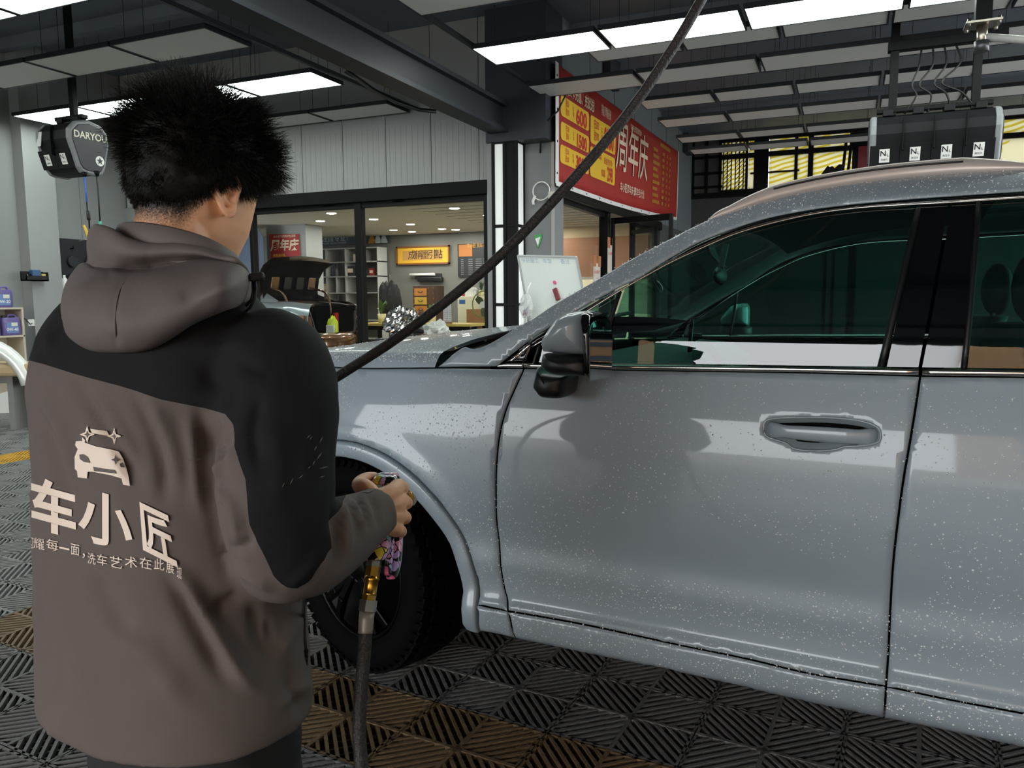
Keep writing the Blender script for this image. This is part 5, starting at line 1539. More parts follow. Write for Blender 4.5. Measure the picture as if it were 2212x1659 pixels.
# ---- trousers and shoes
M_trs = mat('black_trousers', '#1c1b1c', .8, bump=.1, bscale=300)
tb = MB()
hp = [torso_ring(1625, 180, 672, .14, 1.27), torso_ring(1590, 172, 676, .145, 1.27)]
hz_ = hp[0][0]
tb.loft([ell((hz_.x, hz_.y, z), a, b, 32, 2.4) for z, a, b in ((hz_.z - .12, .172, .135), (hz_.z - .02, .176, .138), (hz_.z + .08, .172, .135), (hz_.z + .2, .155, .115))])
for s in (-1, 1):
    q = cr([(hz_.x + .088 * s, hz_.y, hz_.z - .0, .088), (.1 * s + .01, .005, .40, .082), (.105 * s, .0, .25, .074), (.105 * s, -.005, .10, .068), (.105 * s, .0, .06, .068)], 4)
    tb.tube([Vector(x[:3]) for x in q], [x[3] for x in q], 18)
tme = voxel(tb, .009, 4, 'trousers')
for v, n in zip(tme.vertices, [v.normal.copy() for v in tme.vertices]): v.co += n * (.006 * noise.noise(Vector((v.co.x * 9, v.co.y * 9, v.co.z * 22))))
obj_from('trousers', tme, M_trs, man)
for s in (-1, 1):
    sh = MB(); rr = []
    for y, w, h in ((-.10, .03, .05), (-.085, .042, .085), (-.03, .046, .1), (.05, .05, .085), (.11, .052, .065), (.17, .045, .05), (.2, .02, .035)):
        rr.append([Vector((.108 * s + w * math.cos(a), y, .018 + max(0, h * math.sin(a)))) for a in np.linspace(0, 2 * PI, 17)[:-1]])
    sh.loft(rr); so_ = sh.build('shoe', mat('black_rubber_shoe', '#161616', .5), man)
    MB().prism([(.108 * s + .05 * math.cos(a) * (1 if math.sin(a) < 0 else 1.08), .05 + .155 * math.sin(a)) for a in np.linspace(0, 2 * PI, 21)[:-1]], (0, 0, 0), (1, 0, 0), (0, 1, 0), (0, 0, .022)).build('sole', mat('grey_sole', '#3a3a3a', .7), so_)

# ---- spray gun in his hand
def gun_mat():
    m = bpy.data.materials.new('patterned_gun_shell'); m.use_nodes = True; nt = m.node_tree; p = nt.nodes['Principled BSDF']; L = nt.links.new
    p.inputs['Roughness'].default_value = .22; p.inputs['Coat Weight'].default_value = .6
    tc = nt.nodes.new('ShaderNodeTexCoord'); nz = nt.nodes.new('ShaderNodeTexNoise'); nz.inputs['Scale'].default_value = 40
    mx = nt.nodes.new('ShaderNodeMixRGB'); mx.inputs[0].default_value = .02
    v = nt.nodes.new('ShaderNodeTexVoronoi'); v.inputs['Scale'].default_value = 62
    v2 = nt.nodes.new('ShaderNodeTexVoronoi'); v2.inputs['Scale'].default_value = 62; v2.feature = 'DISTANCE_TO_EDGE'
    L(tc.outputs['Object'], nz.inputs['Vector']); L(tc.outputs['Object'], mx.inputs[1]); L(nz.outputs['Color'], mx.inputs[2])
    for q in (v, v2): L(mx.outputs[0], q.inputs['Vector'])
    sp = nt.nodes.new('ShaderNodeSeparateColor'); L(v.outputs['Color'], sp.inputs[0])
    cr_ = nt.nodes.new('ShaderNodeValToRGB'); cr_.color_ramp.interpolation = 'CONSTANT'
    cl = ['#e7a6c6', '#b79ad0', '#e8d04a', '#e58fae', '#8fc4cf', '#1c1518', '#d9608f', '#c9a9d8']
    e = cr_.color_ramp.elements; e[0].color = srgb(cl[0]); e[1].position = 1 / 8; e[1].color = srgb(cl[1])
    for i in range(2, 8):
        x = e.new(i / 8); x.color = srgb(cl[i])
    L(sp.outputs[0], cr_.inputs[0])
    lt = nt.nodes.new('ShaderNodeMath'); lt.operation = 'LESS_THAN'; lt.inputs[1].default_value = .05; L(v2.outputs['Distance'], lt.inputs[0])
    m2 = nt.nodes.new('ShaderNodeMixRGB'); m2.inputs[2].default_value = srgb('#20181a'); L(lt.outputs[0], m2.inputs[0]); L(cr_.outputs[0], m2.inputs[1]); L(m2.outputs[0], p.inputs['Base Color'])
    return m
M_gun = gun_mat()
GO = deep(825, 1120, 1.335)
gun = thing('spray_gun', 'pressure washer spray gun in a pink and purple patterned shell, gripped in the right hand', 'spray gun', GO)
def gl(px, py, d): return deep(px, py, d) - GO
def slab(path, w, t, n=16, p=3.2):
    q = cr(path, 5); P = [gl(*x[:3]) for x in q]; rg = []
    for i, c in enumerate(P):
        k = x_ = q[i][3]
        rg.append([c + cR * (w * k * math.copysign(abs(math.cos(a)) ** (2 / p), math.cos(a))) + cF2 * (t * k * math.copysign(abs(math.sin(a)) ** (2 / p), math.sin(a))) for a in np.linspace(0, 2 * PI, n + 1)[:-1]])
    return MB().loft(rg)
slab([(835, 1024, 1.345, .55), (835, 1028, 1.347, .85), (834, 1045, 1.345, 1), (828, 1100, 1.345, .8), (822, 1150, 1.335, .82), (816, 1190, 1.325, .85), (812, 1203, 1.32, .75)], .024, .028).build('grip', M_gun, gun)
slab([(862, 1108, 1.385, .7), (860, 1130, 1.38, .9), (857, 1170, 1.365, 1), (853, 1215, 1.35, 1.05), (848, 1240, 1.34, .95), (846, 1246, 1.338, .7)], .0105, .020).build('trigger_guard', M_gun, gun)
slab([(848, 1128, 1.36, .8), (846, 1160, 1.35, 1), (842, 1200, 1.335, 1), (838, 1238, 1.325, .9)], .0065, .012).build('trigger', M_gun, gun)
M_brass = mat('brass', '#c9963f', .25, metal=1, var=.15, vscale=30); M_steel = mat('zinc_steel', '#b3aca0', .3, metal=1, var=.2, vscale=30)
MB().tube([gl(838, 1040, 1.35), gl(858, 1055, 1.42), gl(876, 1073, 1.52)], .013, 12).build('barrel', M_gun, gun)
MB().tube([gl(874, 1072, 1.50), gl(885, 1080, 1.57)], .0145, 12).tube([gl(884.5, 1079.7, 1.567), gl(885.5, 1080.5, 1.575)], .010, 12).build('nozzle', M_brass, gun)
# ---- hose: couplings, hose down to the floor, then up behind him to the ceiling boom
hose_pts = [(793.5, 1318, 1.30), (790, 1365, 1.295), (786, 1420, 1.285), (779, 1500, 1.27), (776, 1580, 1.255), (781, 1659, 1.24), (792, 1750, 1.22), (800, 1850, 1.2)]
HO = deep(793.5, 1318, 1.30)
hose = thing('pressure_hose', 'thick grey-black pressure hose with brass couplings, running from the spray gun up to the ceiling', 'hose', HO)
def axis_rings(spec, m, name, n):
    b = MB(); P = [deep(*s[:3]) - HO for s in spec]
    b.tube(P, [s[3] for s in spec], n, smooth=n > 8); return b.build(name, m, hose)
def along(t, r): return (811 - 17.5 * t, 1196 + 122 * t, 1.322 - .022 * t, r)
axis_rings([along(0, .0118), along(.10, .0118)], M_steel, 'steel_nut', 6)
axis_rings([along(.10, .0135), along(.22, .0135)], M_steel, 'steel_nut', 6)
axis_rings([along(.22, .0125), along(.40, .0125)], M_brass, 'brass_coupling', 6)
axis_rings([along(.39, .0118), along(.43, .0128), along(.47, .0128), (along(.49, .0112)), along(.70, .0112), along(.73, .0125)], M_brass, 'brass_coupling', 16)
axis_rings([along(.73, .0118), along(.82, .0118)], M_brass, 'brass_nut', 6)
axis_rings([along(.82, .015), along(1.02, .015)], M_steel, 'steel_nut', 6)
axis_rings([(793, 1320, 1.30, .0128), (791, 1340, 1.297, .0128), (789.5, 1362, 1.295, .0122), (789, 1368, 1.294, .0125)], mat('grey_ferrule', '#8d8378', .45, metal=.3), 'ferrule', 14)
w = [deep(*p) for p in hose_pts]
end = w[-1]
w += [Vector((end.x + .05, end.y + .03, .12)), Vector((end.x + .05, end.y + .06, .03)), Vector((end.x - .05, end.y + .22, .0125)), Vector((end.x - .25, end.y + .42, .0125)), Vector((end.x - .48, end.y + .50, .02))]
up = [(345, 1500, 1.74), (352, 1330, 1.75), (420, 1120, 1.75), (540, 960, 1.74), (690, 840, 1.73), (870, 722, 1.72), (1060, 571, 1.71), (1210, 418, 1.70), (1345, 260, 1.69), (1440, 125, 1.68), (1515, 0, 1.67), (1600, -160, 1.7), (1680, -330, 1.75), (1760, -520, 1.85)]
w += [deep(*p) for p in up]
q = cr([tuple(p) for p in w], 5)
M_hose = mat('grey_black_rubber_hose', '#2a2421', .5, var=.3, vscale=18, bump=.4, bscale=220)
MB().tube([Vector(p) - HO for p in q], .0113, 12).build('hose_tube', M_hose, hose)
topw = Vector(q[-1])
boom = thing('ceiling_boom', 'steel swing boom on the ceiling that carries the pressure hose', 'boom', (topw.x, topw.y, CZ))
bmz = topw.z - CZ
MB().cyl((1.2, .5, (bmz) / 2), .03, -bmz, 12).build('boom_post', M_steel, boom)
MB().cyl((1.2, .5, -.015), .1, .03, 16).build('flange', M_steel, boom)
MB().tube([(1.2, .5, bmz), (.5, .2, bmz + .03), (0, 0, bmz + .01)], .02, 10).build('boom_arm', M_steel, boom)
# =================================================================== things in the bay
M_white = mat('white_plastic', '#e6e6e2', .4)
M_redtxt = mat('banner_red_lettering', '#c2251f', .6)
M_yel = mat('banner_yellow', '#e6bb2b', .6)
M_gold = mat('banner_gold', '#b98a2e', .6)
M_cream = mat('banner_cream', '#e8d3b8', .6)
M_red = mat('banner_red_cloth', '#a5231f', .6, var=.12, vscale=1.2)
# ---- light box column with white panels in black frames
lb = thing('lightbox_column', 'square black framed column of white panels standing at the corner of the glass front', 'column', (-4.0, 8.98, 0))
f = MB()
for x, y in ((-.065, -.125), (.085, -.125), (.235, -.125), (.235, .09)): f.span((x - .02, y - .02, 0), (x + .02, y + .02, 3.22))
for z in (.05, 1.24, 2.20, 3.2):
    f.span((-.065, -.14, z - .014), (.235, -.11, z + .014)); f.span((.22, -.125, z - .014), (.25, .09, z + .014))
f.span((.10, -.13, 0), (.21, .0, 3.25))
f.build('frame', M_black, lb, bevel=.003)
M_lbox = mat('lightbox_white', '#eef0ee', .35, emit='#e4ece8', es=BOX_STRENGTH * .35)
for z0, z1 in ((.07, 1.22), (1.26, 2.18), (2.22, 3.18)):
    MB().span((-.045, -.128, z0), (.065, -.118, z1)).build('lightbox_panel', M_lbox, lb)
    MB().span((.236, -.105, z0), (.246, .07, z1)).build('lightbox_panel', M_lbox, lb)
# ---- the red anniversary banner
XB = -3.32
bc = [Vector((XB, 9.03, 4.10)), Vector((XB, 16.25, 4.25)), Vector((XB, 16.15, 2.92)), Vector((XB, 9.03, 2.71))]
ban = thing('promotion_banner', 'long red anniversary price banner with yellow boxes hung on the wall above the door', 'banner', (XB, 9.03, 2.71))
BO = Vector((XB, 9.03, 2.71))
def bpt(u, v, lift=0.0):
    top = bc[0].lerp(bc[1], u); bot_ = bc[3].lerp(bc[2], u); p = bot_.lerp(top, v)
    p.z -= .05 * math.sin(PI * u) * (1 - v) * 1.0
    p.x += .003 * math.sin(u * 34) * (1 - v) + .003 * math.sin(u * 13 + 3 * v) + lift
    return p - BO
def bgrid(u0, u1, v0, v1, nu, nv, lift, name, m, thick=True):
    b = MB(); vs = []; fs = []
    for j in range(nv + 1):
        for i in range(nu + 1): vs.append(bpt(u0 + (u1 - u0) * i / nu, v0 + (v1 - v0) * j / nv, lift))
    for j in range(nv):
        for i in range(nu):
            a = j * (nu + 1) + i; fs.append((a, a + 1, a + nu + 2, a + nu + 1))
    b.add(vs, fs, 0, True); return b.build(name, m, ban)
cl = bgrid(0, 1, 0, 1, 80, 10, 0, 'cloth', M_red); so = cl.modifiers.new('t', 'SOLIDIFY'); so.thickness = .003
bgrid(-.004, .012, -.01, 1.01, 2, 10, .006, 'white_edge', M_white); bgrid(0, 1, -.03, .012, 80, 1, .006, 'white_hem', M_white); bgrid(.992, 1.004, .0, 1.01, 2, 10, .006, 'white_edge', M_white)
gm = MB()
for v in (.08, .35, .62, .9): gm.cyl(bpt(.004, v, .009), .014, .004, 8, 'X')
for i in range(1, 12): gm.cyl(bpt(i / 12, -.008, .009), .012, .004, 8, 'X')
o = gm.build('grommets', M_black, ban); o['kind'] = 'stuff'
def bu(px, py):
    p = atX(px, py, -3.37); u = (p.y - 8.87) / 7.25
    top = bc[0].lerp(bc[1], u).z; bt = bc[3].lerp(bc[2], u).z - .05 * math.sin(PI * u)
    return u, (p.z - bt) / (top - bt)
def cb(x, y): return (1160 + x / 4.366, 100 + y / 4.366)
def rrect(u0, u1, v0, v1, ru, rv):
    o = []
    for cx_, cy_, a0 in ((u1 - ru, v1 - rv, 0), (u0 + ru, v1 - rv, 90), (u0 + ru, v0 + rv, 180), (u1 - ru, v0 + rv, 270)):
        for k in range(5):
            a = R(a0 + 22.5 * k); o.append((cx_ + ru * math.cos(a), cy_ + rv * math.sin(a)))
    return o
def bbox_(l):
    q = [bu(*cb(*p)) for p in l]; return min(a for a, b in q), max(a for a, b in q), sum(b for a, b in q[2:]) / 2, sum(b for a, b in q[:2]) / 2
def btext(s, u, v, h, m, bold=.02, squeeze=1.0, lift=.014, shear=0.0, name='lettering'):
    vs, fs = text_verts(s, h, bold, shear=shear); b = MB()
    b.add([bpt(u + x_ * squeeze / 7.25, v + y_ / 1.37, lift) for x_, y_, z_ in vs], fs); o = b.build(name, m, ban, fixn=False); o['kind'] = 'stuff'; return o
boxes = [([(135, 440), (420, 600), (420, 785), (135, 630)], '充500', '送100', '600'), ([(135, 680), (420, 840), (420, 1000), (135, 850)], '充1000', '送500', '1500'), ([(130, 900), (420, 1040), (420, 1195), (130, 1085)], '充2000', '送1000', '3000'), ([(435, 630), (680, 770), (680, 1015), (435, 895)], '充5000', '送3000', '8000')]
for q, a, b_, n_ in boxes:
    u0, u1, v0, v1 = bbox_(q)
    pb = MB(); rp = rrect(u0, u1, v0, v1, .008, .04); pb.add([bpt(x, y, .009) for x, y in rp], [tuple(range(len(rp)))]); pb.build('price_box', M_yel, ban)
    W_ = (u1 - u0) * 7.25; H_ = (v1 - v0) * 1.37; cu = (u0 + u1) / 2; cv_ = (v0 + v1) / 2
    btext(a, u0 + .24 * (u1 - u0) - .005, cv_ + .22 * (v1 - v0), H_ * .42, M_redtxt, .004, .50); btext(b_, u0 + .24 * (u1 - u0) - .005, cv_ - .2 * (v1 - v0), H_ * .42, M_redtxt, .004, .50)
    btext('实', u0 + .42 * (u1 - u0), cv_ + .14 * (v1 - v0), H_ * .26, M_redtxt, .005, .8); btext('得', u0 + .42 * (u1 - u0), cv_ - .14 * (v1 - v0), H_ * .26, M_redtxt, .005, .8)
    btext(n_, u0 + .71 * (u1 - u0), cv_ - .02, H_ * 1.05, M_redtxt, .035, .46 * W_ / (len(n_) * .58 * H_ * 1.05))
    btext('元', u0 + .96 * (u1 - u0), cv_ - .25 * (v1 - v0), H_ * .2, M_redtxt, .01, .7)
u0, u1, v0, v1 = bbox_([(432, 920), (678, 1050), (678, 1320), (432, 1200)])
pb = MB(); rp = rrect(u0, u1, v0, v1, .008, .04); pb.add([bpt(x, y, .009) for x, y in rp], [tuple(range(len(rp)))]); pb.build('price_box', M_yel, ban)
btext('年度会员', u0 + .27 * (u1 - u0), v0 + .82 * (v1 - v0), .12, M_redtxt, .01, .8); btext('新会员专享!', u0 + .70 * (u1 - u0), v0 + .72 * (v1 - v0), .10, M_redtxt, .01, .8)
btext('298', u0 + .78 * (u1 - u0), v0 + .30 * (v1 - v0), .27, M_redtxt, .035, .72); btext('仅需', u0 + .5 * (u1 - u0), v0 + .26 * (v1 - v0), .11, M_redtxt, .01, .9)
btext('会员卡充值、充就送!', *bu(*cb(330, 470)), .17, M_cream, .02, .78)
for k, s in enumerate(('周年庆期间活动', '充值办卡更优惠')): btext(s, bu(*cb(585, 590))[0], bu(*cb(585, 590 + 45 * k))[1], .085, M_cream, .0, .8)
btext('周年庆', *bu(*cb(850, 1025)), .80, M_cream, .006, .84, shear=.12)
btext('车小匠周年庆·薅羊毛计划', *bu(*cb(850, 1365)), .15, M_cream, .01, .9)
btext('周年庆感恩回馈活动', *bu(*cb(880, 785)), .10, M_cream, .01, .8)
lst = MB()
uL = bu(*cb(1050, 1000))[0]
for k in range(9):
    v = .80 - .083 * k
    for j, (du, w_) in enumerate(((.005, .05 + .014 * ((k * 7) % 3)), (.105, .032), (.155, .02), (.19, .02))):
        n_ = max(1, int(w_ / .012))
        for i in range(n_):
            a = uL + du + i * .012; lst.add([bpt(a, v, .01), bpt(a + .009, v, .01), bpt(a + .009, v + .042, .01), bpt(a, v + .042, .01)], [(0, 1, 2, 3)])
for i in range(10): lst.add([bpt(uL + .075 + i * .012, .9, .01), bpt(uL + .084 + i * .012, .9, .01), bpt(uL + .084 + i * .012, .95, .01), bpt(uL + .075 + i * .012, .95, .01)], [(0, 1, 2, 3)])
o = lst.build('small_print', M_gold, ban, fixn=False); o['kind'] = 'stuff'
# ---- wall things on the grey column
t = tag(MB().prism([(-.05, .07), (.045, .085), (.05, .03), (.0, -.09), (-.012, -.03)], (-3.575, 9.085, 2.02), (1, 0, 0), (0, 0, 1), (0, .012, 0)).build('wall_sticker', mat('green_sticker', '#3f9a52', .5)), 'small green and white pennant sticker on the grey column', 'sticker')
MB().prism([(-.035, .02), (.035, .04), (.02, -.0), (.0, -.07)], (-3.575, 9.08, 2.03), (1, 0, 0), (0, 0, 1), (0, .006, 0)).build('white_field', M_white, t)
cabs = [(-3.52 + .11 * math.cos(a) , 9.06, 2.62 + .11 * math.sin(a)) for a in np.linspace(.2, 2 * PI + .2, 26)]
cw_ = thing('cable_loop', 'loose loop of white cable with a plug hanging on the grey column under the banner', 'cable', (-3.5, 9.06, 2.62))
MB().tube([Vector(p) - Vector((-3.5, 9.06, 2.62)) for p in cabs], .008, 6).build('cable', M_white, cw_)
MB().box((.14, -.02, -.06), (.12, .05, .09)).build('plug_box', mat('aged_white_plastic', '#bdb9ac', .5), cw_, bevel=.012)
MB().tube([(-.1, 0, -.05), (-.13, 0, -.12), (-.12, 0, -.16)], .018, 8).build('plug', M_white, cw_)
tag(MB().tube([atY(1222, 205, 8.8), atY(1205, 240, 8.85), atY(1178, 265, 8.9), atY(1168, 290, 8.95), atY(1167, 330, 9.08)], .011, 6).build('power_cable', M_blkplast), 'black power cable drooping from the ceiling panels to the grey column', 'cable')
bcab = [(742, 150), (767, 166), (804, 193), (854, 220), (905, 237), (942, 241)]
tag(MB().tube([atX(*p, -4.13 - .28 * math.sin(PI * i / 5)) for i, p in enumerate(bcab)], .022, 8).build('beam_cable', M_blkplast), 'thick black cable sagging below the ceiling beam', 'cable')
# ---- whiteboard on its stand
wbo = atY(1119, 552, 8.15)
wb_ = thing('whiteboard', 'leaning white marker board with aluminium edges in front of the grey column', 'whiteboard', wbo)
u = atY(1245, 555, 7.98) - wbo; dn = atY(1146, 700, 8.02) - wbo; nn = u.cross(dn).normalized()
if nn.y > 0: nn = -nn
u1_, d1_ = u.normalized(), dn.normalized(); UL, DL = u.length, dn.length * 1.25
MB().prism([(0, 0), (UL, 0), (UL, DL), (0, DL)], (0, 0, 0), u1_, d1_, -nn * .012).build('board', mat('whiteboard_face', '#dfe4e1', .25), wb_)
fr = MB()
for a, b_ in (((0, 0), (UL, 0)), ((UL, 0), (UL, DL)), ((UL, DL), (0, DL)), ((0, DL), (0, 0))): fr.bar(u1_ * a[0] + d1_ * a[1], u1_ * b_[0] + d1_ * b_[1], .018, .022, up=nn)
fr.build('edge_frame', mat('aluminium', '#b9bbbb', .35, metal=.8), wb_)
wr_ = MB()
for i in range(3): put_text(wr_, ('今日施工', '车型', '备注')[i], u1_ * (UL * (.2 + .3 * i)) + d1_ * .06 + nn * .002, u1_, -d1_, .06)
wr_.span((0, 0, 0), (0, 0, 0)); o = wr_.build('marker_writing', mat('faint_blue_marker', '#9fb3c6', .6), wb_, fixn=False); o['kind'] = 'stuff'
MB().prism([(.022 * math.cos(a), .022 * math.sin(a)) for a in np.linspace(0, 6.28, 11)[:-1]], u1_ * UL * .56 + d1_ * .30 + nn * .002, u1_, d1_, nn * .006).build('magnet', mat('pink_magnet', '#e05a86', .4), wb_)
lp = MB()
for a in (.04, UL - .04):
    base = wbo + u1_ * a; q = Vector((base.x + .02, base.y - .05, 0)); lp.bar(u1_ * a + d1_ * DL * .3 - nn * .03, q - wbo, .03)
    lp.bar(q - wbo + Vector((0, -.25, .02)), q - wbo + Vector((0, .3, .02)), .035)
lp.build('stand', mat('cream_tube_steel', '#cfcfc6', .4), wb_)
er = MB().bar(u1_ * UL * .55 + d1_ * .37 + nn * .02, u1_ * UL * .58 + d1_ * .50 + nn * .02, .05, .03, up=nn); e = er.build('eraser', mat('maroon_eraser', '#7a2f36', .6), None, bevel=.006)
e.location = wbo; tag(e, 'maroon eraser sticking to the white marker board', 'eraser')
M_film2 = mat('clear_plastic_bag', '#d9dcda', .15, trans=.0, alpha=.45, spec=.6, bump=.8, bscale=30)
def crinkle(c, r, name, m, label, cat, seed, amp=.3, n=28, flat=.0, parent=None):
    vs = []; fs = []; nu, nv = n, n // 2
    for j in range(nv + 1):
        th = PI * j / nv
        for i in range(nu):
            a = 2 * PI * i / nu; d = Vector((math.sin(th) * math.cos(a), math.sin(th) * math.sin(a), -math.cos(th)))
            k = 1 + amp * (noise.noise(d * 2.2 + Vector((seed, 0, 0))) + .6 * abs(noise.noise(d * 5 + Vector((0, seed, 0)))) - .3 * abs(noise.noise(d * 11 + Vector((0, 0, seed)))))
            p = Vector((d.x * r[0] * k, d.y * r[1] * k, d.z * r[2] * k))
            if p.z < -r[2] * (1 - flat): p.z = -r[2] * (1 - flat)
            vs.append(p)
    for j in range(nv):
        for i in range(nu):
            i2 = (i + 1) % nu; fs.append((j * nu + i, j * nu + i2, (j + 1) * nu + i2, (j + 1) * nu + i))
    b = MB(); b.add(vs, fs, 0, False); o = b.build(name, m, parent); o.location = c
    if label: tag(o, label, cat)
    return o
bgp = atY(1136, 662, 7.86)
pb_ = thing('plastic_bag', 'clear plastic bag of marker pens hung at the corner of the white marker board', 'bag', bgp)
crinkle((0, 0, 0), (.075, .06, .13), 'bag_film', M_film2, None, None, 3, .25, 24, parent=pb_)
MB().tube([(0, .03, .12), (.0, .06, .19), (.02, .1, .26)], .006, 6).build('bag_handle', M_white, pb_)
for i, c in enumerate(('#c43b3b', '#2c4f9e', '#20252b', '#2c4f9e', '#c43b3b', '#dcdcdc')):
    a = i * 1.1; MB().bar((-.035 + .014 * i, .0 + .01 * math.sin(a), -.1 + .01 * (i % 3)), (-.02 + .01 * i, .01, -.02 + .01 * (i % 2)), .012).build('marker_pen', mat('pen_' + c, c, .4), pb_)
# ---- air hose reels hung from the ceiling
M_reel = mat('dark_reel_shell', '#18191b', .5, spec=.2, var=.2, vscale=6); M_reel2 = mat('grey_reel_face', '#34373a', .5, var=.1); M_reelrim = mat('reel_rim_grey', '#7e8284', .5)
def reel(name, label, loc, L, n, sc, post_x, yoff=0, text=True):
    t = thing(name, label, 'hose reel', loc)
    prof = [(-.22, .16), (-.15, .235), (0, .27), (.15, .235), (.23, .15), (.235, .06), (.15, -.22), (.11, -.27), (.05, -.285), (-.09, -.285), (-.13, -.27), (-.17, -.2), (-.23, .05)]
    def sec(x, k): return [Vector((x, -y * k * sc, z * k * sc)) for y, z in prof]
    MB().loft([sec(-L / 2 + .02, .96), sec(L / 2 - .02, .96)], smooth=False).build('shell', M_reel, t)
    for s in (-1, 1):
        MB().loft([sec(s * (L / 2 - .03), 1.0), sec(s * (L / 2 + .01), 1.0), sec(s * (L / 2 + .025), .93)], smooth=False).build('rim', M_reelrim, t, bevel=.006)
        MB().loft([sec(s * (L / 2 + .024), .86), sec(s * (L / 2 + .036), .84)], smooth=False).build('end_face', M_reel2, t)
    for s in (-1, 1):
        for (y, z) in ((-.12, .17), (.13, .16), (-.1, -.2), (.08, -.2)):
            pass
    for i in range(1, n):
        MB().span((-L / 2 + L * i / n - .004, -.252 * sc, -.1 * sc), (-L / 2 + L * i / n + .004, -.2 * sc, .2 * sc)).build('shell_joint', M_black, t)
    for i in range(n):
        x = -L / 2 + L * (i + .5) / n
        y0, z0 = -.245 * sc, -.12 * sc
        nrm_ = Vector((0, -.95, -.30)).normalized(); up = Vector((0, -.30, .95)).normalized()
        c = Vector((x - .02, -.176 * sc, -.13 * sc)); 
        M = Matrix((Vector((1, 0, 0)), -nrm_, up)).transposed()
        MB().box(c + nrm_ * -.0, (L / n * .98, .03, .19 * sc), M).build('label_flap', M_reel, t)
        MB().box(c + nrm_ * .016, (.085, .004, .12), M).build('white_label', M_white, t)
        b = MB(); put_text(b, 'N', c + nrm_ * .0195 + up * .02 + Vector((-.012, 0, 0)), (1, 0, 0), up, .07, .01); put_text(b, 'L', c + nrm_ * .0195 + up * .005 + Vector((.026, 0, 0)), (1, 0, 0), up, .035, .01); put_text(b, '高压水' if i else '压缩气', c + nrm_ * .0195 - up * .035, (1, 0, 0), up, .02, .005)
        o = b.build('label_lettering', M_blkplast, t, fixn=False); o['kind'] = 'stuff'
        MB().box((x, 0, .285 * sc), (.09, .12, .06)).build('hanger_lug', M_reel, t, bevel=.008)
    h = CZ - loc[2]
    for x in post_x: MB().span((x - .035, -.03, .26 * sc), (x + .035, .03, h)).build('hanger_post', M_black, t, bevel=.004)
    MB().span((-L / 2 + .03, -.04, .29 * sc), (L / 2 - .03, .04, .33 * sc)).build('hanger_rail', M_black, t, bevel=.004)
    return t
lr = reel('hose_reel', 'grey hose reel with a star emblem hanging at left beside the man\'s head', atY(158, 322, 6.3), .50, 2, 1.08, (.05,))
b = MB(); put_text(b, 'DARYOU', (.290, -.0, .11), (0, 1, 0), (0, 0, 1), .105, .02, squeeze=.95); o = b.build('maker_lettering', mat('cream_lettering', '#e9e4cf', .5), lr, fixn=False); o['kind'] = 'stuff'
M_star = mat('white_emblem', '#e8e8e2', .5)
b = MB(); so_ = [(0.055 * math.sin(2 * PI * k / 24), .055 * math.cos(2 * PI * k / 24)) for k in range(24)]; b.prism(so_, (.287, .1, -.14), (0, 1, 0), (0, 0, 1), (.003, 0, 0)); b.build('emblem_disc', M_star, lr)
st = [((.042 if k % 2 == 0 else .017) * math.sin(PI * k / 5), (.042 if k % 2 == 0 else .017) * math.cos(PI * k / 5)) for k in range(10)]
MB().prism(st, (.291, .1, -.14), (0, 1, 0), (0, 0, 1), (.002, 0, 0)).build('emblem_star', M_reel2, lr)
MB().prism([(-.14, -.06), (-.07, -.06), (-.07, .1), (-.14, .1)], (-.1, -.25, .06), (1, 0, 0), (0, .15, 1), (0, -.006, 0)).build('rating_plate', mat('plate_white', '#cfd2d2', .5), lr)
Lr = Vector(lr.location)
def rel(px, py, Y=6.2): return atY(px, py, Y) - Lr
MB().tube([rel(182, 372), rel(183, 382)], [.035, .015], 10).tube([rel(209, 370), rel(210, 380)], [.035, .015], 10).build('hose_guide', M_black, lr)
MB().tube([rel(182, 380), rel(185, 410), rel(187.5, 437)], .009, 8).build('blue_hose', mat('blue_hose', '#3a66c8', .4), lr)
MB().tube([rel(187.5, 437), rel(189, 455), rel(190, 456), rel(192, 475), rel(192.5, 476), rel(193.5, 500)], [.008, .008, .019, .019, .009, .008], 8).build('hose_coupling', M_blkplast, lr)
MB().tube([rel(209, 378), rel(213, 430), rel(216, 478)], .008, 8).build('black_hose', M_blkplast, lr)
MB().tube([rel(216, 478), rel(216.5, 500)], .018, 8).build('teal_tip', mat('teal_plastic', '#4fa08f', .4), lr)
gn = thing('air_gun', 'yellow air blow gun hanging from the left hose reel', 'air gun', atY(193, 500, 6.2))
G0 = Vector(gn.location)
MB().tube([atY(181, 487, 6.18) - G0, atY(187, 500, 6.18) - G0, atY(190, 510, 6.18) - G0, atY(194, 515, 6.18) - G0], [.012, .016, .016, .02], 8).build('handle', mat('yellow_plastic', '#e0b02c', .4), gn)
MB().tube([atY(194, 515, 6.18) - G0, atY(170, 521, 6.16) - G0], .006, 8).build('nozzle', MATS['zinc_steel'], gn)
MB().tube([atY(193, 500, 6.2) - G0, atY(194, 515, 6.18) - G0], .014, 8).build('inlet', M_blkplast, gn)
hl = atY(2013, 305, 8.27)
rr_ = reel('hose_reel', 'wide black four-way hose reel with white labels hanging above the car roof', hl, 1.0, 4, .97, (-.34, .33))
MB().span((-.40, -.05, .83), (.55, .05, .91)).build('cross_bar', M_black, rr_, bevel=.004)
for i in range(4):
    x = -.12 + .09 * i
    MB().tube([Vector(tuple(q_)) for q_ in cr([(x, 0, .84), (x - .02 + .02 * i, -.05, .66), (x - .07 - .03 * (i % 2), -.07, .50), (x + .03 * (i - 1), -.06, .40), (x + .1 * (i - 1.2), -.02, .26)], 6)], .009, 6).build('feed_cable', M_blkplast, rr_)
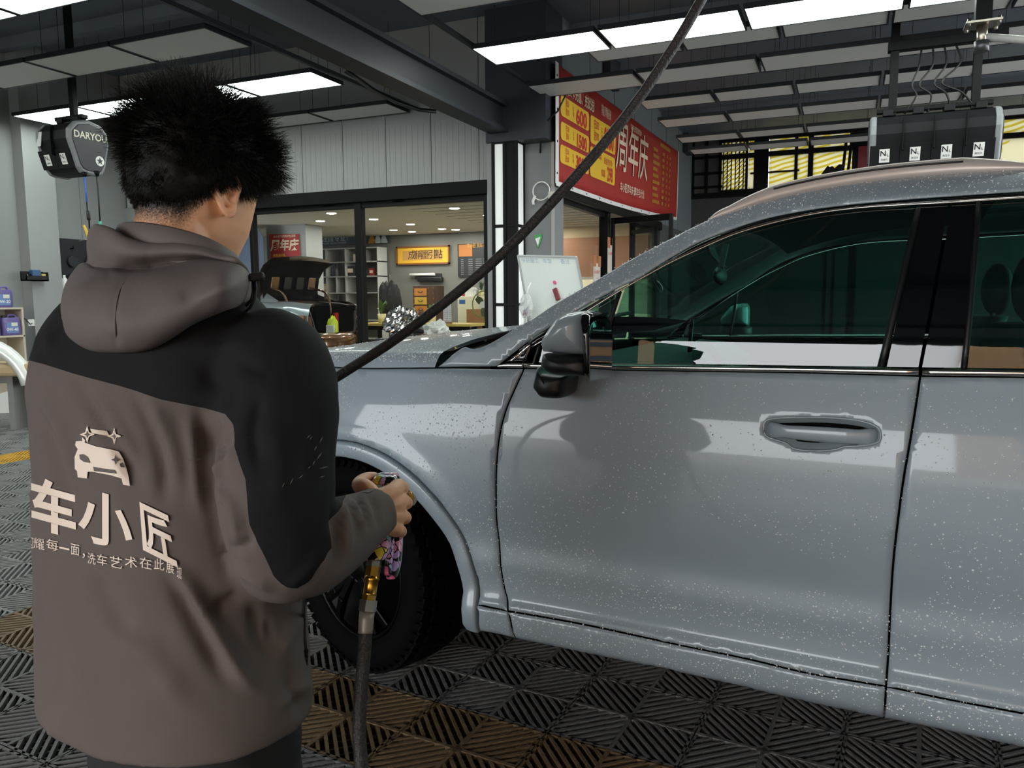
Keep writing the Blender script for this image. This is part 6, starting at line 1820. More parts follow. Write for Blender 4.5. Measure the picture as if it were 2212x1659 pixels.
# ---- swing arm on a ceiling plate, upper right
ap = atY(2122, 62, 6.5)
sa_ = thing('swing_arm', 'steel swing arm with a square mounting plate at the upper right', 'swing arm', ap)
MB().box((0, 0, .03), (.22, .18, .018)).build('mounting_plate', M_steel, sa_, bevel=.003)
for x, y in ((-.09, -.07), (.09, -.07), (-.09, .07), (.09, .07)): MB().cyl((x, y, .03), .012, .05, 6).build('bolt', M_steel, sa_)
MB().cyl((0, 0, -.05), .035, .16, 16).build('pivot', M_steel, sa_); MB().cyl((0, 0, -.12), .048, .07, 16).build('pivot_collar', mat('dark_zinc', '#5c5e60', .4, metal=.8), sa_)
MB().tube([(.03, 0, -.06), (.25, -.02, -.115), (.7, -.05, -.13), (1.3, -.1, -.14)], .026, 12).build('arm_tube', mat('pale_painted_steel', '#c4c3be', .4), sa_)
MB().span((-.05, -.05, .04), (.05, .05, CZ - ap.z)).build('ceiling_post', M_black, sa_)
# ---- tool wall and shelf at the left
M_peg = mat('black_pegboard', '#1e2022', .55)
pgO = Vector((-10.49, 7.82, 1.42)); pgb = thing('pegboard', 'black panel with round polishing pads on the left wall behind the man', 'pegboard', pgO)
MB().span((0, 0, 0), (.03, .95, .80)).build('panel', M_peg, pgb, bevel=.004)
for i in range(3):
    for j in range(3):
        y, z = .17 + .3 * i, .16 + .25 * j
        if j == 2: MB().tube([(.03, y, z), (.09, y, z), (.09, y, z + .04)], .01, 6).build('hook', M_black, pgb)
        else: MB().cyl((.06, y, z + .06), .09 - .01 * ((i + j) % 2), .05, 20, 'X').build('polishing_pad', mat('dark_foam_pad', '#2c2e31', .8), pgb)
bt = thing('spray_bottle', 'white bottle with a red base on a bracket below the black pegboard', 'bottle', atX(141, 632, -10.38))
MB().lathe([(.0, 0), (.042, 0), (.045, .03), (.045, .17), (.03, .2), (.018, .215), (.018, .25), (0, .25)], n=14).build('bottle_body', M_white, bt)
MB().lathe([(0, -.06), (.06, -.06), (.062, -.0), (.0, .0)], n=14).build('red_base', mat('red_plastic', '#c23a2a', .4), bt)
MB().span((-.12, -.16, -.085), (.07, .1, -.06)).build('bracket', mat('ochre_wood', '#a07a3a', .6), bt)
hd_ = thing('wall_holder', 'small black wire holder with blue and yellow items on the left wall column', 'holder', atX(72, 596, -10.28))
MB().span((-.02, -.17, -.07), (.1, .15, -.055)).span((-.02, -.17, -.07), (-.005, .15, .06)).span((.09, -.17, -.07), (.1, .15, -.0)).span((-.02, .14, -.07), (.1, .15, .05)).span((-.02, -.17, -.07), (.1, -.16, .03)).build('tray', M_blkplast, hd_)
MB().span((.0, -.06, -.05), (.08, .06, .08)).build('blue_pack', mat('blue_pack', '#3d5e86', .5), hd_, bevel=.01); MB().span((.0, .07, -.05), (.08, .13, .03)).build('yellow_pack', mat('yellow_pack', '#c9b46a', .5), hd_, bevel=.01); MB().span((.01, -.14, -.05), (.08, -.07, .02)).build('black_pack', M_blkgloss, hd_, bevel=.01)
shO = Vector((-10.29, 6.2, 0)); sh_ = thing('shelf_unit', 'pale wooden shelf unit with oil jugs at the left edge', 'shelf', shO)
M_wood = mat('pale_grey_wood', '#c9bfae', .6, var=.1, vscale=4)
zt = atX(40, 664, -9.95).z
yr = atX(50, 664, -9.95).y - 6.2
for z in (.02, .5, zt - .36, zt): MB().span((0, 0, z - .025), (.34, yr, z)).build('shelf_board', M_wood, sh_, bevel=.003)
for y in (0, yr - .025): MB().span((0, y, 0), (.34, y + .025, zt - .026)).build('side_board', M_wood, sh_, bevel=.003)
MB().span((-.005, 0, 0), (.005, yr, zt)).build('back_board', M_wood, sh_)
M_purple = mat('purple_plastic', '#6a5f96', .35)
def jug(loc, label, txt):
    t = thing('oil_jug', label, 'oil jug', loc, 0, 'purple oil jugs')
    b = MB(); w, h = .25, .27
    rg = []
    for z, k in ((0, .94), (.01, 1), (.17, 1), (.20, .97), (.225, .9), (.23, .85)):
        rg.append([Vector((.07 * k * math.copysign(abs(math.cos(a)) ** .45, math.cos(a)), w / 2 * k * math.copysign(abs(math.sin(a)) ** .45, math.sin(a)), z)) for a in np.linspace(0, 2 * PI, 25)[:-1]])
    b.loft(rg); b.build('jug_body', M_purple, t)
    MB().tube([(0, -.02, .225), (0, -.01, .262), (0, .07, .262), (0, .1, .22), (0, .112, .13)], .016, 8).build('jug_handle', M_purple, t)
    MB().cyl((0, -.075, .24), .026, .04, 12).build('jug_cap', mat('dark_cap', '#25232c', .4), t)
    MB().span((.069, -.085, .03), (.0735, .07, .17)).build('jug_label', mat('jug_label_blue', '#6a86b8', .5), t)
    MB().span((.072, -.02, .12), (.0745, .06, .165)).build('label_patch', mat('label_pale', '#d8dcc8', .5), t)
    b = MB(); put_text(b, txt, (.0755, -.01, .075), (0, 1, 0), (0, 0, 1), .055, .02); o = b.build('jug_lettering', M_white, t, fixn=False); o['kind'] = 'stuff'
    return t
jug((-10.03, atX(10, 655, -10.0).y - .02, zt), 'purple oil jug standing on top of the pale shelf unit', '0W-20')
jug((-10.03, atX(24, 710, -10.0).y, zt - .36), 'purple oil jug with a blue label on the lower shelf', '0W-40')
jug((-10.03, atX(24, 710, -10.0).y - .27, zt - .36), 'purple oil jug cut by the left edge of the lower shelf', '0W-40')
sk = thing('wall_socket', 'small white wall socket with a plug beside the shelf unit', 'socket', atX(66, 697, -10.29)); MB().box((.01, 0, 0), (.02, .09, .09)).build('face_plate', M_white, sk, bevel=.004); MB().tube([(.03, 0, -.01), (.06, -.05, -.02), (.08, -.12, .05), (.05, -.2, .1)], .006, 6).build('plug_lead', M_blkplast, sk)
# white painted fender on a padded stand, cut by the left frame edge
fo_ = deep(-40, 850, 8.0); zc_ = fo_.z; fo_.z = 0; fe = thing('spare_fender', 'white car fender standing on a padded trestle at the left edge', 'car part', fo_, YAW)
ar = []
for k in range(19):
    a_ = R(10 + 160 * k / 18); ar.append([Vector((r_ * math.cos(a_), dy, zc_ + r_ * math.sin(a_))) for dy, r_ in ((.0, .44), (-.05, .45), (-.08, .50), (-.06, .56), (0, .585), (.03, .52))])
MB().loft(ar).build('fender_shell', mat('white_gloss_paint', '#e6ece6', .2, coat=1), fe)
zp0, zp1 = 1.32 - (802 - 645) * 8.2 / 1680, 1.32 - (774 - 645) * 8.2 / 1680
MB().span((-1.1, -.05, zp0), (.8, .3, zp1)).build('pad', mat('tan_padding', '#b5a27e', .7), fe, bevel=.04)
for x in (-1.0, -.35, .3, .7): MB().span((x - .03, .0, 0), (x + .03, .25, zp0)).build('trestle_leg', mat('grey_block', '#7b7c78', .7), fe)
MB().span((-1.05, .1, zp0 - .08), (.75, .16, zp0)).build('trestle_rail', MATS['grey_block'], fe)
ws_ = deep(6, 846, 9.2); ws_.z = 0
wsh = MB().prism([(-.45, 0), (.3, 0), (.22, .22), (.05, .26), (-.45, .12)], (0, 0, 0.002), (math.cos(YAW), math.sin(YAW), 0), (0, 0, 1), (-.05, .1, 0)).build('white_sheet', mat('white_sheet', '#dfe2de', .5)); wsh.location = ws_
tag(wsh, 'white board standing on the drain mats near the left wall', 'board')
# =================================================================== inside the shop, seen through the glass
for i, p in enumerate([(715.8, 461), (691.9, 477.6), (774.9, 489), (807, 473.7), (849.6, 497), (886.7, 484.7), (912.8, 504), (954.6, 494.5), (981.4, 450), (1011.7, 501), (1053, 465), (1219.6, 494.5)]):
    w = atZ(*p, 2.715); w.y = min(w.y, 14.35)
    t = thing('downlight', 'round glowing downlight, ' + ORD[i] + ' from the left in the shop ceiling', 'ceiling light', w, 0, 'shop downlights')
    MB().lathe([(.075, 0), (.095, -.004), (.1, .004), (.075, .004)], n=20).build('trim_ring', M_white, t)
    MB().cyl((0, 0, -.001), .075, .006, 20).build('lens', emis('downlight_glow', '#fffaf0', DOWNLIGHT_STRENGTH), t)
def box_at(name, px0, px1, py0, py1, Y, depth, m, parent=None, bevel=.005, org=None):
    a = atY(px0, py0, Y); c = atY(px1, py1, Y)
    o_ = org or Vector((0, 0, 0))
    return MB().span(Vector((a.x, Y, c.z)) - o_, Vector((c.x, Y + depth, a.z)) - o_).build(name, m, parent, bevel=bevel)
YB = 14.98
# wall sign with slogan
w = atY(663, 532, YB); w2_ = atY(842, 500, YB)
sg = thing('slogan_sign', 'dark blue slogan board high on the shop back wall', 'sign', (w.x, YB, w.z))
MB().span((0, -.03, 0), (w2_.x - w.x, 0, w2_.z - w.z)).build('board', mat('slate_blue_board', '#39454f', .5), sg)
b = MB(); put_text(b, '因为专注而专业！', (.62, -.034, (w2_.z - w.z) * .58), (1, 0, 0), (0, 0, 1), .165, .012); put_text(b, 'the expert, because we are focused!', (.62, -.034, (w2_.z - w.z) * .2), (1, 0, 0), (0, 0, 1), .07)
o = b.build('sign_lettering', mat('pale_lettering', '#b9c4c8', .5), sg, fixn=False); o['kind'] = 'stuff'
for k in range(3): MB().prism([(-.1, -.12), (.1, -.12), (0, .14)], ((w2_.x - w.x) * (.8 + .07 * k), -.034, (w2_.z - w.z) * .5), (1, 0, 0), (0, 0, 1), (0, -.004, 0)).build('sign_motif', M_gold if k == 0 else MATS['pale_lettering'], sg)
# framed calligraphy
a = atY(858, 573, YB); c = atY(972, 529, YB); fr_ = thing('calligraphy_frame', 'wide framed calligraphy on yellow mount on the shop back wall', 'picture', (a.x, YB, a.z)); w, h = c.x - a.x, c.z - a.z
f = MB(); e = .035
for q in (((0, -.04, 0), (w, 0, e)), ((0, -.04, h - e), (w, 0, h)), ((0, -.04, 0), (e, 0, h)), ((w - e, -.04, 0), (w, 0, h))): f.span(*q)
f.build('frame', mat('brown_wood_frame', '#7c4a26', .5), fr_); MB().span((e, -.02, e), (w - e, -.01, h - e)).build('mount', mat('yellow_mount', '#d9a92e', .6), fr_); MB().span((w * .12, -.024, h * .24), (w * .86, -.02, h * .76)).build('paper', mat('tan_paper', '#b48a4a', .7), fr_)
b = MB()
for i, ch in enumerate('成稱墨引點'): put_text(b, ch, (w * (.30 + .125 * i), -.027, h * .5), (1, 0, 0), (0, 0, 1), .21, .0)
o = b.build('brush_characters', mat('ink_black', '#1b1410', .7), fr_, fixn=False); o['kind'] = 'stuff'
# black price poster
a = atY(990, 598, YB); c = atY(1062, 525, YB); pp = thing('price_poster', 'black price poster with an orange block on the shop back wall', 'poster', (a.x, YB, a.z)); w, h = c.x - a.x, c.z - a.z
MB().span((0, -.02, 0), (w, 0, h)).build('sheet', mat('poster_black', '#1c1d20', .5), pp)
MB().span((w * .04, -.023, h * .62), (w * .44, -.02, h * .98)).build('orange_block', mat('poster_orange', '#a8672c', .5), pp)
b = MB()
for k in range(8):
    for j in range(4): b.span((w * (.1 + .22 * j), -.025, h * (.06 + .065 * k)), (w * (.1 + .22 * j) + w * (.08 + .05 * ((k * 3 + j) % 3)), -.023, h * (.085 + .065 * k)))
o = b.build('small_print', mat('poster_grey_print', '#6c6f74', .5), pp); o['kind'] = 'stuff'
b = MB(); put_text(b, '车小匠 洗车·美容', (w * .62, -.0255, h * .93), (1, 0, 0), (0, 0, 1), .10, .02, squeeze=.7); o = b.build('poster_title', M_gold, pp, fixn=False); o['kind'] = 'stuff'
# wall lamp bar and black rack
wl_ = thing('wall_bar', 'white tube bar above a black tool rest on the shop back wall', 'wall bar', atY(912, 593, YB - .06)); MB().cyl((0, 0, 0), .03, .62, 10, 'X').build('tube', M_white, wl_); MB().span((-.1, -.05, -.16), (.5, .06, -.06)).build('black_rest', M_blkplast, wl_, bevel=.02); MB().span((-.2, .03, -.1), (.45, .06, .02)).build('back_plate', MATS['poster_black'], wl_)
# display shelf
YS = 14.55
a = atY(664, 655, YS); c = atY(815, 534, YS); ds = thing('display_shelf', 'tall grey open display shelf against the shop back wall', 'shelf', (a.x, YS, 0)); w, h = c.x - a.x, c.z
M_shelf = mat('grey_shelf_board', '#a9aaa5', .5)
zs_ = [.05, .45, .85, h - .98, h - .62, h - .30, h]
for z in zs_: MB().span((0, 0, z - .012), (w, .38, z + .012)).build('shelf_board', M_shelf, ds)
for x in (0, w * .28, w * .55, w - .02): MB().span((x, 0, 0), (x + .02, .38, h - .013)).build('upright', M_shelf, ds)
for x, i0 in ((w * .14, 4), (w * .42, 3), (w * .78, 5)): MB().span((x, .0, zs_[i0] + .013), (x + .015, .38, zs_[min(i0 + 1, 6)] - .013)).build('divider', M_shelf, ds)
def shelf_item(name, label, x, z, kind, col, s):
    t = thing(name, label, name.split('_')[-1], (a.x + x, YS + .14, z + .013))
    if kind == 'box': MB().box((0, 0, s[2] / 2), s).build('carton', mat('c' + col, col, .6), t, bevel=.005); MB().box((0, -s[1] / 2 - .001, s[2] * .55), (s[0] * .7, .003, s[2] * .4)).build('label_face', M_cream, t)
    elif kind == 'bottle': MB().lathe([(0, 0), (s[0], 0), (s[0], s[2] * .65), (s[0] * .35, s[2] * .8), (s[0] * .35, s[2]), (0, s[2])], n=12).build('bottle_body', mat('c' + col, col, .3), t); MB().cyl((0, 0, s[2] * 1.03), s[0] * .4, s[2] * .1, 10).build('bottle_cap', M_blkplast, t)
    elif kind == 'frame':
        MB().box((0, 0, s[2] / 2), s).build('frame', mat('c' + col, col, .5), t, bevel=.004); MB().box((0, -s[1] / 2 - .002, s[2] / 2), (s[0] * .7, .004, s[2] * .7)).build('picture_sheet', M_cream, t); MB().box((0, -s[1] / 2 - .005, s[2] / 2), (s[0] * .3, .003, s[2] * .4)).build('seal_mark', mat('c' + col, col, .5), t)
    return t
items = [('gift_box', 'small beige box on the upper left of the display shelf', .25, 4, 'box', '#b8a98c', (.16, .12, .14)), ('spray_bottle', 'dark bottle on the middle of the display shelf', .62, 4, 'bottle', '#39414a', (.035, .03, .2)), ('spray_bottle', 'grey bottle next to the dark bottle on the display shelf', .74, 4, 'bottle', '#6b7078', (.035, .03, .2)),
         ('gift_box', 'yellow box standing low on the display shelf', .45, 3, 'box', '#c8b36a', (.14, .1, .2)), ('framed_card', 'red framed card standing on the display shelf', w * .62, 2, 'frame', '#b4321f', (.24, .03, .32)), ('gift_box', 'white box on the top right of the display shelf', w * .70, 5, 'box', '#cfcabd', (.22, .14, .16)),
         ('gift_box', 'red box at the right end of the display shelf', w * .88, 4, 'box', '#8e2f28', (.12, .1, .16)), ('spray_bottle', 'blue bottle near the red box on the display shelf', w * .68, 3, 'bottle', '#34507a', (.04, .03, .17)), ('gift_box', 'black carton in the middle of the display shelf', w * .60, 4, 'box', '#2a2b2e', (.2, .14, .22))]
for n_, l_, x, zi, k, col, s in items: shelf_item(n_, l_, x, zs_[zi], k, col, s)
# roll-up banner and poster on the column
a = atY(523, 640, 11.6); c = atY(567, 478, 11.6); rb = thing('rollup_banner', 'dark blue roll-up banner with white lotus flowers left of the grey column', 'banner', (a.x, 11.6, 0)); w, h = c.x - a.x, min(c.z, 2.66)
MB().prism([(-.6, .04), (w, .04), (w, h - .2), (w * .9, h - .1), (w * .8, h), (-.4, h), (-.6, h - .15)], (0, 0, 0), (1, 0, 0), (0, 0, 1), (0, .01, 0)).build('banner_sheet', mat('navy_print', '#33465e', .5), rb); MB().span((-.62, -.1, 0), (w + .02, .12, .06)).build('base_case', MATS['aluminium'], rb)
b = MB(); put_text(b, '安', (w * .55, -.004, h - .42), (1, 0, 0), (0, 0, 1), .14); put_text(b, '康', (w * .55, -.004, h - .62), (1, 0, 0), (0, 0, 1), .14); o = b.build('banner_lettering', MATS['pale_lettering'], rb, fixn=False); o['kind'] = 'stuff'
for cx_, cz_ in ((w * .35, h - 1.15), (w * .75, h - 1.3), (w * .15, h - 1.35)):
    b = MB()
    for k in range(5):
        t_ = R(-60 + 30 * k); b.prism([(0, 0), (.05 * math.cos(t_) + .12 * math.sin(t_), .12 * math.cos(t_) - .02), (.2 * math.sin(t_), .22 * math.cos(t_)), (-.05 * math.cos(t_) + .12 * math.sin(t_), .12 * math.cos(t_) - .02)], (cx_, -.002 - .001 * k, cz_), (1, 0, 0), (0, 0, 1), (0, -.001, 0))
    o = b.build('lotus_print', mat('lotus_white', '#d7d6ce', .6), rb); o['kind'] = 'stuff'
MB().prism([(.06 * math.cos(t_), .1 * math.sin(t_)) for t_ in np.linspace(0, 6.28, 15)[:-1]], (w * .6, -.002, h - .82), (1, 0, 0), (0, 0, 1), (0, -.002, 0)).build('seal_print', mat('seal_red', '#a8554a', .6), rb)
a = atY(585, 558, 11.97); c = atY(646, 503, 11.97); rp_ = thing('red_poster', 'red anniversary poster on the grey column inside the shop', 'poster', (a.x, 11.97, a.z)); w, h = c.x - a.x, c.z - a.z
MB().prism([(.0, 0), (w, .03), (w - .02, h - .02), (-.03, h)], (0, 0, 0), (1, 0, 0), (0, 0, 1), (0, .012, 0)).build('sheet', M_red, rp_)
b = MB(); put_text(b, '周年庆', (w * .48, -.004, h * .5), (1, 0, 0), (0, 0, 1), w * .32, .03, shear=.15); put_text(b, '车小匠汽车养护生活馆', (w * .5, -.004, h * .88), (1, 0, 0), (0, 0, 1), .052, .01); o = b.build('poster_lettering', M_cream, rp_, fixn=False); o['kind'] = 'stuff'
b = MB(); put_text(b, '充值送好礼', (w * .3, -.004, h * .1), (1, 0, 0), (0, 0, 1), .06, .01); o = b.build('poster_footer', M_yel, rp_, fixn=False); o['kind'] = 'stuff'
# work table and what stands on it
YT = 11.75
tl = atY(768, 690, YT); tr_ = atY(1016, 704, YT); TZ = atY(880, 699, YT).z
tb_ = thing('work_table', 'long work table with olive top and black legs behind the glass', 'table', (tl.x, YT, 0)); w = tr_.x - tl.x
M_top = mat('olive_table_top', '#b8a552', .5, var=.08)
MB().span((0, 0, TZ - .045), (w, .75, TZ)).build('table_top', M_top, tb_, bevel=.005)
for x in (.03, w * .5, w - .09):
    for y in (.05, .66): MB().span((x, y, 0), (x + .06, y + .06, TZ - .045)).build('leg', M_black, tb_)
MB().span((.03, .3, TZ - .13), (w - .03, .36, TZ - .045)).build('apron', M_black, tb_); MB().span((.05, .05, TZ - .42), (w - .05, .7, TZ - .39)).build('lower_shelf', M_top, tb_)
M_pot = mat('cream_pot', '#d9cf9c', .5); M_leaf = mat('green_leaf', '#4c6b34', .5); M_dleaf = mat('dark_green_leaf', '#2f4a2d', .5)
def pot_plant(px, py_top, wpx, label, Y, z, dark=False, spiky=False, n=16):
    p = atY(px, 680, Y); s = wpx / FPX * (Vector((p.x, Y, 0)).length) / 2
    t = thing('potted_plant', label, 'plant', (p.x, Y, z)); hp_ = s * 2.1
    MB().lathe([(0, 0), (s * .85, 0), (s, hp_), (s * .92, hp_), (s * .88, hp_ * .9), (0, hp_ * .9)], n=18).build('pot', M_pot, t)
    rs = random.Random(int(px)); zt_ = atY(px, py_top, Y).z - z
    for k in range(n):
        a = rs.uniform(0, 6.28); r_ = s * rs.uniform(.6, 1.7); b = MB(); z1 = hp_ + (zt_ - hp_) * rs.uniform(.3, 1)
        c0 = Vector((0, 0, hp_ * .9)); c1_ = Vector((r_ * math.cos(a), r_ * math.sin(a), z1)); sd = Vector((-math.sin(a), math.cos(a), 0)) * (s * (.18 if spiky else .5))
        m_ = c0.lerp(c1_, .6) + Vector((0, 0, .03))
        b.add([c0, m_ + sd, c1_, m_ - sd, m_ + Vector((0, 0, .012))], [(0, 1, 4), (1, 2, 4), (2, 3, 4), (3, 0, 4)]); b.build('leaf', M_dleaf if dark else M_leaf, t)
    return t
pot_plant(825, 644, 18, 'bushy green plant in a cream pot at the left of the work table', YT + .3, TZ)
pot_plant(933, 655, 18, 'low plant in a cream pot at the middle of the work table', YT + .3, TZ)
def at_t(px, dy=.35): return Vector((atY(px, 680, YT + dy).x, YT + dy, TZ))
j = thing('glass_jar', 'glass jar with a pale lid on the work table', 'jar', at_t(846)); MB().lathe([(0, 0), (.065, 0), (.07, .02), (.07, .15), (.055, .17), (.05, .17)], n=18).build('jar_glass', glassmat('jar_glass', (.75, .82, .78), .04), j); MB().lathe([(0, .17), (.062, .17), (.062, .19), (.02, .195), (.016, .22), (0, .225)], n=18).build('jar_lid', mat('pale_green_lid', '#b9cdbd', .4), j)
rk = thing('desk_rack', 'small white two-level rack on the work table', 'rack', at_t(882)); 
MB().span((-.19, -.09, .115), (.2, .1, .13)).build('rack_top', M_white, rk, bevel=.003)
for x in (-.185, -.06, .05, .185):
    for y in (-.08, .08): MB().span((x - .008, y - .008, 0), (x + .008, y + .008, .115)).build('leg', M_white, rk)
tr0 = thing('white_tray', 'white tray of small bottles on the white rack', 'tray', at_t(867) + Vector((0, 0, .13))); MB().span((-.075, -.06, 0), (.075, .06, .085)).build('tray_body', M_white, tr0, bevel=.006)
for k in range(5): MB().lathe([(0, .086), (.012, .086), (.014, .12), (.006, .145), (.005, .16), (0, .16)], (-.055 + .027 * k, .0, 0), n=10).build('small_bottle', mat('c#e8e4d4', '#e8e4d4', .4) if k != 3 else mat('c#a33c34', '#a33c34', .4), tr0)
pbt = thing('pump_bottle', 'pale blue pump bottle on the white rack', 'bottle', at_t(895) + Vector((0, 0, .13))); MB().lathe([(0, 0), (.035, 0), (.037, .01), (.037, .07), (.018, .095), (.012, .1), (0, .1)], n=16).build('bottle_body', mat('pale_blue_plastic', '#a9d0d2', .3), pbt); MB().tube([(0, 0, .1), (0, 0, .135), (-.03, 0, .135)], .006, 6).build('pump', mat('c#8cc2c4', '#8cc2c4', .3), pbt)
bs = thing('brown_basket', 'small brown basket beside the pump bottle', 'basket', at_t(907) + Vector((.02, 0, .13))); MB().lathe([(.035, 0), (.05, .09), (.045, .09), (.03, .005)], n=14).build('basket_body', mat('brown_wicker', '#5c4030', .7), bs); MB().tube([(.045 * math.cos(t_), 0, .09 + .05 * math.sin(t_)) for t_ in np.linspace(0, PI, 9)], .005, 6).build('basket_handle', MATS['brown_wicker'], bs)
pr = thing('price_stand', 'printed price list in a standing acrylic holder on the work table', 'price stand', at_t(967, .1)); hh_ = atY(967, 648, YT + .1).z - TZ
MB().box((0, 0, hh_ / 2), (.175, .012, hh_)).build('holder', mat('brown_back', '#8a6a52', .5), pr, bevel=.003); MB().box((0, -.008, hh_ / 2), (.155, .004, hh_ * .82)).build('list_sheet', mat('list_white', '#d5d8e2', .5), pr)
b = MB()
for k in range(9): b.box((-.04, -.011, hh_ * (.15 + .085 * k)), (.05, .002, .007)); b.box((.045, -.011, hh_ * (.15 + .085 * k)), (.04, .002, .007)); b.box((.0, -.011, hh_ * (.15 + .085 * k)), (.02, .002, .012))
o = b.build('list_print', mat('print_grey', '#6a6272', .6), pr); o['kind'] = 'stuff'
# furniture behind the table
YD = 13.2
a = atY(893, 690, YD); c = atY(938, 617, YD); dc = thing('drawer_cabinet', 'narrow brown cabinet with orange drawers behind the work table', 'cabinet', (a.x, YD, 0)); w, h = c.x - a.x, c.z
MB().span((0, 0, 0), (w, .4, h)).build('carcass', mat('dark_brown_wood', '#4a3020', .5), dc, bevel=.006)
for k in range(5):
    d = MB().span((w * .08, -.012, h - .19 - .17 * k), (w * .66, .0, h - .05 - .17 * k)).build('drawer', mat('orange_drawer', '#b5762a', .5) if k != 1 else mat('yellow_drawer', '#c09a34', .5), dc, bevel=.004)
    MB().tube([(w * .37 + .05 * math.cos(t_), -.02, h - .1 - .17 * k + .03 * math.sin(t_)) for t_ in np.linspace(PI, 2 * PI, 9)], .006, 6).build('pull', M_blkplast, d)
for x in (.02, w * .72, w - .02): 
    for k in range(9): MB().ball((x, -.003, h - .05 - .1 * k), .012, 6, 4).build('stud', mat('brass_stud', '#a8803a', .4, metal=1), dc)
a = atY(989, 720, 12.9); c = atY(1024, 640, 12.9); fz = thing('white_cabinet', 'white appliance cabinet with a blue emblem behind the work table', 'cabinet', (a.x, 12.9, 0)); w, h = c.x - a.x, c.z
MB().span((0, 0, 0), (w + .25, .5, h)).build('cabinet_body', mat('ivory_enamel', '#dcd9bd', .35), fz, bevel=.01); MB().span((.04, -.006, h - .14), (.16, .0, h - .06)).build('blue_emblem', mat('emblem_blue', '#2f5fa0', .4), fz)
MB().span((-.005, -.004, h * .62), (w + .25, .0, h * .63)).build('door_gap', M_blkplast, fz)
bx0 = thing('lidded_box', 'white lidded carton on the white appliance cabinet', 'box', (atY(1006, 640, 12.95).x, 13.1, h)); MB().span((-.05, -.08, 0), (.11, .08, .12)).build('carton', M_white, bx0); MB().prism([(-.07, 0), (.13, 0), (.1, .05), (-.03, .05)], (0, -.09, .12), (1, 0, 0), (0, 0, 1), (0, .18, 0)).build('lid', M_white, bx0)
rd0 = thing('red_tin', 'small red tin beside the lidded carton', 'tin', (atY(1000, 640, 12.95).x - .04, 13.05, h)); MB().cyl((0, 0, .04), .025, .08, 12).build('tin_body', mat('c#b4332c', '#b4332c', .4), rd0); MB().cyl((0, 0, .084), .026, .008, 12).build('tin_lid', M_white, rd0)
pot_plant(1041, 607, 12, 'spiky dark plant behind the fan', 13.22, h, True, True, 22)
fn = thing('floor_fan', 'round green caged fan at the right end behind the glass', 'fan', (atY(1047, 660, 11.4).x, 11.4, 0)); fz0 = atY(1050, 658, 11.4).z
M_fan = mat('olive_fan', '#7d8a4a', .4); cen = Vector((0, 0, fz0))
MB().tube([cen + Vector((.22 * math.cos(t_), 0, .22 * math.sin(t_))) for t_ in np.linspace(0, 2 * PI, 41)], .011, 8).build('cage_ring', M_fan, fn)
b = MB()
for k in range(24):
    t_ = 2 * PI * k / 24; b.tube([cen + Vector((.05 * math.cos(t_), -.05, .05 * math.sin(t_))), cen + Vector((.15 * math.cos(t_), -.06, .15 * math.sin(t_))), cen + Vector((.22 * math.cos(t_), 0, .22 * math.sin(t_)))], .0018, 4)
o = b.build('cage_wires', M_fan, fn); o['kind'] = 'stuff'
for k in range(3):
    t_ = 2 * PI * k / 3 + .5; MB().prism([(0, -.02), (.10, -.07), (.19, -.05), (.2, .03), (.12, .06), (0, .02)], cen, (math.cos(t_), .12, math.sin(t_)), (-math.sin(t_), .25, math.cos(t_)), (0, .004, 0)).build('blade', mat('dark_green_blade', '#3c4c2c', .4), fn)
MB().cyl(cen + Vector((0, -.06, 0)), .055, .02, 20, 'Y').build('hub_plate', mat('hub_white', '#cfd6c9', .4), fn); MB().cyl(cen + Vector((0, .06, 0)), .05, .12, 16, 'Y').build('motor', M_fan, fn); MB().cyl((0, .06, fz0 / 2), .018, fz0, 10).build('fan_post', M_fan, fn); MB().cyl((0, .06, .02), .2, .04, 24).build('fan_base', M_fan, fn)
a = atY(1008, 720, 12.55); c = atY(1052, 668, 12.55); cbx = thing('cardboard_box', 'brown cardboard box stack under the white appliance', 'box', (a.x, 12.55, 0)); MB().span((0, 0, 0), (c.x - a.x, .3, c.z)).build('carton', mat('cardboard', '#8a6440', .7), cbx, bevel=.004); MB().span((0, -.002, c.z * .5), (c.x - a.x, .0, c.z * .53)).build('tape', mat('tape_tan', '#b08c5c', .4), cbx)
# dark shapes added in place of the man's reflection in the glass
a = atY(842, 640, 13.6); ch = thing('man_reflection', 'dark shapes standing in for the reflection of the man in the glass', 'reflection', (a.x, 13.6, 0)); MB().cyl((0, 0, .9), .02, 1.8, 8).build('reflection_post', M_blkplast, ch); MB().cyl((0, 0, .02), .2, .04, 16).build('reflection_base', M_blkplast, ch); crinkle((.08, 0, 1.25), (.17, .12, .42), 'reflection_shape', mat('dark_reflection', '#18191b', .8), None, None, 9, .25, 20, parent=ch); crinkle((-.12, 0, 1.3), (.13, .1, .36), 'reflection_shape', MATS['dark_reflection'], None, None, 4, .25, 20, parent=ch)
# foil cover and bag in front of the glass, on a low bin
fb = atY(868, 702, 8.3); bn = thing('tool_trolley', 'low dark trolley in front of the glass, under the foil cover', 'trolley', (fb.x + .1, 8.3, 0))
MB().span((-.36, -.22, .12), (.52, .22, fb.z - .16)).build('trolley_body', M_blkplast, bn, bevel=.01)
for x in (-.3, .45):
    for y in (-.18, .18): MB().cyl((x, y, .06), .06, .03, 14, 'Y').build('caster', M_blkplast, bn)
crinkle((fb.x, 8.3, fb.z + .01), (.21, .18, .17), 'foil_cover', mat('crumpled_silver_foil', '#d6d6d4', .12, metal=1), 'crumpled silver foil cover piled on the trolley in front of the glass', 'foil', 5, .55, 44, .0)
crinkle(tuple(atY(944, 714, 8.2)), (.15, .13, .11), 'plastic_bag', mat('milky_plastic_bag', '#b9bbb4', .25, spec=.6), 'grey milky plastic bag beside the silver foil cover', 'bag', 8, .4, 30, .15)
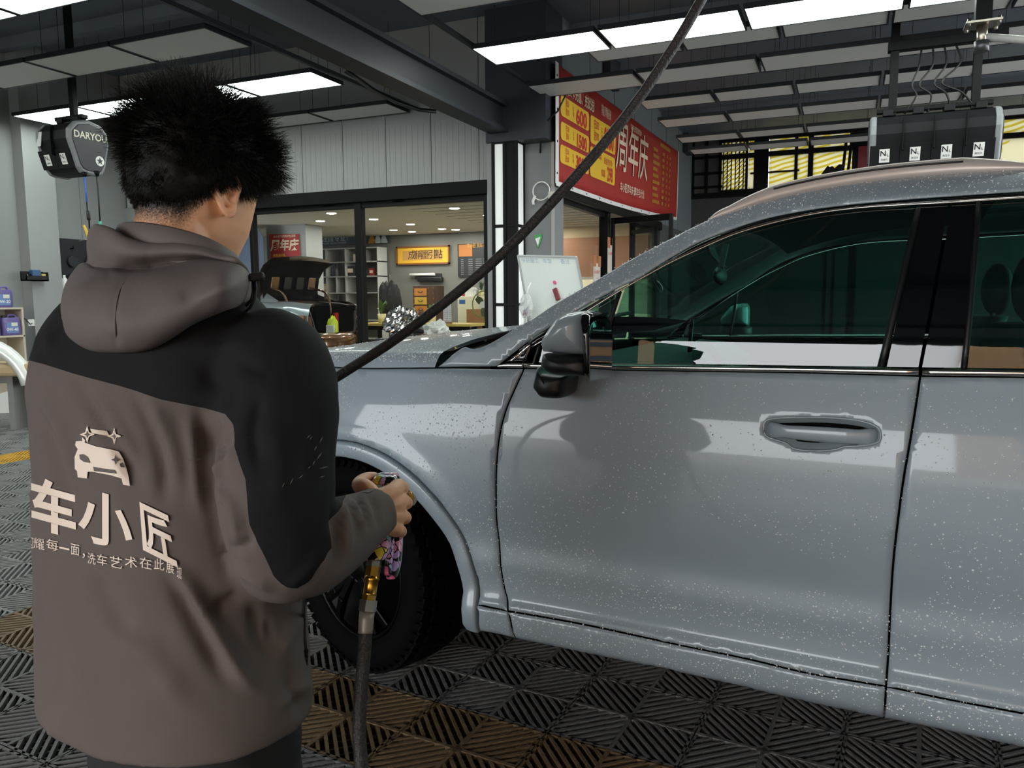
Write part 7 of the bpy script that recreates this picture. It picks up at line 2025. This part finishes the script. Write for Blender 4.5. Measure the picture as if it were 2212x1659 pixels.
# stuff seen through the side glass: notices
for i, (px, py, Xg) in enumerate(((1318, 560, -3.37), (1288, 600, -3.45))):
    p = atX(px, py, Xg); nt_ = thing('taped_notice', ('white notice with red print taped to the black door post', 'red and white notice taped low on the side glass')[i], 'notice', p)
    MB().box((.01, 0, 0), (.004, .34, .42)).build('notice_sheet', mat('notice_white', '#cfc6bb', .6), nt_)
    for k, dy in enumerate((-.12, .12)): MB().box((.014, dy, .24), (.006, .13, .16)).build('paper_tag', mat('tag_orange', '#b5714a', .6), nt_, bevel=.003)
    b = MB(); put_text(b, '出入请关门', (.013, 0, .08), (0, 1, 0), (0, 0, 1), .055, .01); o = b.build('notice_lettering', M_redtxt, nt_, fixn=False); o['kind'] = 'stuff'
# ---- bronze saloon with its boot open, behind the glass
S0 = Vector((-7.45, 9.36, 0)); sd = thing('saloon_car', 'bronze saloon car with its boot lid open behind the glass front', 'car', S0)
M_bronze = mat('bronze_paint', '#6b4a30', .22, metal=.6, coat=1); M_bronze_lit = mat('bronze_paint_lit', '#aab2b8', .2, metal=.5, coat=1)  # silver is a lit copy of the bronze, reflection put into the colour
SW = 1.72
def sside(y, zrow):
    pass
def quarter(sgn):
    yb = (lambda d: d) if sgn > 0 else (lambda d: SW - d)
    Z = [.22, .35, .55, .75, .92, 1.04, 1.12, 1.2, 1.27, 1.29]; D_ = [.06, .02, .0, -.01, .0, .02, .04, .06, .11, .17]
    X_ = np.linspace(-3.2, 0, 26); rg = []
    for x in X_:
        tp_ = sst(-.35, 0, x); r = []
        for z, d in zip(Z, D_):
            zz = z - (.04 * tp_ if z > 1.1 else 0)
            dd = d + .16 * tp_ ** 2
            r.append(Vector((x + (.02 if z < .9 else -.02) * tp_, yb(dd), zz)))
        rg.append(r)
    MB().loft(rg, caps=False, closed=False).build('rear_quarter', M_bronze_lit if sgn > 0 else M_bronze, sd)
    gl_ = []
    for x in np.linspace(-3.2, -.55, 16):
        k = 1 if x < -1.45 else max(.0, 1 - (x + 1.45) / .95); gl_.append([Vector((x, yb(.15 + .0), 1.285)), Vector((x, yb(.15 + .16 * k), 1.285 + .22 * k)), Vector((x, yb(.15 + .33 * k), 1.285 + .36 * k))])
    MB().loft(gl_, caps=False, closed=False).build('pillar_panel', M_bronze_lit if sgn > 0 else M_bronze, sd)
quarter(1); quarter(-1)
rf = [[Vector((x, .48 + (SW - .96) * t_, z + .03 * math.sin(PI * t_))) for t_ in np.linspace(0, 1, 9)] for x, z in ((-3.2, 1.64), (-2.2, 1.66), (-1.5, 1.64))]
MB().loft(rf, caps=False, closed=False).build('roof', M_bronze_lit, sd)
rw = [[Vector((x, .16 + .3 * (1 - k) * 1 + (SW - .32 - .6 * (1 - k)) * t_, z + .03 * math.sin(PI * t_))) for t_ in np.linspace(0, 1, 9)] for x, z, k in ((-1.5, 1.64, 0), (-1.15, 1.50, .4), (-.75, 1.30, 1))]
MB().loft(rw, caps=False, closed=False).build('rear_window', mat('dark_rear_glass', '#15191b', .05, spec=.8), sd)
# boot well, rim and bumper
b = MB(); b.span((-.85, .28, .55), (-.82, SW - .28, 1.2)); b.span((-.85, .28, .55), (-.02, SW - .28, .6)); b.span((-.85, .26, .55), (-.05, .29, 1.22)); b.span((-.85, SW - .29, .55), (-.05, SW - .26, 1.22)); b.build('boot_well', M_blkmatt, sd)
rim = [(-.85, .27, 1.25), (-.4, .25, 1.24), (-.1, .26, 1.17), (-.04, .30, 1.0), (-.02, .34, .85), (-.01, .42, .78), (-.0, SW / 2, .77), (-.01, SW - .42, .78), (-.02, SW - .34, .85), (-.04, SW - .3, 1.0), (-.1, SW - .26, 1.17), (-.4, SW - .25, 1.24), (-.85, SW - .27, 1.25)]
MB().tube([Vector(p) for p in cr(rim, 4)] if False else [Vector(tuple(p)) for p in cr(rim, 4)], .022, 8).build('boot_seal', M_blkplast, sd)
bp = []
for t_ in np.linspace(0, 1, 21):
    y = .05 + (SW - .1) * t_; q_ = 1 - abs(2 * t_ - 1) ** 3; bp.append([Vector((-.25 + .32 * q_, y, z)) + Vector((dx, 0, 0)) for z, dx in ((.25, -.08), (.4, 0), (.6, .03), (.72, .02), (.78, -.02), (.80, -.1))])
MB().loft(bp, caps=False, closed=False).build('rear_bumper', M_bronze, sd)
for s in (0, 1):
    Y = (lambda y: SW - y) if s else (lambda y: y)
    MB().loft([[Vector((-.52 + .0, Y(.02), 1.0)), Vector((-.5, Y(.03), 1.06)), Vector((-.48, Y(.05), 1.0))], [Vector((-.2, Y(-.0), .88)), Vector((-.2, Y(.0), 1.1)), Vector((-.2, Y(.06), 1.0))], [Vector((-.02, Y(.10), .86)), Vector((-.04, Y(.10), 1.08)), Vector((-.08, Y(.16), 1.0))], [Vector((.0, Y(.27), .86)), Vector((-.03, Y(.27), 1.06)), Vector((-.07, Y(.27), 1.0))]], smooth=False).build('tail_light', mat('smoked_tail_lamp', '#6a4a3c', .1, coat=1), sd)
    MB().span((-.12, Y(.1), .60), (-.0, Y(.27), .85)).build('corner_panel', M_bronze, sd, bevel=.02)
    w_ = MB(); w_.lathe([(0, 0), (.2, .01), (.24, 0), (.31, .0), (.32, .04), (.32, .2)], (-.95, Y(.03) , .32), 28, axis=(0, 1 if not s else -1, 0)); w_.build('wheel', M_rub, sd)
ld = [(-.87, 1.28), (-.88, 1.46), (-.84, 1.66), (-.74, 1.80), (-.56, 1.90), (-.48, 1.90)]
outer = []; inner = []
for (x, z) in ld:
    outer.append([Vector((x - .05, .14 + (SW - .28) * t_, z + .05 + .05 * math.sin(PI * t_))) for t_ in np.linspace(0, 1, 13)]); inner.append([Vector((x + .02, .18 + (SW - .36) * t_, z + .03 * math.sin(PI * t_))) for t_ in np.linspace(0, 1, 13)])
MB().loft(outer, caps=False, closed=False).build('boot_lid', M_bronze, sd)
lid_in = MB().loft(inner, caps=False, closed=False).build('lid_lining', M_blkmatt, sd)
for y0 in (.30, .60, .90, 1.2): MB().box((-.80, y0 + .1, 1.58), (.03, .17, .2), Matrix.Rotation(R(12), 3, 'Y')).build('lid_pressing', M_bronze if y0 in (.30, 1.2) else M_blkplast, lid_in, bevel=.01)
for y0 in (.32, SW - .32): MB().tube([Vector(tuple(p)) for p in cr([(-.84, y0, 1.5), (-.62, y0, 1.44), (-.52, y0, 1.3), (-.5, y0, 1.12), (-.52, y0, 1.0)], 4)], .018, 8).build('lid_hinge', M_bronze, sd)
vt = thing('folded_vest', 'bright yellow-green vest bundle in the open boot', 'vest', S0 + Vector((-.18, 1.0, .6))); crinkle((0, 0, .24), (.09, .09, .2), 'vest_cloth', mat('hi_vis_yellow', '#c6d93a', .6), None, None, 2, .3, 18, parent=vt); MB().box((.02, -.09, .2), (.16, .02, .22)).build('white_strip', M_white, vt, bevel=.01)
tag(MB().prism([(-.05, 0), (.05, 0), (.06, .5), (-.02, .5)], S0 + Vector((-.3, 1.22, .6)), (0, 1, 0), (0, 0, 1), (.04, 0, 0)).build('warning_triangle_case', mat('red_case', '#a8231f', .4)), 'red case standing upright in the open boot', 'case')
# ---- far end of the bay
rdo = Vector(atY(1842, 312, 15.5)); lf = thing('lift_post', 'black lift post with a maroon cover board before the far windows', 'lift post', (rdo.x, 15.5, 0))
a = atY(1850, 420, 15.5); c = atY(1890, 314, 15.5)
MB().span((a.x - rdo.x, -.02, a.z), (c.x - rdo.x, .02, c.z)).build('cover_board', mat('maroon_board', '#7d2733', .5), lf, bevel=.004); MB().span((0, .03, 0), (.14, .16, c.z)).build('post', M_black, lf); MB().span((-.05, .0, c.z), (.3, .2, c.z + .26)).build('motor_box', M_black, lf, bevel=.01)
for k in (0, 1): MB().bar((-.02 - .09 * k, .05, c.z + .1), (-.16 - .09 * k, .05, 2.2), .05).build('strut', M_black, lf)
rp2 = atY(1765, 392, 15.3); rm = thing('folded_ramp', 'black folded ramp leaning before the far windows', 'ramp', (rp2.x, 15.3, 0))
RO = Vector((rp2.x, 15.3, 0)); ol = [atY(1440 + x / 4.2538, 240 + y / 4.2538, 15.3) - RO for x, y in ((1375, 640), (1480, 500), (1500, 515), (1522, 503), (1545, 524), (1562, 508), (1585, 488), (1625, 490), (1612, 530), (1560, 620), (1470, 680))]
MB().prism([(p.x, p.z) for p in ol], (0, 0, 0), (1, 0, 0), (0, 0, 1), (0, .12, 0)).build('ramp_plate', M_black, rm)
for x in (ol[0].x + .2, ol[-2].x): MB().bar((x, .06, 0), (x, .06, ol[0].z), .06).build('ramp_leg', M_black, rm)
